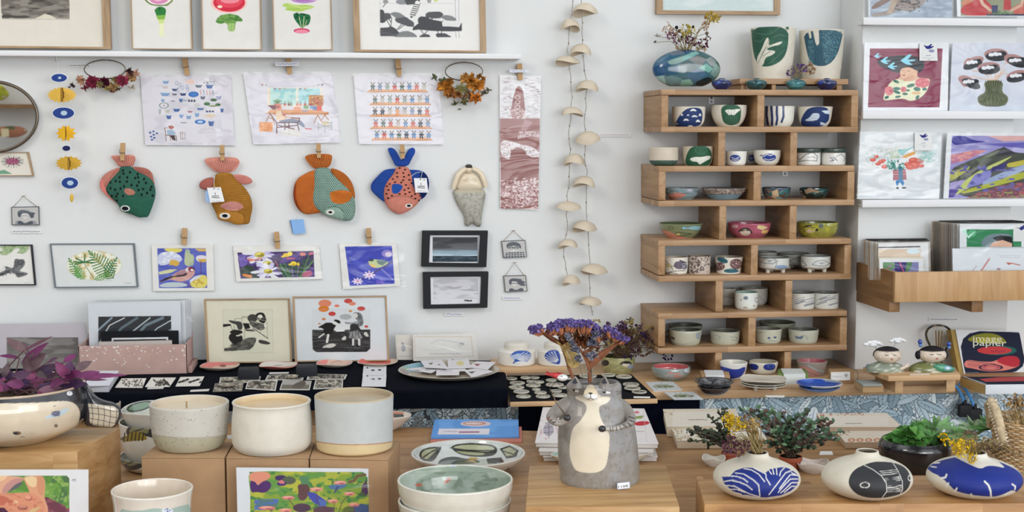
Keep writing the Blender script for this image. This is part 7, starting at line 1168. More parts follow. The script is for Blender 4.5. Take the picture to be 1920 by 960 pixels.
hprism('bar','','',[(1618,724),(1657,723),(1648,713.5),(1602,714)],SZ,.868,'#b0926c','kraft',.001,parent=t);hprism('top','','',[(1618,721.5),(1655,720.5),(1647,711.5),(1604,712)],.868,.873,'#8f9490','stone',.001,parent=t)
flat('paper_label','white paper label in front of the stacked white plates','paper label',[(1434,741),(1471,741),(1471,744.5),(1438,744.5)],SZ,'#dcdad4')
for l,q,c,sd in(('sleeved card with green stroke on sideboard, back one by the pink bowl',[90,430,320,425,400,495,160,505],'#6f7d55',1),('sleeved card with olive leaves on sideboard, front one',[245,515,490,510,575,572,330,574],'#5f6b45',2)):
    a=np.array(q).reshape(-1,2).mean(0);q2=zq(q,T22);t=thing('sleeved_card',l,'card',HP(*q2.mean(0),SZ));sheet('card',q2,HPl(SZ+.002),.002,'#c3c8c9',[('e',a[0],a[1]+4,90,11,c),('e',a[0]-20,a[1]-10,60,6,'#a9adA0')]+blob(10,a[0]-70,a[0]+60,a[1]-20,a[1]+20,18,6,'#a6aaa0',sd),T22,t,.6)
    sheet('sleeve',q2+np.array([(-1,-1),(2,-1),(2,1),(-1,1)]),HPl(SZ+.003),.0004,'#ffffff',(),None,t,mat='sleeve')
dk=[('n',480,380,850,540,18,8,.55,'#55585a',153)]
pl_=lambda nm,lab,cx,yb,yt,r0,col,inner,ins=(),z=SZ,**k:V(nm,lab,'dish',cx,yb,yt,[(0,r0*.5),(.3,r0*.72),(1,r0)],col,z,k.pop('sh',()),T22,inner=inner,ins=ins,**k)
v1=pl_('dish','dark brown dish under the black dish on the sideboard',1339,741,725,32,'#4a3a34','#33302f',mat='glaze',group='stacked dark dishes')
pl_('dish','black glossy dish stacked on a brown dish on the sideboard',1339,731,714.5,37,'#22242a','#2a2b30',[('n',480,380,850,470,20,6,.55,'#6b6c6d',154)],z=v1.z+.012,Y=v1.c.y,mat='glaze',th=4,group='stacked dark dishes',sh=[('n',480,400,850,540,20,10,.6,'#4c4f55',155)])
t=thing('footed_plate','white footed plate at the bottom of the white plate stack','plate',HP(1431,736,SZ),'stacked white plates');c_,s_,z_=locate(1431,734,722,24,SZ)
z0=SZ+.008;V('b','','',1431,730,720,[(0,22),(.3,34),(1,42)],'#cfc9bb',z0,(),None,part='plate',root=t,Y=c_.y,th=2)
for a in(-150,-30,90):m=MB();p=c_+Vector((math.cos(math.radians(a))*.03,math.sin(math.radians(a))*.03,0));m.tube([p,p+Vector((0,0,.013))],[.005,.006],'#c9c1b2',10);m.build('foot','ceramic',t)
for k,(lab,yt,rr)in enumerate((('white plate in the middle of the white plate stack',716,42),('white wavy plate on top of the white plate stack',710,43))):V('plate',lab,'plate',1431,728,yt,[(0,rr*.5),(.3,rr*.75),(1,rr)],'#d0cbbf',z0+.007*(k+1),(),None,inner='#cbc5b8',Y=c_.y,th=1.8,wob=1.5*k,group='stacked white plates')
v2=pl_('dish','blue dish lying under the white and blue dish',1536,736,725,38,'#3c5fa3','#4a6db0',group='stacked blue dishes')
pl_('dish','white and blue glazed dish on top of a blue dish',1535,731,718,43.5,'#b9c4d0','#2850a8',[('p',[1560,400,1640,395,1740,440,1600,425],'#8f9a9c'),('e',1440,415,60,12,'#3f68c0')],z=v2.z+.008,Y=v2.c.y,group='stacked blue dishes',mat='glaze',sh=[('r',1340,440,1480,520,'#3a62b2'),('p',[1480,470,1720,440,1740,470,1620,500],'#d2d6d8')])
# ---- riser with two busts
T8b=(1600,480,3.428);zr3=.9;rs=thing('figure_riser','small pine riser carrying two ceramic busts','riser',HP(1720,735,SZ))
P=[HP(1666,705,zr3),HP(1801,702.5,zr3),HP(1790,688,zr3),HP(1618,688,zr3)];m=MB();prism(m,[(p.x,p.y)for p in P],zr3-.014,zr3,'#cda878',.0012);m.build('plank','boardX',rs)
for q in([(1678,737),(1693,737),(1670,718),(1640,718)],[(1774,735),(1791,734),(1785,718),(1770,718)]):
    P=[HP(x,y,SZ)for x,y in q];m=MB();prism(m,[(p.x,p.y)for p in P],SZ,zr3-.014,'#b98f5f',.001);m.build('support','boardX',rs)
def bust(lab,cx,yb,hx_,hy,headr,shirt,hair,right,girl):
    c=HP(cx,yb,zr3);c.y+=.03;s=scl(c);t=thing('ceramic_bust',lab,'ceramic figure',(c.x,c.y,zr3),'ceramic busts on the riser')
    m=MB();n=32;rows=12;Vv=[]
    for j in range(rows+1):
        f=j/rows;w=(37 if j<4 else 37*(1-((f-.25)/.75)**2.2*.6))/s;
        for k in range(n):a=2*math.pi*k/n;Vv.append((c.x+w*math.cos(a),c.y+w*.62*math.sin(a),zr3+f*17/s*1.02))
    Fc=[[j*n+k,j*n+(k+1)%n,(j+1)*n+(k+1)%n,(j+1)*n+k]for j in range(rows)for k in range(n)]+[list(range(n))[::-1],[rows*n+k for k in range(n)]]
    V0=np.array(Vv);C0=np.tile(hx(shirt),(len(V0),1));px,py=proj(V0);r=random.Random(cx);paint(px,py,C0,blob(30,cx-36,cx+36,yb-18,yb,3,2,'#c5c7bb',cx));m.add(V0,Fc,C0);m.build('shoulders','ceramic',t)
    h=WP(hx_,hy,c.y-.003);R=headr/s
    m=MB();m.ball(h,(R,R*.85,R*.60),'#cdbfae',40,28);nose=h+Vector((R*.62*right,-R*.62,-R*.02));m.ball(nose,(R*.13,R*.2,R*.14),'#cdbfae',10,8)
    V_=np.vstack(m.V);C_=np.vstack(m.C);px,py=proj(V_);X=hx_;q=right
    paint(px,py,C_,[('l',[X-5*q,hy+.5,X+3*q,hy+.5],1.7,'#2a2422'),('l',[X+10*q,hy,X+17*q,hy+.5],1.7,'#2a2422'),('l',[X-3*q,hy-5,X+4*q,hy-6],.7,'#6a5a50'),('e',X+8*q,hy+8,3,1.4,'#9c3a36'),('l',[X+7*q,hy-4,X+12*q,hy+2,X+8*q,hy+3],.7,'#8f7c6e')]);m.V=[V_];m.C=[C_];hd=m.build('head','ceramic',t)
    m=MB();u,v=28,10;Vv=[]
    for j in range(v+1):
        for k in range(u):a=2*math.pi*k/u;th=(j/v)*math.radians(52 if not girl else 56);th2=th*(1 if math.sin(a)<.2 else 1.9);Vv.append((h.x+R*1.05*math.sin(th2)*math.cos(a),h.y+R*.9*math.sin(th2)*math.sin(a),h.z+R*.645*math.cos(th2)))
    m.add(Vv,[[j*u+k,(j+1)*u+k,(j+1)*u+(k+1)%u,j*u+(k+1)%u]for j in range(v)for k in range(u)],'#17151a')
    if girl:
        for sg in(-1,1):m.ball((h.x+sg*R*1.02,h.y+.004,h.z-R*.02),(R*.2,R*.3,R*.32),'#17151a',12,8)
    m.build('hair','stone',t)
    m=MB();m.ball((h.x-R*.75*right,h.y-R*.5,h.z-R*.05),(R*.1,R*.08,R*.13),'#c9b7a4',10,8);m.build('ear','ceramic',t)
    return t,c,h,s
t,c,h,s=bust('ceramic bust of a boy with praying hands and clouds on wires, left',1668,699,1664,666,26,'#7f8a7a',1,1,False)
for x,y in((1697,688),(1701,686)):m=MB();p=WP(x,y,c.y-.025);m.tube([p+Vector((-.012,.004,-.006)),p,p+Vector((.004,-.001,.008))],[.005,.0045,.002],'#cdbfae',10);m.build('hand','ceramic',t)
for x,y,w in((1637,644,17),(1683,638,15)):
    cl=WP(x,y,c.y+.005);m=MB()
    for dx,dz,rr in((-.8,-.1,.35),(-.35,.15,.4),(.15,.2,.42),(.6,.05,.38),(.9,-.15,.25),(0,-.15,.5)):m.ball(cl+Vector((dx*w/s,0,dz*w/s*.7)),(rr*w/s,.006,rr*w/s*.6),'#d9dcdd',14,9)
    m.build('cloud','ceramic',t);m=MB();m.tube([cl+Vector((0,.003,0)),Vector((h.x+(x-1660)/s*.4,c.y+.01,h.z))],.0007,'#8a8f94',5);m.build('wire','metal',t)
t,c,h,s=bust('ceramic bust of a girl with black bob holding a green fish, right',1750,699,1748,665,26,'#6f7444',1,1,True)
m=MB();puff(m,[510,700,560,690,620,705,655,720,650,742,600,748,540,742,520,725],VP_(c.y-.028),.008,'#3d8469',[('e',600,718,26,14,'#6f9fb5'),('e',600,718,12,7,'#cfd6da'),('e',560,715,14,8,'#5fa37f')],T8b,back=1);m.build('fish','ceramic',t)
for x,y in((1725,641),(1779,645)):m=MB();p=WP(x,y,c.y);m.ball(p,(.006,.006,.007),'#1e3f8f',12,8);m.ball(p+Vector((.001,0,-.009)),(.005,.005,.005),'#4f78b5',12,8);m.build('bead','glaze',t);m=MB();m.tube([p,Vector((h.x+(x-1749)/s*.5,c.y+.005,h.z))],.0006,'#8a8f94',5);m.build('wire','metal',t)
flat('paper_label','paper label lying on the riser between the two busts','paper label',[(1706,700.5),(1743,699.5),(1743,702),(1706,702.5)],zr3,'#d2c8b8')
for l,x in(('blue sliver of card behind the boy bust',1635),):flat('blue_card',l,'card',[(1626,683),(1645,682),(1645,687),(1622,688)],zr3,'#4f7fb8')
# bulb
t=thing('glass_bulb','large clear filament bulb behind the girl bust','bulb',WP(1758,700,-.23));t.location.z=SZ;ORI[t.name]=Vector(t.location);c=Vector(t.location)
ctop=WP(1760,608,-.23).z;s=scl(WP(1760,640,-.23));m=MB();P=catm([(ctop-z/s,r_/s)for z,r_ in((0,1),(2,12),(8,21),(18,25),(30,23),(44,16),(56,12))],5);n=40
Vv=[(c.x+q[1]*math.cos(2*math.pi*k/n),c.y+q[1]*math.sin(2*math.pi*k/n),q[0])for q in P for k in range(n)];m.add(Vv,[[j*n+k,(j+1)*n+k,(j+1)*n+(k+1)%n,j*n+(k+1)%n]for j in range(len(P)-1)for k in range(n)],'#ffffff');m.build('bulb','bulb',t)
m=MB();zb_=ctop-56/s;m.tube([(c.x,c.y,SZ),(c.x,c.y,SZ+.004),(c.x,c.y,SZ+.005),(c.x,c.y,zb_+.003)],[.028,.028,.012,.0125],'#8a7a5a',20);m.build('socket','metal',t)
for k in range(6):
    a=k*math.pi/3;m=MB();m.tube([(c.x+.006*math.cos(a),c.y+.006*math.sin(a),ctop-48/s),(c.x+.010*math.cos(a),c.y+.01*math.sin(a),ctop-12/s)],.0012,'#a38a55',6);m.build('filament','metal',t)
# books at right
bk=thing('book','standing book with dark cover and pale script lettering, at right','book',WP(1860,706,-.25));pl=lean(1860,705,-.29,12)
BKT=(1780,610,4.364);q=[(1791.5,618),(1911,621),(1927,706.5),(1808,704.5)]
s=[('p',[75,42,535,55,590,62,640,400,150,398,125,395],'#1d2236'),('p',[140,122,180,90,250,68,330,62,400,78,450,110,475,150,400,150,220,140],'#7e7f2b'),('p',[200,135,260,105,350,98,430,125,435,150,240,148],'#a3a12c'),('e',400,205,150,38,'#235c58'),('e',370,205,140,32,'#b83a3c'),('p',[118,310,150,280,230,295,330,300,380,290,440,255,520,248,570,275,580,330,500,360,420,375,300,378,180,350,130,345],'#cc7a70'),('p',[385,285,440,255,520,248,570,262,580,320,540,345,470,330,400,305],'#a82c38')]
s+=[('l',[150,290+k*14,250,305+k*13,360,315+k*8,430,335+k*5],4,'#2a2038' if k%2==0 else '#a84852')for k in range(4)]+[('o',340,345,90,24,5,'#2a2038'),('o',340,345,60,14,4,'#a8485a'),scrib(345,212,465,9,5,'#6f2f52',12,5),scrib(140,386,245,2,3,'#7d828f',7),scrib(505,394,590,2,3,'#7d828f',7)]
sheet('front_cover',q,pl,.002,'#cfd2d4',s,BKT,bk,.6)
sheet('page_block',np.array(q)+np.array([(-9,0),(-3,1),(-3,0),(-9,0)]),Plane(pl.o-pl.n*.004,pl.n),.03,'#a98f55',[('l',[20+k*8,30,85+k*9,400],3,'#8a7340')for k in range(8)],BKT,bk,1.)
m=MB();text_on(m,'image',1780+195/4.364,610+145/4.364,1780+432/4.364,610+148/4.364,pl,.0008,'#d9d8bf');text_on(m,'papier',1780+195/4.364,610+182/4.364,1780+468/4.364,610+186/4.364,pl,.0008,'#d2d4c8');m.build('lettering','paper',bk)
b2=thing('book','thick book lying flat under the standing dark book','book',HP(1870,740,SZ));q2=[(1801,706),(1960,705),(1960,720),(1848,721)]
P=[HP(x,y,.876)for x,y in((1848,721),(1960,720),(1960,705),(1801,706))];o=MB();prism(o,[(p.x,p.y)for p in P],SZ,.875,'#cdd2d6',.0006);o=o.build('page_block','paper',b2);
sheet('front_cover',[(1803,706.5),(1955,705.5),(1955,719),(1849,720)],HPl(.8765),.0015,'#1d2236',[('p',[245,440,400,425,620,420,620,455,300,462],'#b34a4c'),('l',[110,418,300,480],5,'#cfd2d4')],BKT,b2,.7)
o=MB();a,b=P[0],P[3];o.add([(a.x,a.y,SZ),(b.x,b.y,SZ),(b.x,b.y,.875),(a.x,a.y,.875),(a.x-.0012,a.y,SZ),(b.x-.0012,b.y,SZ),(b.x-.0012,b.y,.875),(a.x-.0012,a.y,.875)],[[4,5,6,7],[0,3,2,1],[0,1,5,4],[3,7,6,2]],'#a98d5a');o.build('spine_edge','kraft',b2)
# cables
for lab,P,yy in(('blue cable with black plug hanging over sideboard edge, left of two',[(1791,722),(1799,733),(1806,748),(1808,762)],770),('blue cable with black plug hanging over sideboard edge, right of two',[(1798,719),(1811,730),(1821,748),(1827,765)],778)):
    Yc=SHF-.012;t=thing('power_cable',lab,'cable',WP(P[-1][0],yy,Yc),'blue cables over the sideboard edge');m=MB();m.tube([tuple(WP(x,y,Yc-.004))for x,y in P],.004,'#4f93cf',10);m.build('cord','matte',t)
    e=WP(P[-1][0],yy,Yc-.004);m=MB();m.box((e.x-.018,e.y-.012,e.z-.016),(e.x+.018,e.y+.006,e.z+.018),'#15161a',.003);m.tube([(e.x,e.y,e.z+.016),(e.x,e.y,e.z+.03)],[.008,.005],'#15161a',10);m.build('plug','matte',t)

# ============================================================ things on the front table
def hpoly(px,z):return[(p.x,p.y)for p in(HP(x,y,z)for x,y in px)]
def block(name,label,cat,px,ztop,z0,col,mat,side=None,bev=.003,group=None,parent=None,nm=None):
    m=MB();prism(m,hpoly(px,ztop),z0,ztop,col,bev)
    o=m.build(nm or name,mat,parent,label=label,cat=cat,group=group)if parent is None else m.build(nm or name,mat,parent)
    if side:two_tone(o,side)
    return o
CZ=CAM.z
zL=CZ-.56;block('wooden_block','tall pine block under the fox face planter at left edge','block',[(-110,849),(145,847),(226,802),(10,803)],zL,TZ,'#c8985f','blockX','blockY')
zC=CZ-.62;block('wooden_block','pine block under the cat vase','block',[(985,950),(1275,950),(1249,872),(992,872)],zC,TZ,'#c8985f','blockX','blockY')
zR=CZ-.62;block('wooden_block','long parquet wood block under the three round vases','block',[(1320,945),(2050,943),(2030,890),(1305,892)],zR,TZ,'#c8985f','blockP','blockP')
# kraft boxes and candles
zB2=CZ-.60
KB='#a08263'
for lab,px in(('brown kraft box under the speckled candle, left of three',[(265,857),(421,857),(437,829),(299,829)]),('brown kraft box under the cream candle, middle of three',[(424,858),(579,858),(590,829),(440,829)]),('brown kraft box under the pale blue candle, right of three',[(581,859),(728,861),(750,826),(593,826)])):
    P=hpoly(px,zB2);c=(sum(p[0]for p in P)/4,min(p[1]for p in P),TZ);t=thing('kraft_box',lab,'cardboard box',c,'kraft boxes under the candles')
    m=MB();prism(m,P,TZ,zB2-.0025,KB,.0012);m.build('box_body','kraft',t)
    cx=sum(p[0]for p in P)/4;cy=sum(p[1]for p in P)/4;P2=[(cx+(x-cx)*1.004,cy+(y-cy)*1.004)for x,y in P]
    m=MB();prism(m,P2,zB2-.0022,zB2,'#a88a6a',.0008);m.build('lid','kraft',t)
def candle(lab,cx,yb,yt,prof,col,sh,wax,wick,specks=0,inner=None,rim=None):
    c,s,zt=locate(cx,yb,yt,prof[0][1],zB2);t=thing('candle',lab,'candle',(c.x,c.y,zB2),'candles in stoneware jars')
    r=random.Random(cx);S=list(sh)+[('e',cx+r.uniform(-75,75),r.uniform(yt,yb),r.uniform(.5,1.1),r.uniform(.5,1.1),'#6b6457')for _ in range(specks)]
    V('j','','',cx,yb,yt,prof,col,zB2,S,None,part='jar',root=t,mat='stone' if specks or wax else 'ceramic',inner=inner or '#cbc0ad',th=5,floor=.5,dens=1.2,rough_rim=rim)
    zw=zt-wick*.0009-.008;m=MB();R=prof[-1][1]/s-.0045;m.tube([(c.x,c.y,zw-.008),(c.x,c.y,zw)],R,wax or '#d9c8a5',40);m.build('wax','ceramic',t)
    if wick:m=MB();m.tube([(c.x-.005,c.y,zw),(c.x-.005,c.y,zw+.012)],.0016,'#a0885f',7);m.build('wick','dry',t)
el=lambda cx,cy,rx,ry,y2:[(cx+rx*math.cos(a),cy+ry*math.sin(a))for a in np.linspace(0,math.pi,24)]+[(cx-rx,y2),(cx+rx,y2)]
band=lambda cx,cy,r,c:[('p',[q for p in([(cx+(r+20)*math.cos(a)*1.,cy+14*math.sin(a))for a in np.linspace(0,math.pi,24)]+[(cx-r-20,cy+60),(cx+r+20,cy+60)])for q in p],c)]
candle('speckled grey white candle jar with sandy base and a wick, left',357,850.5,755.5,[(0,53),(.05,60),(.22,67),(.45,70),(1,73)],'#bfbdb4',band(357,808,60,'#a8a48e')+[('l',[290+k*6,808+13*math.sin(math.acos(max(-1,min(1,(290+k*6-357)/80)))),296+k*6,808+13*math.sin(math.acos(max(-1,min(1,(296+k*6-357)/80))))],1,'#8d8873')for k in range(22)],'#d3c6ac',1,90,inner='#c4b8a6')
candle('plain glossy cream candle jar, middle of three',511,856.5,752.5,[(0,58),(.04,66),(.2,74),(.6,74),(.9,71),(1,73)],'#d0ccc0',[],'#cdb48c',0,0,inner='#cdb894')
candle('pale blue grey candle jar with cream base band, right',665,856,741.5,[(0,62),(.03,68),(.1,71),(.5,72),(1,73.5)],'#b8bdbc',band(665,820,66,'#cbb88f')+[('l',[q for k in range(25)for q in(665+86*math.cos(math.pi*k/24),820+14*math.sin(math.pi*k/24))],1.8,'#a8795a')],'#b3a48a',0,0,inner='#ab9c82',rim='#b5a78e')
# print cards leaning at the front
T1b=(0,860,8.);r=random.Random(2)
s=[('r',-900,255,1045,1500,'#58893f'),('n',-100,255,1045,1500,150,90,.5,'#6d9a4a',161),('n',600,255,1045,900,60,130,.55,'#4a6f48',162),('n',600,255,1045,900,60,60,.62,'#86a85c',163),
 ('p',[670,560,760,600,860,660,1045,740,1045,1500,700,1500,640,700],'#6a3a4c'),('n',640,560,1045,1100,90,60,.5,'#84505a',164,[670,560,760,600,1045,740,1045,1500,700,1500,640,700]),
 ('p',[-900,255,350,255,355,335,220,385,100,520,0,560,-900,700],'#d3a287'),('p',[-100,255,120,255,60,320,-100,380],'#dfbf98'),('p',[60,400,200,300,350,290,355,335,220,385,110,510,20,530],'#b98a86'),
 ('p',[105,515,220,390,345,335,330,380,280,430,200,470],'#5d6166'),('p',[340,265,560,255,640,260,675,320,680,450,660,560,690,660,725,740,725,1500,560,1500,450,600,440,480,385,380],'#d09a7a'),('p',[355,270,555,262,550,400,520,430,450,420,390,350],'#dcc49a'),('p',[555,262,640,262,672,330,660,540,600,560,560,450],'#c78e6e'),
 ('p',[-900,540,100,520,300,510,450,505,560,560,640,640,700,760,640,1500,-900,1500],'#cf8f72'),('p',[-900,560,60,560,140,600,60,700,-900,720],'#b96a58'),('e',430,590,60,40,'#b9735f'),('e',420,580,45,28,'#d99c80'),('l',[400,625,450,625,478,595],6,'#6d3b38'),('e',340,735,80,40,'#a1665a'),('e',340,720,55,22,'#c98a72'),('l',[300,740,350,735,400,760],6,'#5f3536'),('e',230,650,40,22,'#ddb98f'),('e',150,640,50,26,'#b9695a'),('p',[430,790,500,740,620,715,560,770,470,830],'#c9ae80'),('p',[-900,740,60,735,120,790,100,1500,-900,1500],'#4a2440'),('n',-200,520,640,1000,60,40,.6,('#b06450',.5),165),('p',[1000,255,1100,240,1100,320,1035,290],'#d9dce0')]
s+=[('p',[-900,160,1400,160,1400,254,-900,258],'#d6d9dc'),('p',[1040,200,1400,200,1400,1500,1052,1500,1040,700],'#d6d9dc'),('l',[1075,330,1100,305,1098,342],6,'#3a3f7c'),('l',[1140,305,1115,307,1112,320,1130,322,1138,332,1120,343],6,'#3a3f7c')]
sleeved('art_print','sleeved painting of a person lying on grass, bottom left corner',[(-110,881),(165.5,881),(166,1036),(-110,1036)],'#d6d9dc',s,T1b,-3.9+2.335,.8,[(-110,880),(176,880),(177,1036),(-110,1036)])
T2b=(430,860,6.62)
PP=[235,165,500,155,1100,165,1650,165,1715,200,1725,430,1745,600,1730,900,250,900,262,430,245,300]
s=[('p',PP,'#7f9a3c'),('n',235,155,1745,900,150,90,.45,'#5c8f45',171,PP),('n',235,155,1745,900,190,70,.55,'#a8ad42',172,PP),('n',800,155,1745,900,190,90,.56,'#9fa944',173,PP),('n',235,155,1745,900,60,40,.62,'#3f7a44',174,PP),
 ('p',[250,165,490,160,520,230,420,290,340,340,300,290,250,270],'#cf8a72'),('p',[250,265,330,290,350,340,400,290,460,265,530,310,500,390,430,430,330,410,270,430],'#4a2a66'),('e',640,240,75,35,'#3d2a5c'),('e',740,270,85,50,'#4f5a4c'),('e',650,310,60,30,'#46346a'),('p',[600,285,650,262,685,290,680,312,630,308],'#c9757c'),('p',[840,320,960,300,1000,370,1000,420,940,520,880,520,845,470,860,400],'#5c4145'),('p',[860,220,980,220,1000,320,900,320],'#4f7f5c'),('p',[965,410,1060,420,1150,490,1210,520,1180,600,1060,560,985,480],'#3f4aa3'),('p',[1100,500,1200,520,1200,600,1110,600],'#4f6ab0'),('p',[1220,340,1330,315,1480,320,1420,360,1350,385,1260,380],'#4d6f9a'),('p',[1340,340,1360,345,1315,420,1290,430],'#3f3f7a'),('l',[1490,290,1550,270,1590,215,1680,200],34,'#6d5540'),('p',[1650,330,1700,260,1725,430,1690,470,1630,470],'#4a3056'),('p',[1600,470,1690,470,1680,420,1620,420],'#3f5f40'),('p',[320,510,600,500,600,590,330,600],'#4f7370'),('n',310,490,610,640,60,20,.5,'#4f6aa8',175),('e',900,610,110,55,'#4c3a4f'),('e',1170,640,130,50,'#5c4350'),('e',1640,640,120,80,'#3f5580'),('e',1480,650,70,60,'#5a6a3a'),('n',235,600,1745,900,120,60,.5,'#4b4a58',176,PP)]
for x,y,w,c in((1080,380,80,'#cf8b80'),(730,485,82,'#c87a78'),(1490,435,66,'#cf7f80'),(1285,528,70,'#cb8478'),(1548,572,66,'#cc7f76'),(1375,298,80,'#d08c84'),(470,612,105,'#c97478'),(700,640,80,'#cf8570')):s+=[('e',x,y,w,24,c),('e',x-w*.1,y-8,w*.7,13,'#dca393'),('e',x+w*.2,y+10,w*.4,10,'#a85560')]
s+=[('l',l,9,'#55404a')for l in([740,510,820,610],[1465,465,1400,540,1360,660],[1303,555,1303,660],[1548,600,1560,670],[1085,405,1090,490,1120,580])]
s+=[('e',1740,212,40,26,'#dadde0'),('l',[1718,228,1735,205,1732,230],5,'#3a3f7c'),('l',[1770,205,1752,205,1750,214,1764,218,1758,228,1746,228],5,'#3a3f7c')]
sleeved('art_print','sleeved painting of pink flowers in green meadow leaning on kraft boxes',[(443,877),(708.5,879),(713,1003),(446,1003)],'#cdd4da',s,T2b,-3.9+2.445,.8,[(437,876),(712,878),(717,1003),(440,1003)])
# front cup
v=V('cup','white cup with teal glaze patches at bottom left front','cup',289,1062,917,[(0,58),(.1,64),(.5,69),(.8,71),(1,75)],'#d6d2c8',TZ,[('p',[222,951,240,958,270,957,290,952,315,956,340,948,362,944,370,1080,200,1080],'#9fb8b0'),('e',314,958,11,5,'#cfdbe8'),('l',[309,956,315,953,313,960,320,956],1.2,'#3a4a90')],None,inner='#d2c6b5',mat='glaze',th=5,floor=.25)
# white bowls, front
zb1=TZ;vb=V('bowl','plain white bowl under the grey green bowl at bottom centre','bowl',853,1040,937,[(0,45),(.06,47),(.4,84),(.75,101),(1,106)],'#cbcbc0',TZ,(),None,inner='#c0c6bf',mat='glaze',th=5,group='stacked white bowls')
dz=.012;V('bowl','white bowl with grey green inside and small red leaves, top of stack','bowl',854,1022,899,[(0,45),(.06,47),(.4,86),(.75,104),(1,108)],'#d2d1c6',vb.z+dz*1.6,[],T20:=(540,660,3.2),inner='#a9b5a8',ins=[('n',650,640,1360,900,120,40,.45,'#93a193',181),('e',1010,790,240,75,('#7f8f80',.55)),('n',770,720,1260,870,50,26,.56,('#68796a',.7),182),('p',[757,797,775,789,795,790,812,797,795,806,773,806],'#b5634f'),('p',[932,790,940,770,960,757,980,757,970,775,945,792],'#a8563f'),('p',[1210,870,1225,845,1250,825,1240,850],'#b5634f'),('l',[990,760,940,790],2,'#6f3a2c'),('e',990,679,20,9,'#c5d3e6'),('l',[980,674,982,686],3,'#3f4f9a'),('l',[999,673,988,680,994,687,1000,682],3,'#3f4f9a')],mat='glaze',th=5,Y=vb.c.y,group='stacked white bowls',dens=1.4)
# leaf bowl
V('bowl','white bowl painted inside with black outlined leaves, behind the front bowls','bowl',878,896,849.5,[(0,55),(.06,57),(.4,88),(.75,102),(1,107)],'#cdcabf',TZ,[('p',[1260,740,1330,690,1330,760,1250,800],'#3a3f36')],(540,660,3.2),inner='#c5cac6',ins=[
 ('p',[783,620,800,585,850,570,925,568,910,600,880,650,850,660,800,650],'#2f332c'),('p',[795,622,812,592,860,578,905,578,870,610,830,650],'#a3a685'),('l',[800,640,850,605,915,572],9,'#2f332c'),
 ('p',[970,572,1010,552,1080,546,1150,548,1230,556,1260,580,1245,620,1180,630,1090,628,1020,612],'#2c3029'),('p',[985,575,1015,562,1080,555,1160,558,1225,566,1245,585,1200,600,1090,592,1020,586],'#a8ab8b'),('p',[1000,592,1090,600,1190,606,1170,620,1090,618,1030,606],'#9a9d78'),('l',[975,575,1060,588,1150,592,1245,590],7,'#2c3029'),('p',[900,660,930,635,1000,625,1060,640,1150,650,1150,670,900,680],'#24322f'),('e',1110,640,30,8,'#b8943a'),('p',[1270,580,1330,560,1385,590,1370,630,1310,640],'#2c3029'),('p',[1285,585,1330,570,1370,592,1350,620,1310,625],'#a3a685'),('l',[1280,590,1370,620],6,'#2c3029'),('p',[1190,640,1280,632,1300,665,1200,672],'#1f2b2a'),('p',[1060,655,1110,645,1140,668],'#b5966f')],mat='glaze',th=5,floor=.2,dens=1.3)
# stacked leaf bowls at left
DL=lambda y0,sd:[q for k in range(4)for x in[225+k*42+(sd%3)*12]for q in(('e',x+14,y0,27,15,'#34383a',-12),('e',x+14,y0,21,10.5,'#8f9a86' if k%2 else '#7d7c5c',-12),('l',[x-10,y0+8,x+12,y0,x+38,y0-10],2.4,'#34383a'))]+[('l',[225,y0+18,260,y0+6,300,y0+16,350,y0+4],5,'#34383a')]
v1=V('bowl','bottom bowl with dark leaves in the stack behind the kraft box','bowl',300,889,851,[(0,50),(.1,58),(.5,70),(1,73)],'#c9c7bd',TZ,DL(866,1)+[('n',225,850,380,890,26,8,.5,'#3c4043',191)],None,inner='#b5b5a8',mat='glaze',group='stacked leaf bowls')
v2=V('bowl','middle bowl with dark leaves and yellow stripes in the left stack','bowl',301,858,788,[(0,50),(.1,60),(.5,71),(1,74)],'#cbc9bf',v1.zt-.012,DL(806,2)+[('p',[226,830,240,812,262,808,280,824,262,826,240,828],'#8a7a34')]+[('l',[234+k*7,812,232+k*7,826],2.4,'#2f2f22')for k in range(6)],None,inner='#b5b5a8',Y=v1.c.y,mat='glaze',group='stacked leaf bowls')
v3=V('bowl','top bowl showing green leaf inside in the left stack','bowl',303,800,765,[(0,48),(.2,62),(1,73)],'#cfcdc4',v2.zt-.014,[],None,inner='#b9bbb0',ins=[('e',262,762,26,9,'#2f3a34',-14),('e',262,762,21,6,'#6f8a72',-14)],Y=v1.c.y,mat='glaze',group='stacked leaf bowls',wob=2)
V('bowl','small cream bowl partly hidden behind the fin of the fox planter','bowl',200,800,755,[(0,15),(.4,24),(1,27)],'#bfb6a6',TZ,(),None,inner='#a59c8c',mat='ceramic')
V('boat_bowl','pointed cream bowl with dark and orange inside behind the pale candle','bowl',704,812,779,[(0,34),(.3,48),(.8,64),(1,68)],'#cfc5b8',TZ,(),T20,inner='#b5785c',ins=[('p',[630,370,700,375,720,395,640,400],'#2f3b36'),('l',[630,345,700,350,730,370],4,'#8f4a36'),('p',[690,365,800,360,760,400,700,395],'#cfc8bd')],mat='ceramic',sq=.55,th=3)
pl=VP_(HP(740,800,TZ).y);
flat('paper_label','small white label lying on the kraft boxes between two candles','paper label',[(426,816),(437,815),(438,822),(427,823)],zB2,'#d9dadb');
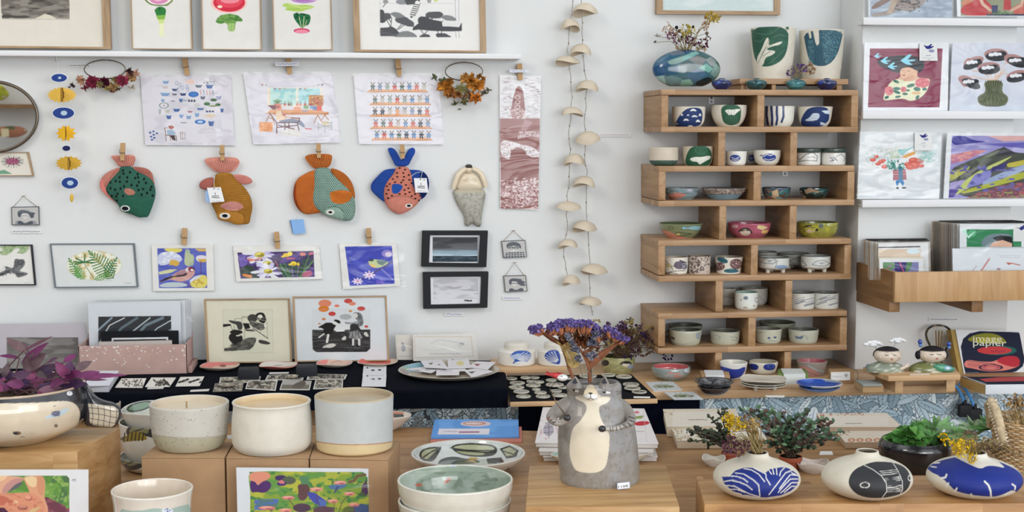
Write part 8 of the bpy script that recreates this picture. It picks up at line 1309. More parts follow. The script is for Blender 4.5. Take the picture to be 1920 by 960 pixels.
# magazines
mgz=thing('magazine','blue magazine with round dish on the cover near the black cloth','magazine',HP(890,821,TZ+.006))
T20b=(540,660,3.2);TB5=(730,660,6.856)
sheet('cover',[(815,786),(972,786.5),(973,818),(808,820)],HPl(TZ+.008),.004,'#5f93cf',[('n',560,860,1700,1120,200,60,.5,('#6fa2da',.8),201),('e',1110,922,195,36,'#d0bfc4'),('e',1095,918,150,24,'#b98a80'),('e',1085,918,110,14,'#d2c3c0'),('p',[640,985,1290,985,1280,1060,620,1060],'#d3d0d6'),('l',[900,1030,1150,1028],18,'#9a5f78'),scrib(700,1020,880,4,5,'#8a6f90',14)],TB5,mgz,.7)
flat('magazine','coral pink booklet under the blue magazine','magazine',[(812,800),(978,800),(979,828),(807,829)],TZ,'#b97668',th=.0035)
# books behind cat
def book(lab,px,z0,z1,cover,s=(),tf=None,edge='#c9c4bd',name='book',grp=None,text=None):
    P=hpoly(px,z1);t=thing(name,lab,'book',(sum(p[0]for p in P)/4,min(p[1]for p in P),z0),grp);q=np.array(px,float)
    c=(sum(p[0]for p in P)/4,sum(p[1]for p in P)/4);m=MB();prism(m,[(c[0]+(x-c[0])*.985,c[1]+(y-c[1])*.985)for x,y in P],z0+.001,z1-.0015,edge,.0005);m.build('page_block','paper',t)
    qq=np.array(px,float).reshape(4,2)[::-1];qq=np.array([q[3],q[2],q[1],q[0]]);sheet('cover',qq,HPl(z1),.0012,cover,s,tf,t,.8);return t
e1='#c6c1bb';g='white books stacked behind the cat vase'
zb0=TZ
book('lowest white book in the stack behind the cat vase',[(1018,857),(1233,857),(1214,790),(1028,790)],TZ,TZ+.011,'#cfcac6',grp=g,edge=e1)
book('middle white book in the stack behind the cat vase',[(1010,846),(1226,848),(1209,780),(1022,780)],TZ+.011,TZ+.022,'#cfcac6',grp=g,edge=e1)
T21b=(880,590,2.595)
book('top white book with pink and green pictures behind the cat vase',[(1003,830),(1235,832),(1208,766),(1018,763)],TZ+.0225,TZ+.034,'#d8d4d2',[('n',340,440,430,620,20,20,.58,'#c9a9ae',211),('e',385,560,26,30,'#a9a3ae'),('l',[370,530,400,520],3,'#5f5f6a'),('l',[365,550,405,545],3,'#5f5f6a'),('l',[360,575,410,570],3,'#5f5f6a'),('l',[387,500,387,600],3,'#5f5f6a'),('p',[800,525,840,517,880,520,872,535,830,542,800,536],'#b8323f'),('p',[805,495,850,490,840,505,805,508],'#8a9a5c'),('e',815,475,12,6,'#c9747c'),('l',[845,460,865,620],2,'#bdb8b5'),scrib(810,568,850,2,2,'#777',4)],T21b,grp=g,edge=e1)
V('leaf_dish','oval white dish with dark leaf pattern behind the cat vase','bowl',1126,874,850,[(0,62),(.4,84),(1,95)],'#cbc8bb',TZ,(),T21b,inner='#b9bcb0',ins=[('n',380,620,440,720,30,20,.5,'#8fa39c',221),('l',[815,660,870,690],6,'#33363a'),('l',[818,690,868,680],5,'#33363a'),('l',[815,675,845,700],4,'#33363a')],mat='glaze',sq=.42,th=3)
# cookbooks, right
T23=(1230,740,4.364);CB='#cdc4b2'
def orn(x0,y0,x1,y1,sd,c='#a8876a'):return blob(26,x0,x1,y0,y1,14,6,c,sd)
book('cream cookbook lying at the back left of the dark leaved plant',[(1250,800),(1392,798),(1380,766),(1243,767)],TZ,TZ+.026,CB,[('n',60,110,150,170,20,10,.5,'#b09a80',231),('r',135,140,620,270,'#d3cdc0'),scrib(262,205,420,3,4,'#55504a',8)],T23,grp='cream cookbooks on the table',edge='#bcae98')
book('cream cookbook with carved border in front left of the dark leaved plant',[(1269,826),(1440,826),(1420,796),(1257,797)],TZ,TZ+.020,'#d0c9bb',orn(125,240,210,370,3,'#a8946c')+orn(125,335,600,372,4,'#a8946c')+[('r',215,240,900,335,'#d2ccbf')],T23,grp='cream cookbooks on the table',edge='#bcae98')
book('cream cookbook at the back right of the dark leaved plant',[(1548,800),(1692,800),(1662,774),(1530,775)],TZ,TZ+.026,'#cfc6b6',orn(1290,150,1700,175,5,'#a56f5c')+[('r',1380,170,1900,250,'#d2ccbf')]+[scrib(1550,236,1690,3,4,'#55504a',8)],T23,grp='cream cookbooks on the table',edge='#a5917c')
book('cream cookbook with orange flower border behind the black vase',[(1585,829),(1672,829),(1692,800),(1560,800)],TZ,TZ+.016,'#cdc3b2',[('e',1600+k*70,372,30,16,'#b3785a')for k in range(6)]+[('e',1600+k*70,372,14,8,'#cfc0a5')for k in range(6)]+orn(1480,280,1600,330,8,'#a5917c'),T23,grp='cream cookbooks on the table',edge='#a8927a')
flat('paper_label','white card on table between the plant and cookbooks','paper label',[(1538,846),(1560,846),(1562,852),(1536,852)],TZ,'#d5d5d2')
# ---- fox-face planter
fp=thing('fox_planter','white faced fox planter with dark rim and netted ear at left','planter',(0,0,0));T7b=(0,590,3.692)
c_,s_,zt_=locate(22,838,724,70,zL);fp.location=(c_.x,c_.y,zL);ORI[fp.name]=Vector(fp.location)
DKc='#24262c'
v=V('b','','',22,838,722,[(0,68),(.06,86),(.25,124),(.5,140),(.75,143),(1,136)],DKc,zL,[
 ('p',[-400,620,240,612,400,598,480,598,530,622,555,670,553,720,530,780,490,830,420,870,330,900,200,915,60,918,-400,900],'#d2c6b0'),('p',[295,722,350,690,400,665,480,642,470,670,420,700,350,718],'#b9ccd8'),('e',387,686,28,18,'#5a5f78'),('n',355,665,415,705,8,6,.5,'#7d829a',241),('l',[360,682,370,672,400,668,415,678],2.4,'#2c2c34'),('l',[370,635,382,632],3,'#2c2c30'),('e',388,769,13,12,'#6d6a5f'),('e',118,820,28,12,'#1d1d20'),('e',110,812,20,5,'#6b6a68'),('l',[140,848,155,844,172,850],3.5,'#1d1d20'),('e',482,545,20,15,'#dadde0'),('l',[474,548,482,538,490,542],3,'#3f5a6a'),('n',60,760,250,830,50,22,.58,('#b98f6c',.4),242)],T7b,part='head',root=fp,mat='glaze',inner='#c5b19a',th=6,floor=.6,dens=1.4,rough_rim='#b9a48c')
m=MB();zs=v.zt-.014;m.tube([(c_.x,c_.y,zs-.02),(c_.x,c_.y,zs)],(136-8)/s_,'#4f4034',40);m.build('soil','dry',fp)
yy=c_.y-.01;pl=VP_(yy);m=MB();puff(m,[560,470,600,462,620,510,665,565,720,592,790,605,835,640,843,690,820,740,797,786,700,780,620,775,590,770,575,700,555,600],pl,.016,DKc,[('p',[615,595,660,605,730,612,800,625,828,655,825,700,790,780,700,765,628,748,632,660],'#bdb39f')]+[('l',[620,595+k*36,720,600+k*40,835,622+k*44],4,'#33332f')for k in range(5)]+[('l',[645+k*42,600,655+k*40,690,640+k*40,785],4,'#33332f')for k in range(5)]+[('l',[628,600,660,603,800,622,834,655,830,705,797,780,700,775,630,755],7,DKc)],T7b,M=180,R=60,back=1.0,pw=4);m.build('ear','glaze',fp)
# purple plant
pp=thing('purple_plant','purple tradescantia growing out of the fox planter','plant',(c_.x,c_.y,v.zt));r=random.Random(5)
P1,P2,P3,P4='#6d2f5c','#5c4650','#4a2f52','#7f3a63'
LV=[((150,330),(358,195),60,P1,-.1),((135,300),(0,275),34,P1,.1),((160,375),(320,268),110,'#6a545a',0),((165,250),(365,148),26,'#6f4a5a',0),((175,260),(42,156),66,'#6b5358',.1),((190,240),(150,195),40,'#5f474f',0),((30,440),(58,330),60,'#5c4a50',0),((120,510),(190,380),150,'#4b3360',0),((40,490),(90,395),90,'#54464a',0),((240,400),(440,340),56,P3,.05),((330,330),(405,300),40,'#5a2c50',0),((440,330),(530,272),44,P1,0),((520,385),(635,322),62,'#5f4a50',0),((470,420),(490,322),78,'#5c3160',0),((520,430),(700,392),46,P1,.05),((560,425),(880,418),34,P1,.02),((560,445),(745,452),26,'#6a3a58',0),((250,525),(290,440),66,'#8a4a6a',0),((250,525),(75,520),40,'#7a4260',.08),((260,530),(430,505),56,'#6f4a5c',.0),((260,530),(350,645),60,'#8a3f66',.2),((340,420),(430,470),80,'#5a3a50',0),((400,460),(500,470),60,P1,0),((200,470),(330,440),50,P4,0),((0,450),(40,455),40,P4,0),((-60,420),(30,380),60,'#5c4a50',0),((380,380),(450,420),60,'#5f3348',0),((300,500),(450,440),56,P3,0),((20,530),(-60,470),60,P4,0),((100,430),(220,400),60,'#573a55',0),((480,470),(400,420),50,'#6d3358',0)]
ml=MB();msx=MB()
for(b,t_,w,c,dr)in LV:
    yb_=c_.y+r.uniform(-.08,.02);B=WP(b[0]/3.692,590+b[1]/3.692,yb_);T=WP(t_[0]/3.692,590+t_[1]/3.692,yb_-r.uniform(-.04,.05));ml.leaf(B,T,w/3.692/scl(B),Vector((r.uniform(-.3,.3),-1,r.uniform(.1,.7))),hx(c)*r.uniform(.85,1.1),droop=dr,n=8,fold=.12)
    root=Vector((c_.x+r.uniform(-.04,.06),c_.y+r.uniform(-.03,.03),zs));msx.tube([root,root.lerp(B,.6)+Vector((0,0,.004)),B],.0011,'#6a4a50',6)

for _ in range(34):
    x=r.uniform(-60,480);y=r.uniform(420,540);B=WP(x/3.692,590+y/3.692,c_.y+r.uniform(-.07,.06));d=Vector((r.gauss(0,1),r.uniform(-.9,.2),r.uniform(-.1,.6))).normalized();ml.leaf(B,B+d*r.uniform(.03,.05),.018,Vector((r.uniform(-.3,.3),-1,.6)),hx(r.choice([P1,P2,P3,P4,'#5c4a50','#66535a']))*r.uniform(.8,1.1),droop=r.uniform(0,.15),n=7)
ml.build('foliage','leaf',pp);msx.build('stems','leaf',pp).name='stem'
# ---- cat vase
def rows3(p,n):d=np.r_[0,np.cumsum(np.abs(np.diff(p[:,0])))];t=np.linspace(0,d[-1],n);return np.stack([np.interp(t,d,p[:,k])for k in range(3)],1)
cv=thing('cat_vase','tall grey cat vase with cream belly and striped arms','vase',(0,0,0));TC=(1020,700,5.333)
c_,s_,zt_=locate(1124,921,722,74,zC);cv.location=(c_.x,c_.y,zC);ORI[cv.name]=Vector(cv.location)
GC='#86817a';fy=c_.y-.045
rowsC=[(921,1052,1197),(915,1050,1199),(900,1048.5,1199.5),(879,1046.5,1198),(840,1045.5,1194.5),(802,1047,1189),(780,1050,1181),(765,1056,1172),(752,1061,1166),(742,1063.5,1165),(735,1063,1165),(728,1062,1165),(721,1063,1164),(716,1067,1160)]
Rr=rows3(catm([(y,a,b)for y,a,b in rowsC],6),190);n=300;Vv=[];
for y,a,b in Rr:
    cx_=(a+b)/2;w=(b-a)/2/s_;d=ray(cx_,y);t0=((c_-CAM).dot(HF))/d.dot(HF);p=CAM+d*t0;dep=w*(.74+.08*min(1,max(0,(y-735)/60)))
    for k in range(n):
        an=2*math.pi*k/n;Vv.append((p.x+w*math.cos(an),c_.y+dep*math.sin(an),p.z))
z_low=Vv[0][2];L=len(Rr);z_top=Vv[-1][2];Vv=[(x,y,zC+(z-z_low)*(z_top-zC)/(z_top-z_low))for x,y,z in Vv]
inn=[]
zt_=Vv[(L-1)*n][2]
for q,dz_ in((.97,.001),(.9,.0),(.86,-.006),(.84,-.05),(.5,-.055),(.02,-.055)):
    for k in range(n):
        x,y,z=Vv[(L-1)*n+k];cx0=sum(Vv[(L-1)*n+j][0]for j in range(0,n,10))/(n/10);inn.append((cx0+(x-cx0)*q,c_.y+(y-c_.y)*q,z+dz_))
Vv+=inn;V0=np.array(Vv);L2=L+6;C0=np.tile(hx(GC),(len(V0),1));px,py=proj(V0);fr=(V0[:,1]<c_.y+.01)&(np.arange(len(V0))<L*n)
r=random.Random(3)
cream=[430,215,320,222,308,240,330,262,390,285,425,320,425,370,400,420,360,480,300,530,272,600,258,700,252,790,270,880,300,950,340,985,480,1000,570,980,620,930,640,840,655,700,655,620,640,570,590,500,560,430,548,350,560,325,620,305,660,270,665,245,640,232,560,228,530,180,500,140,465,138,430,185,405,210]
cream=list((smooth(np.array(cream).reshape(-1,2),2)).ravel())
S=[('n',120,0,900,1200,60,60,.5,('#8f8c88',.7),251),('n',500,60,920,1200,80,90,.45,('#8c8d8e',.7),252),('n',120,60,900,1200,24,36,.62,('#6f6a64',.45),253)]+[('e',r.uniform(140,900),r.uniform(300,1150),6,14,('#6d6862',.7))for _ in range(70)]
S+=[('p',cream,'#d6cdb8')]
S+=[('e',325,175,28,13,'#e8e8e4',12),('e',300,170,12,11,'#1b1b20'),('l',[285,160,310,160,350,178],3,'#1b1b20'),('e',630,190,38,13,'#e8e8e4',5),('e',603,190,19,10,'#1b1b20'),('l',[582,185,620,178,670,188],3,'#1b1b20'),('e',236,178,14,5,'#1b1b20'),('l',[310,225,345,228,375,240],4,'#55504c'),('l',[300,205,350,212],3,'#8b6f5c'),('l',[560,235,600,228,640,232],4,'#55504c'),('l',[720,180,750,188,778,172],6,'#1f2322'),('l',[725,208,755,206,780,185],6,'#1f2322')]
paint(px,py,C0,S,TC,ok=fr)
C0[L*n:]=hx('#6f6a66')
m=MB();m.add(V0,[[j*n+k,j*n+(k+1)%n,(j+1)*n+(k+1)%n,(j+1)*n+k]for j in range(L2-1)for k in range(n)]+[list(range(n))[::-1]],C0);m.build('body','ceramic',cv,60)
pT=lambda x,y,Y:WP(1020+x/5.333,700+y/5.333,Y)
for x,y,xx,dk in((308,40,(258,392),'left'),(602,38,(545,672),'right')):
    m=MB();ap=pT(x+5,y-18,fy+.01);l=pT(xx[0],105,fy+.012);q=pT(xx[1],105,fy+.012);bk_=Vector((ap.x,ap.y+.03,l.z-.004));ft=Vector((ap.x,ap.y-.014,l.z-.012))
    N=14;Vv=[tuple(ap)];ctr=(l+q)*.5+Vector((0,.004,-.006));w=(q.x-l.x)/2
    for j in range(1,6):
        f=j/5
        for k in range(N):an=2*math.pi*k/N;cc_=ap.lerp(ctr,f);Vv.append((cc_.x+w*f**.8*math.cos(an),cc_.y+.018*f*math.sin(an),cc_.z))
    Fc=[[0,1+(k+1)%N,1+k]for k in range(N)]+[[1+j*N+k,1+j*N+(k+1)%N,1+(j+1)*N+(k+1)%N,1+(j+1)*N+k]for j in range(4)for k in range(N)]
    Ve=np.array(Vv);Ce=np.tile(hx(GC),(len(Ve),1));m.add(Ve,Fc,Ce);ear=m.build('cat_ear','ceramic',cv)
    m=MB();m.extr([(1020+(x-28)/5.333,700+96/5.333),(1020+(x-2)/5.333,700+50/5.333),(1020+(x+8)/5.333,700+50/5.333),(1020+(x+30)/5.333,700+98/5.333),(1020+x/5.333,700+107/5.333)],VP_(fy-.004),.004,'#1c1c26');m.build('inner_ear','ceramic',ear)
    ear.name='ear'
m=MB();h=pT(470,222,c_.y-.058);s2=scl(h)
m.ball(h,(14.5/s2,.019,9.2/s2),'#d8ceb8',60,40)
Ve=m.V[0];Ce=m.C[0];px,py=proj(Ve);paint(px,py,Ce,[('e',470,240,74,34,'#e0dfda'),('p',[440,195,460,189,485,192,488,203,470,212,450,208],'#17171c'),('l',[466,205,464,245],7,'#17171c'),('l',[445,262,464,245,495,262],6,'#17171c'),('e',430,235,3,3,'#8d8378'),('e',520,235,3,3,'#8d8378'),('e',505,225,3,3,'#8d8378')],TC);m.build('muzzle','ceramic',cv)
m=MB();m.tube([pT(467,150,fy-.002),pT(467,180,fy-.010),pT(467,205,fy-.018)],[.008,.010,.012],'#d3c6ad',12);m.build('nose_bridge','ceramic',cv)
def arm(P,R,Ys,stripes,nm,tip):
    pts=[pT(x,y,Y_)for(x,y),Y_ in zip(P,Ys)];m=MB();Q=catm([(*p,r_*.58)for p,r_ in zip(pts,R)],20);m.tube([Vector(q[:3])for q in Q],[float(q[3])for q in Q],GC,48)
    Ve=m.V[0];Ce=m.C[0];px,py=proj(Ve);paint(px,py,Ce,stripes,TC);m.build(nm,'ceramic',cv);m=MB();m.ball(pT(*tip[:2],tip[2]),(tip[3]*1.15,tip[3],tip[3]),'#26272b',16,12);m.build('paw','ceramic',cv)
arm([(255,290),(180,340),(90,410),(75,450),(120,490),(180,490),(225,455)],[.020,.022,.017,.014,.011,.0085,.008],[c_.y-.005,c_.y-.01,c_.y-.03,c_.y-.045,c_.y-.055,c_.y-.06,c_.y-.066],[('p',[100,475,240,440,240,520,100,530],'#9a968e'),('l',[45,440,62,432],6,'#26272b'),('l',[62,470,85,460],10,'#26272b'),('l',[92,492,118,482],12,'#26272b'),('l',[140,482,155,490,165,482],5,'#26272b'),('e',40,452,14,10,'#8a4a4c')],'arm',(232,445,c_.y-.067,.0058))
arm([(730,300),(800,350),(860,430),(862,490),(790,530),(700,553),(610,555)],[.020,.021,.016,.0125,.0085,.0075,.0072],[c_.y-.005,c_.y-.01,c_.y-.03,c_.y-.05,c_.y-.062,c_.y-.068,c_.y-.071],[('p',[600,535,780,520,780,580,600,580],'#a39f97'),('l',[850,434,905,450],11,'#26272b'),('l',[858,470,905,488],11,'#26272b'),('l',[840,498,872,525],11,'#26272b'),('l',[795,512,822,538],10,'#26272b'),('l',[755,530,772,552,765,572],9,'#26272b'),('l',[724,536,726,575],9,'#26272b'),('l',[688,538,690,576],9,'#26272b'),('l',[660,540,668,576],9,'#26272b')],'arm',(582,555,c_.y-.071,.0058))
yl_=c_.y-.074;sheet('price_label',[(1157,905.5),(1181,903),(1181.5,915.5),(1157.5,918)],VP_(yl_+.002),.0006,'#dfe3e6',[('l',[1157,905.5,1181,903,1181.5,915.5,1157.5,918,1157,905.5],1.6,'#8793bd')],None,cv,.5)
m=MB();text_on(m,'110€',1160,915,1178.5,913,VP_(yl_+.002),.0004,'#20243a');m.build('price_text','paper',cv)
# fish on a wire
t=thing('wire_fish','red and white ceramic fish on a wire held by the cat vase','ceramic fish',pT(232,445,c_.y-.07));Yw=c_.y-.055
m=MB();m.tube([pT(230,445,Yw-.012),pT(180,370,Yw-.004),pT(115,280,Yw),pT(60,150,Yw),pT(130,70,Yw)],.0011,'#5c4f44',6);m.build('wire','metal',t)
m=MB();puff(m,[515,75,545,60,530,28,560,45,590,55,640,50,700,52,755,68,700,100,670,130,620,118,580,95,545,92],VP_(Yw),.008,'#a3272c',[('n',500,20,760,140,22,14,.5,'#bb3a3a',261)],(940,690,6.4),back=1);m.build('fish_body','ceramic',t)
m=MB();h=WP(1054.5,708,Yw-.006);s2=scl(h);m.ball(h,(10.5/s2,.009,6.4/s2),'#dedfdf',24,16);Ve=m.V[0];px,py=proj(Ve);paint(px,py,m.C[0],[('e',722,100,9,7,'#2b2b30'),('l',[740,135,760,138,775,128],5,'#8f5a58')],(940,690,6.4));m.build('fish_head','ceramic',t)
# statice bouquet
T6b=(1000,590,7.383);st=thing('statice_bouquet','dried purple statice and lavender standing in the cat vase','dried flowers',pT(420,60,c_.y));r=random.Random(8)
q6=lambda x,y,Y_=None:WP(1000+x/7.383,590+y/7.383,c_.y if Y_ is None else Y_)
BR='#8a5a42';BL='#a0684a';m=MB()
def st_(P,r0,r1,c=BR,dy=0):
    Q=[q6(x,y,c_.y+dy*(1-i/(len(P)-1)))for i,(x,y)in enumerate(P[::-1])][::-1];Rs=list(np.linspace(r1,r0,len(P))*.62);m.tube(Q,Rs,c,8,flat=.5)
for P,a,b in(([(560,900),(500,760),(440,560),(380,400)],.0042,.005),([(380,400),(250,340),(100,230),(20,230)],.004,.006),([(390,395),(280,330),(160,250)],.003,.005),([(790,940),(780,760),(770,640)],.0065,.007),([(780,760),(700,560),(600,420),(520,300)],.003,.005),([(775,720),(850,620),(960,520),(1160,400)],.004,.0095),([(700,530),(800,480),(900,380),(1040,270)],.003,.006),([(770,650),(740,580),(700,540)],.003,.004),([(400,380),(440,330),(430,250)],.003,.004),([(840,690),(980,560),(1100,450),(1200,380)],.003,.006)):st_(P,a,b,dy=r.uniform(-.02,.02))
for P in([(690,860),(650,700),(600,560)],[(815,940),(810,640),(820,480)],[(760,800),(700,700)]):m.tube([q6(x,y)for x,y in P],.0014,'#8f8a78',6)
m.build('stem','dry',st)
mw=MB();mf=MB()
CL=[(30,210,60,60,12),(270,200,60,60,20),(380,150,90,60,26),(470,130,70,50,22),(560,150,60,50,20),(660,140,80,50,24),(760,160,70,60,24),(840,200,60,50,18),(1030,220,40,40,12),(1110,270,50,40,14),(1180,330,50,40,14),(1260,355,50,30,12),(870,260,40,40,8)]
for _ in range(150):
    x=r.uniform(330,900);y=230+r.random()*150+abs(x-620)*.12;T=q6(x,y,c_.y+r.uniform(-.035,.035));B=q6(x*.7+650*.3,y+r.uniform(50,110),c_.y);mw.leaf(B,T,.006,Vector((r.gauss(0,.5),-1,0)),hx(r.choice([BL,BR,'#a87a58','#7a4c34']))*r.uniform(.7,1.25),n=4)
cen=[(200,330),(380,400),(480,350),(640,420),(700,400),(960,480),(1100,440)]
for x,y,w,h_,k_ in CL:
    bx_,by_=min(cen,key=lambda c:(c[0]-x)**2+(c[1]-y)**2*.4)
    for k in range(k_*9):
        fx,fyy=x+r.gauss(0,w*.5),y+r.gauss(0,h_*.42);Yq=c_.y+r.uniform(-.04,.04);T=q6(fx,fyy,Yq);B=q6(fx*.55+bx_*.45+r.gauss(0,8),fyy*.5+by_*.5,Yq)
        if k%3==0:mw.leaf(B,T,.0045,Vector((r.gauss(0,.5),-1,0)),hx(BL)*r.uniform(.6,1.25),n=4)
        for j in range(4):d=Vector((r.gauss(0,1),r.gauss(0,.8),r.uniform(0,1.3))).normalized();mf.leaf(T,T+d*.0055,.0045,Vector((r.gauss(0,1),-1,.4)),hx(r.choice(['#6a5c9c','#62528e','#8274b0','#75649a','#9486bc','#564880']))*r.uniform(.75,1.15),n=3,fold=.3)
mw.build('calyx','dry',st);mf.build('petals','dry',st).name='petal_cluster'
ml=MB()
for pts in([(470,310),(500,350),(530,400),(560,440),(600,490),(610,520),(560,500),(620,600),(640,640),(600,630)],[(870,260),(850,300),(830,330),(820,380),(850,410),(790,400),(780,420),(800,560),(840,570),(760,580),(810,600)]):
    for x,y in pts:
        for k in range(26):b_=q6(x+r.gauss(0,12),y+r.gauss(0,12),c_.y-.045+r.uniform(-.01,.01));d=Vector((r.gauss(0,.7),r.gauss(0,.5),r.uniform(.3,1))).normalized();ml.leaf(b_,b_+d*.0065,.0024,Vector((r.gauss(0,1),-1,0)),hx(r.choice(['#555a6b','#6d7080','#3f4456','#7f7f88'])),n=3)
ml.build('lavender','dry',st)
ml=MB()
for i in range(46):
    f=i/45;x=400+f*140+math.sin(f*3)*30;y=430+f*310;b_=q6(x,y,c_.y-.02)
    for sg in(-1,1):ml.leaf(b_,b_+Vector((sg*.012+.002,r.uniform(-.006,.006),.008)),.0035,Vector((0,-1,0)),hx('#b39a62')*r.uniform(.8,1.2),n=3)
ml.build('grass_ear','dry',st)
# ---- three round vases on the right block
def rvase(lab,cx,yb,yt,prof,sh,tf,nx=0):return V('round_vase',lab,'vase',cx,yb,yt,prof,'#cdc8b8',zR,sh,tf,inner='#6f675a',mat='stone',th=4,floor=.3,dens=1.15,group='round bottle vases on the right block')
PR=lambda R,nk:[(0,R*.42),(.07,R*.68),(.2,R*.9),(.36,R),(.52,R*.98),(.66,R*.86),(.78,R*.62),(.87,nk*1.45),(.94,nk*1.05),(1,nk)]
B1_='#192b78';W_='#d9d8d2'
fa=[537,672,600,670,650,620,720,597,790,598,860,625,895,640,930,610,990,598,1040,592,1080,600,1130,630,1165,660,1168,700,1150,750,1100,790,1020,825,900,842,780,838,700,820,620,785,560,730]
wl=[([600,665,660,668,720,690,750,715]),([560,710,620,700,680,715,740,740,788,778]),([650,640,720,650,800,700,840,740,850,830]),([720,605,780,615,840,650,890,712]),([800,600,860,630,900,650,900,680,935,738]),([560,742,640,748,700,780,760,810,850,838]),([590,775,660,775,730,800]),([925,620,945,650]),([955,608,965,650]),([985,602,990,655]),([1050,598,1020,630,1012,665]),([1110,620,1060,640,1030,680,925,818]),([1155,660,1100,655,1070,690,1010,770]),([1160,690,1100,690,1060,730,1000,800]),([1165,720,1110,720,1060,770,1020,805]),([1150,750,1110,750,1050,800]),([700,825,740,825,830,842]),([640,800,700,815]),([1110,640,1165,665])]
rvase('round white vase with cobalt blue fan lines, left of three',1418,937,849,PR(80.5,21),[('p',fa,B1_)]+[('l',l,8,W_)for l in wl],T23)
e24=(1580,590,2.594)
rvase('round white vase with black patch and fine white lines, middle',1624,938,846,PR(83,21),[('p',[28,830,30,790,60,750,105,730,150,715,210,715,260,722,300,740,325,770,332,810,320,845,290,870,240,885,180,893,110,890,60,870],'#2e3033'),('l',[105,732,150,755,190,785,212,820,215,860,190,893],3,W_),('l',[245,722,270,760,290,810,292,850,280,872],2.5,W_),('o',108,829,22,13,3,W_),('o',326,795,8,12,2.5,W_)]+[('l',[180+k*4,762+k*9,262+k*4,754+k*9],2,W_)for k in range(3)]+[('l',[205,795+k*8,280,788+k*8],2,W_)for k in range(3)]+[('l',[218,835+k*7,292,830+k*7],2,W_)for k in range(5)],e24)
rvase('round cobalt blue vase with white star neck and notches, right',1825,935,849,PR(86,22),[('r',380,640,900,900,'#192c7e'),('p',[520,680,560,700,620,730,672,752,700,735,740,735,795,748,760,715,720,690,690,640,520,640],'#d2cfc4'),('p',[400,740,430,765,480,790,520,830,550,860,630,878,700,885,760,885,850,840,850,950,380,950,380,740],'#cdc8b8'),('l',[455,742,430,738],6,W_),('l',[470,720,445,722],6,W_),('l',[500,700,480,704],6,W_),('l',[505,778,500,792,480,795],9,W_),('l',[515,820,505,835],8,W_),('l',[555,845,545,862],9,W_),('l',[690,810,710,830,720,860,722,888],8,W_),('l',[825,825,840,835,838,850],7,W_),('l',[790,880,800,868],6,W_),('l',[625,872,632,890],7,W_)],e24)
def bq(name,lab,base,heads,Y,**k):return bouquet(name,lab,'dried flowers',base,heads,Y,**k)
v1y=locate(1418,937,849,34,zR)[0].y
q3=lambda x,y:(1230+x/4.364,740+y/4.364);r=random.Random(31)
hd=[(*q3(x+r.gauss(0,12),y+r.gauss(0,8)),5.5,r.choice(['#cfa81f','#d9b92c','#b8941c']),'puff')for x,y in((560,190),(590,180),(620,175),(650,195),(590,220),(630,230),(600,250),(660,260),(640,290),(690,280),(720,270),(650,215),(685,240))]
bq('yellow_sprig','yellow dried flower sprig in the blue fan vase',(1424,849),hd,v1y,seedv=3)
hd=[(*q3(x+r.gauss(0,12),y+r.gauss(0,8)),5.5,r.choice(['#8f7448','#7a5c3c','#a88a52','#6f5038']),r.choice(['puff','puff','leaf']))for x,y in((720,200),(760,190),(800,210),(840,215),(740,240),(790,250),(830,260),(770,290),(810,300),(720,220),(800,330),(840,380),(815,400))]
bq('tan_sprig','tan dried flower sprig beside the yellow one in the blue fan vase',(1426,849),hd,v1y+.01,seedv=4)
hd=[(*q3(x+r.gauss(0,10),y+r.gauss(0,8)),5.5,r.choice(['#5c3442','#6d3f50','#4a2836','#74505c']),'puff')for x,y in((550,400),(590,380),(630,370),(680,380),(720,400),(760,410),(570,430),(620,420),(660,430),(700,440),(740,440),(590,460),(640,465),(690,460),(650,400))]
bq('maroon_sprig','maroon dried flower sprig drooping left from the blue fan vase',(1420,849),hd,v1y-.02,seedv=5)
v3y=locate(1825,935,849,36,zR)[0].y;q4=lambda x,y:(1580+x/2.594,590+y/2.594)
hd=[(*q4(x+r.gauss(0,8),y+r.gauss(0,5)),6,r.choice(['#d9b416','#e0c02c','#c29c10']),'puff')for x,y in((490,605),(520,612),(550,620),(575,625),(600,620),(630,630),(560,650),(590,645),(620,655),(580,672),(610,680),(640,690),(625,700),(545,665))]
bq('yellow_sprig','yellow dried flower sprig hanging over the blue star vase',(1824,850),hd,v3y-.015,seedv=6)
hd=[(*q4(x+r.gauss(0,12),y+r.gauss(0,10)),6,r.choice(['#6b5a48','#857058','#57493c','#94826a']),r.choice(['puff','leaf']))for x,y in((660,600),(690,620),(720,640),(740,620),(680,650),(710,660),(760,650),(640,590),(780,665),(820,640),(830,670),(600,590),(580,580),(800,620))]
bq('brown_sprig','brown dried flower sprig right of the yellow one in the star vase',(1828,850),hd,v3y+.01,seedv=7)
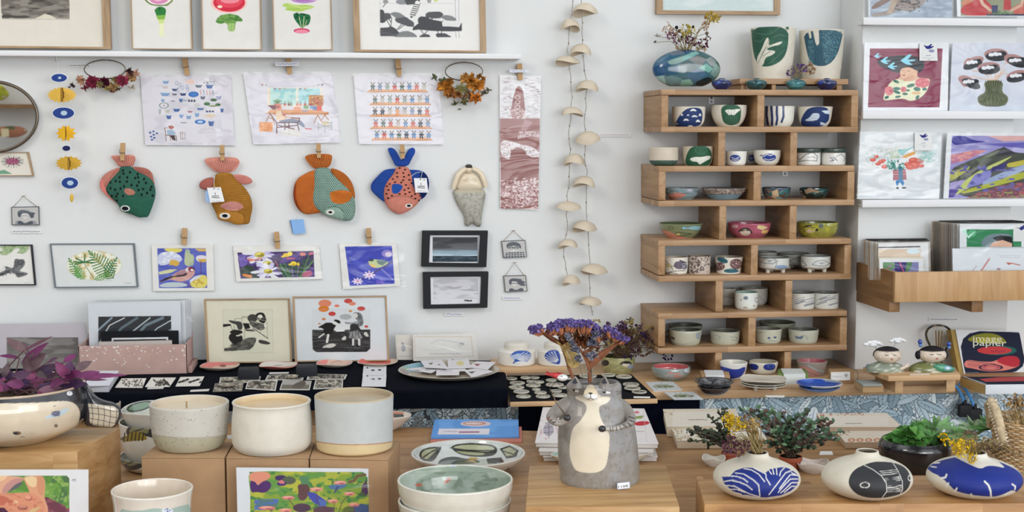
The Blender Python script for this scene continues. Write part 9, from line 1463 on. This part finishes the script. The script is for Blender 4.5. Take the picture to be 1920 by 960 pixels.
# ---- dark leaved plant
g0,s0,_=locate(1482,884,856,18,TZ);
def terr(lab,cx,yb,yt,r0):
    return V('pot',lab,'flower pot',cx,yb,yt,[(0,r0*.75),(.7,r0*.98),(.72,r0*1.06),(1,r0*1.08)],'#9c5238',TZ,(),None,inner='#3a2a22',mat='stone',part=None)
def leafy(name,lab,cx,yb,yt,r0,stems,cols,seedv,lw=9,potcol='#9c5238',potmat='stone',prof=None,rooty=None,jit=.05,lens=10):
    r=random.Random(seedv);pr_=prof or[(0,r0*.75),(.7,r0*.98),(.72,r0*1.06),(1,r0*1.08)];c,s,zt=locate(cx,yb,yt,pr_[0][1],TZ);t=thing(name,lab,'potted plant',(c.x,c.y,TZ))
    V('p','','',cx,yb,yt,pr_,potcol,TZ,(),None,part='pot',root=t,mat=potmat,inner='#3a2a22',floor=.75)
    m=MB();ms=MB()
    for P in stems:
        y0=c.y+r.uniform(-jit,jit);pts=[Vector((c.x+r.uniform(-.4,.4)*r0/s,c.y+r.uniform(-.3,.3)*r0/s,zt))]+[WP(x,y,y0+(c.y-y0)*.3)for x,y in P]
        Q=catm([tuple(p)for p in pts],5);ms.tube([Vector(q)for q in Q],.0016,'#4a4034',5)
        for i in range(3,len(Q)):
            for sg in range(2):
                p=Vector(Q[i]);d=Vector((r.uniform(-1,1),r.uniform(-.7,.5),r.uniform(-.3,.7))).normalized();L_=lens/s*r.uniform(.7,1.15);m.leaf(p,p+d*L_,lw/s*r.uniform(.7,1.1),Vector((r.uniform(-.4,.4),-.6,.8)),hx(r.choice(cols))*r.uniform(.75,1.2),n=5,fold=.2,droop=r.uniform(0,.2),shape=lambda u:math.sin(math.pi*min(1,u*.92+.05))**.6)
    ms.build('stem','leaf',t);m.build('foliage','leaf',t);return t
r=random.Random(55);stems=[]
for tx,ty in((290,310),(250,290),(330,280),(440,180),(480,230),(360,350),(280,380),(420,420),(520,150),(560,120),(600,190),(470,330),(540,300),(430,290),(400,320),(350,290)):
    stems.append([q3(tx*.4+590*.6+r.uniform(-20,20),ty*.4+440*.6-30),q3(tx,ty)])
leafy('dark_plant','small leaved dark green plant in a terracotta pot, left half',1367,866,848,14,stems,['#3c4a35','#4a5540','#352f2a','#55634a','#2f3a2c'],3,8,lens=9,jit=.04)
stems=[]
for tx,ty in((700,120),(760,130),(820,110),(880,140),(860,180),(940,130),(980,200),(1030,150),(1000,250),(1100,200),(1160,160),(1240,130),(1230,200),(1300,220),(1380,200),(1450,230),(1400,290),(1520,300),(1340,330),(1280,290),(1440,340),(1480,370),(1380,400),(1260,370),(1180,300),(1120,280),(1050,320),(960,300),(900,330),(880,400),(960,420),(1060,400),(1160,400),(1240,440),(1300,430),(1000,460),(1180,470),(1090,350),(930,240),(850,260)):
    stems.append([q3(tx*.45+1100*.55+r.uniform(-25,25),ty*.45+480*.55-50),q3(tx,ty)])
leafy('dark_plant','bushy green and bronze small leaved plant in a terracotta pot',1482,884,856,20,stems,['#3f5c42','#557558','#33402f','#5a4038','#46664a','#6c8a68','#3a3029'],4,9,lens=10,jit=.06)
# ceramic flowers
V('ceramic_dish','white petal shaped dish left of the blue fan vase','dish',1338,876,858,[(0,12),(.5,18),(1,22)],'#cbc8c0',TZ,(),None,inner='#b9b4a8',wob=3,mat='stone',th=2)
V('ceramic_dish','white shell dish with thin pink lines behind the black vase','dish',1524,889,866,[(0,18),(.5,26),(1,30)],'#cfc8bf',TZ,(),T23,inner='#cdc5bb',ins=[('l',[1280,590,1180+k*40,520+(k%2)*10],2.5,'#b58f88')for k in range(7)],wob=3,mat='stone',th=2)
# black pot succulents
st5=[]
r=random.Random(15)
for tx,ty in((230,620),(280,600),(330,590),(310,660),(360,650),(400,600),(350,580),(420,620),(380,560)):st5.append([q4(tx*.5+340*.5,ty*.5+620*.5-20),q4(tx,ty)])
t=leafy('succulent_pot','bright green succulents in a glossy black pot behind right vases',1713,893,824,64,st5,['#4f8a3c','#5f9a48','#3f7433','#6fa856'],6,20,potcol='#131418',potmat='glaze',prof=[(0,46),(.1,54),(.4,64),(.8,66),(1,60)],lens=22,jit=.03)
m=MB();c=Vector(t.location)
for bx_,by_ in((450,520),(640,530),(440,560),(700,520),(560,570)):
    for k in range(13):
        a=math.pi*(.02+.96*k/12)+r.uniform(-.1,.1);B=WP(*q4(bx_,by_+30),c.y+r.uniform(-.02,.02));L_=34/scl(B)*r.uniform(.7,1.15);m.leaf(B,B+Vector((math.cos(a)*L_*1.3,r.uniform(-.03,.03),math.sin(a)*L_*.75)),8/scl(B),Vector((0,-.8,.6)),hx(r.choice(['#5a8a4a','#6f9a62','#4a7a40','#7da070','#8ba382']))*r.uniform(.8,1.15),n=6,droop=.1)
    B=WP(*q4(bx_,by_+30),c.y);
    m.tube([(B.x+(c.x-B.x)*.35,c.y,t.location.z+.055),tuple(B)],.003,'#5f7a48',6)
m.build('long_leaf_foliage','leaf',t)
# wicker basket
c,s,zt=locate(1925,905,790,56,TZ);bk=thing('wicker_basket','pale wicker basket of dried flowers at the right edge','basket',(c.x,c.y,TZ));m=MB()
H_=zt-TZ
for k in range(26):
    f=k/25;R=(50+16*f)/s;z=TZ+.004+H_*f;ph=(k%2)*math.pi/22
    m.tube([(c.x+(R+.0025*math.cos(22*a+ph*22))*math.cos(a),c.y+(R+.0025*math.cos(22*a+ph*22))*math.sin(a),z)for a in np.linspace(0,2*math.pi,88,endpoint=False)],H_/26*.55,'#b79a72' if k%3 else '#c9b596',6,closed=True)
m.build('weave','dry',bk)
m=MB();m.tube([WP(1880,830,c.y-.05),WP(1876,800,c.y-.045),WP(1868,770,c.y-.03),WP(1858,752,c.y-.005),WP(1852,760,c.y+.02),WP(1856,800,c.y+.03)],[.008,.009,.009,.009,.008,.007],'#bfae90',10)
for k in range(14):f=k/13;p=WP(1880-f*22,830-f*76,c.y-.05+.045*f);m.tube([p+Vector((-.010,-.004,-.004)),p+Vector((.010,-.006,.006))],.0022,'#dcd3be',6)
m.build('handle','dry',bk)
m=MB();
m.tube([(c.x,c.y,TZ+.002),(c.x,c.y,TZ+.01)],50/s,'#8f7550',24);m.build('base','dry',bk)
r=random.Random(71);hd=[(r.uniform(1880,1945),r.uniform(752,862),r.uniform(6,10),r.choice(['#b8a27c','#a08660','#cdbb96','#8a7050','#d2c6a8']),r.choice(['puff','spike','leaf']))for _ in range(44)]+[(r.uniform(1880,1930),r.uniform(748,775),2.2,r.choice(['#a58a4a','#c9ae6a']),'ball')for _ in range(14)]
hd+=[(r.uniform(1845,1885),r.uniform(835,860),6,'#75654f','puff')for _ in range(8)]
bouquet('dried_bouquet','pale straw dried bouquet filling the wicker basket','dried flowers',(1920,870),hd,c.y,stem='#a38a5c',seedv=12)
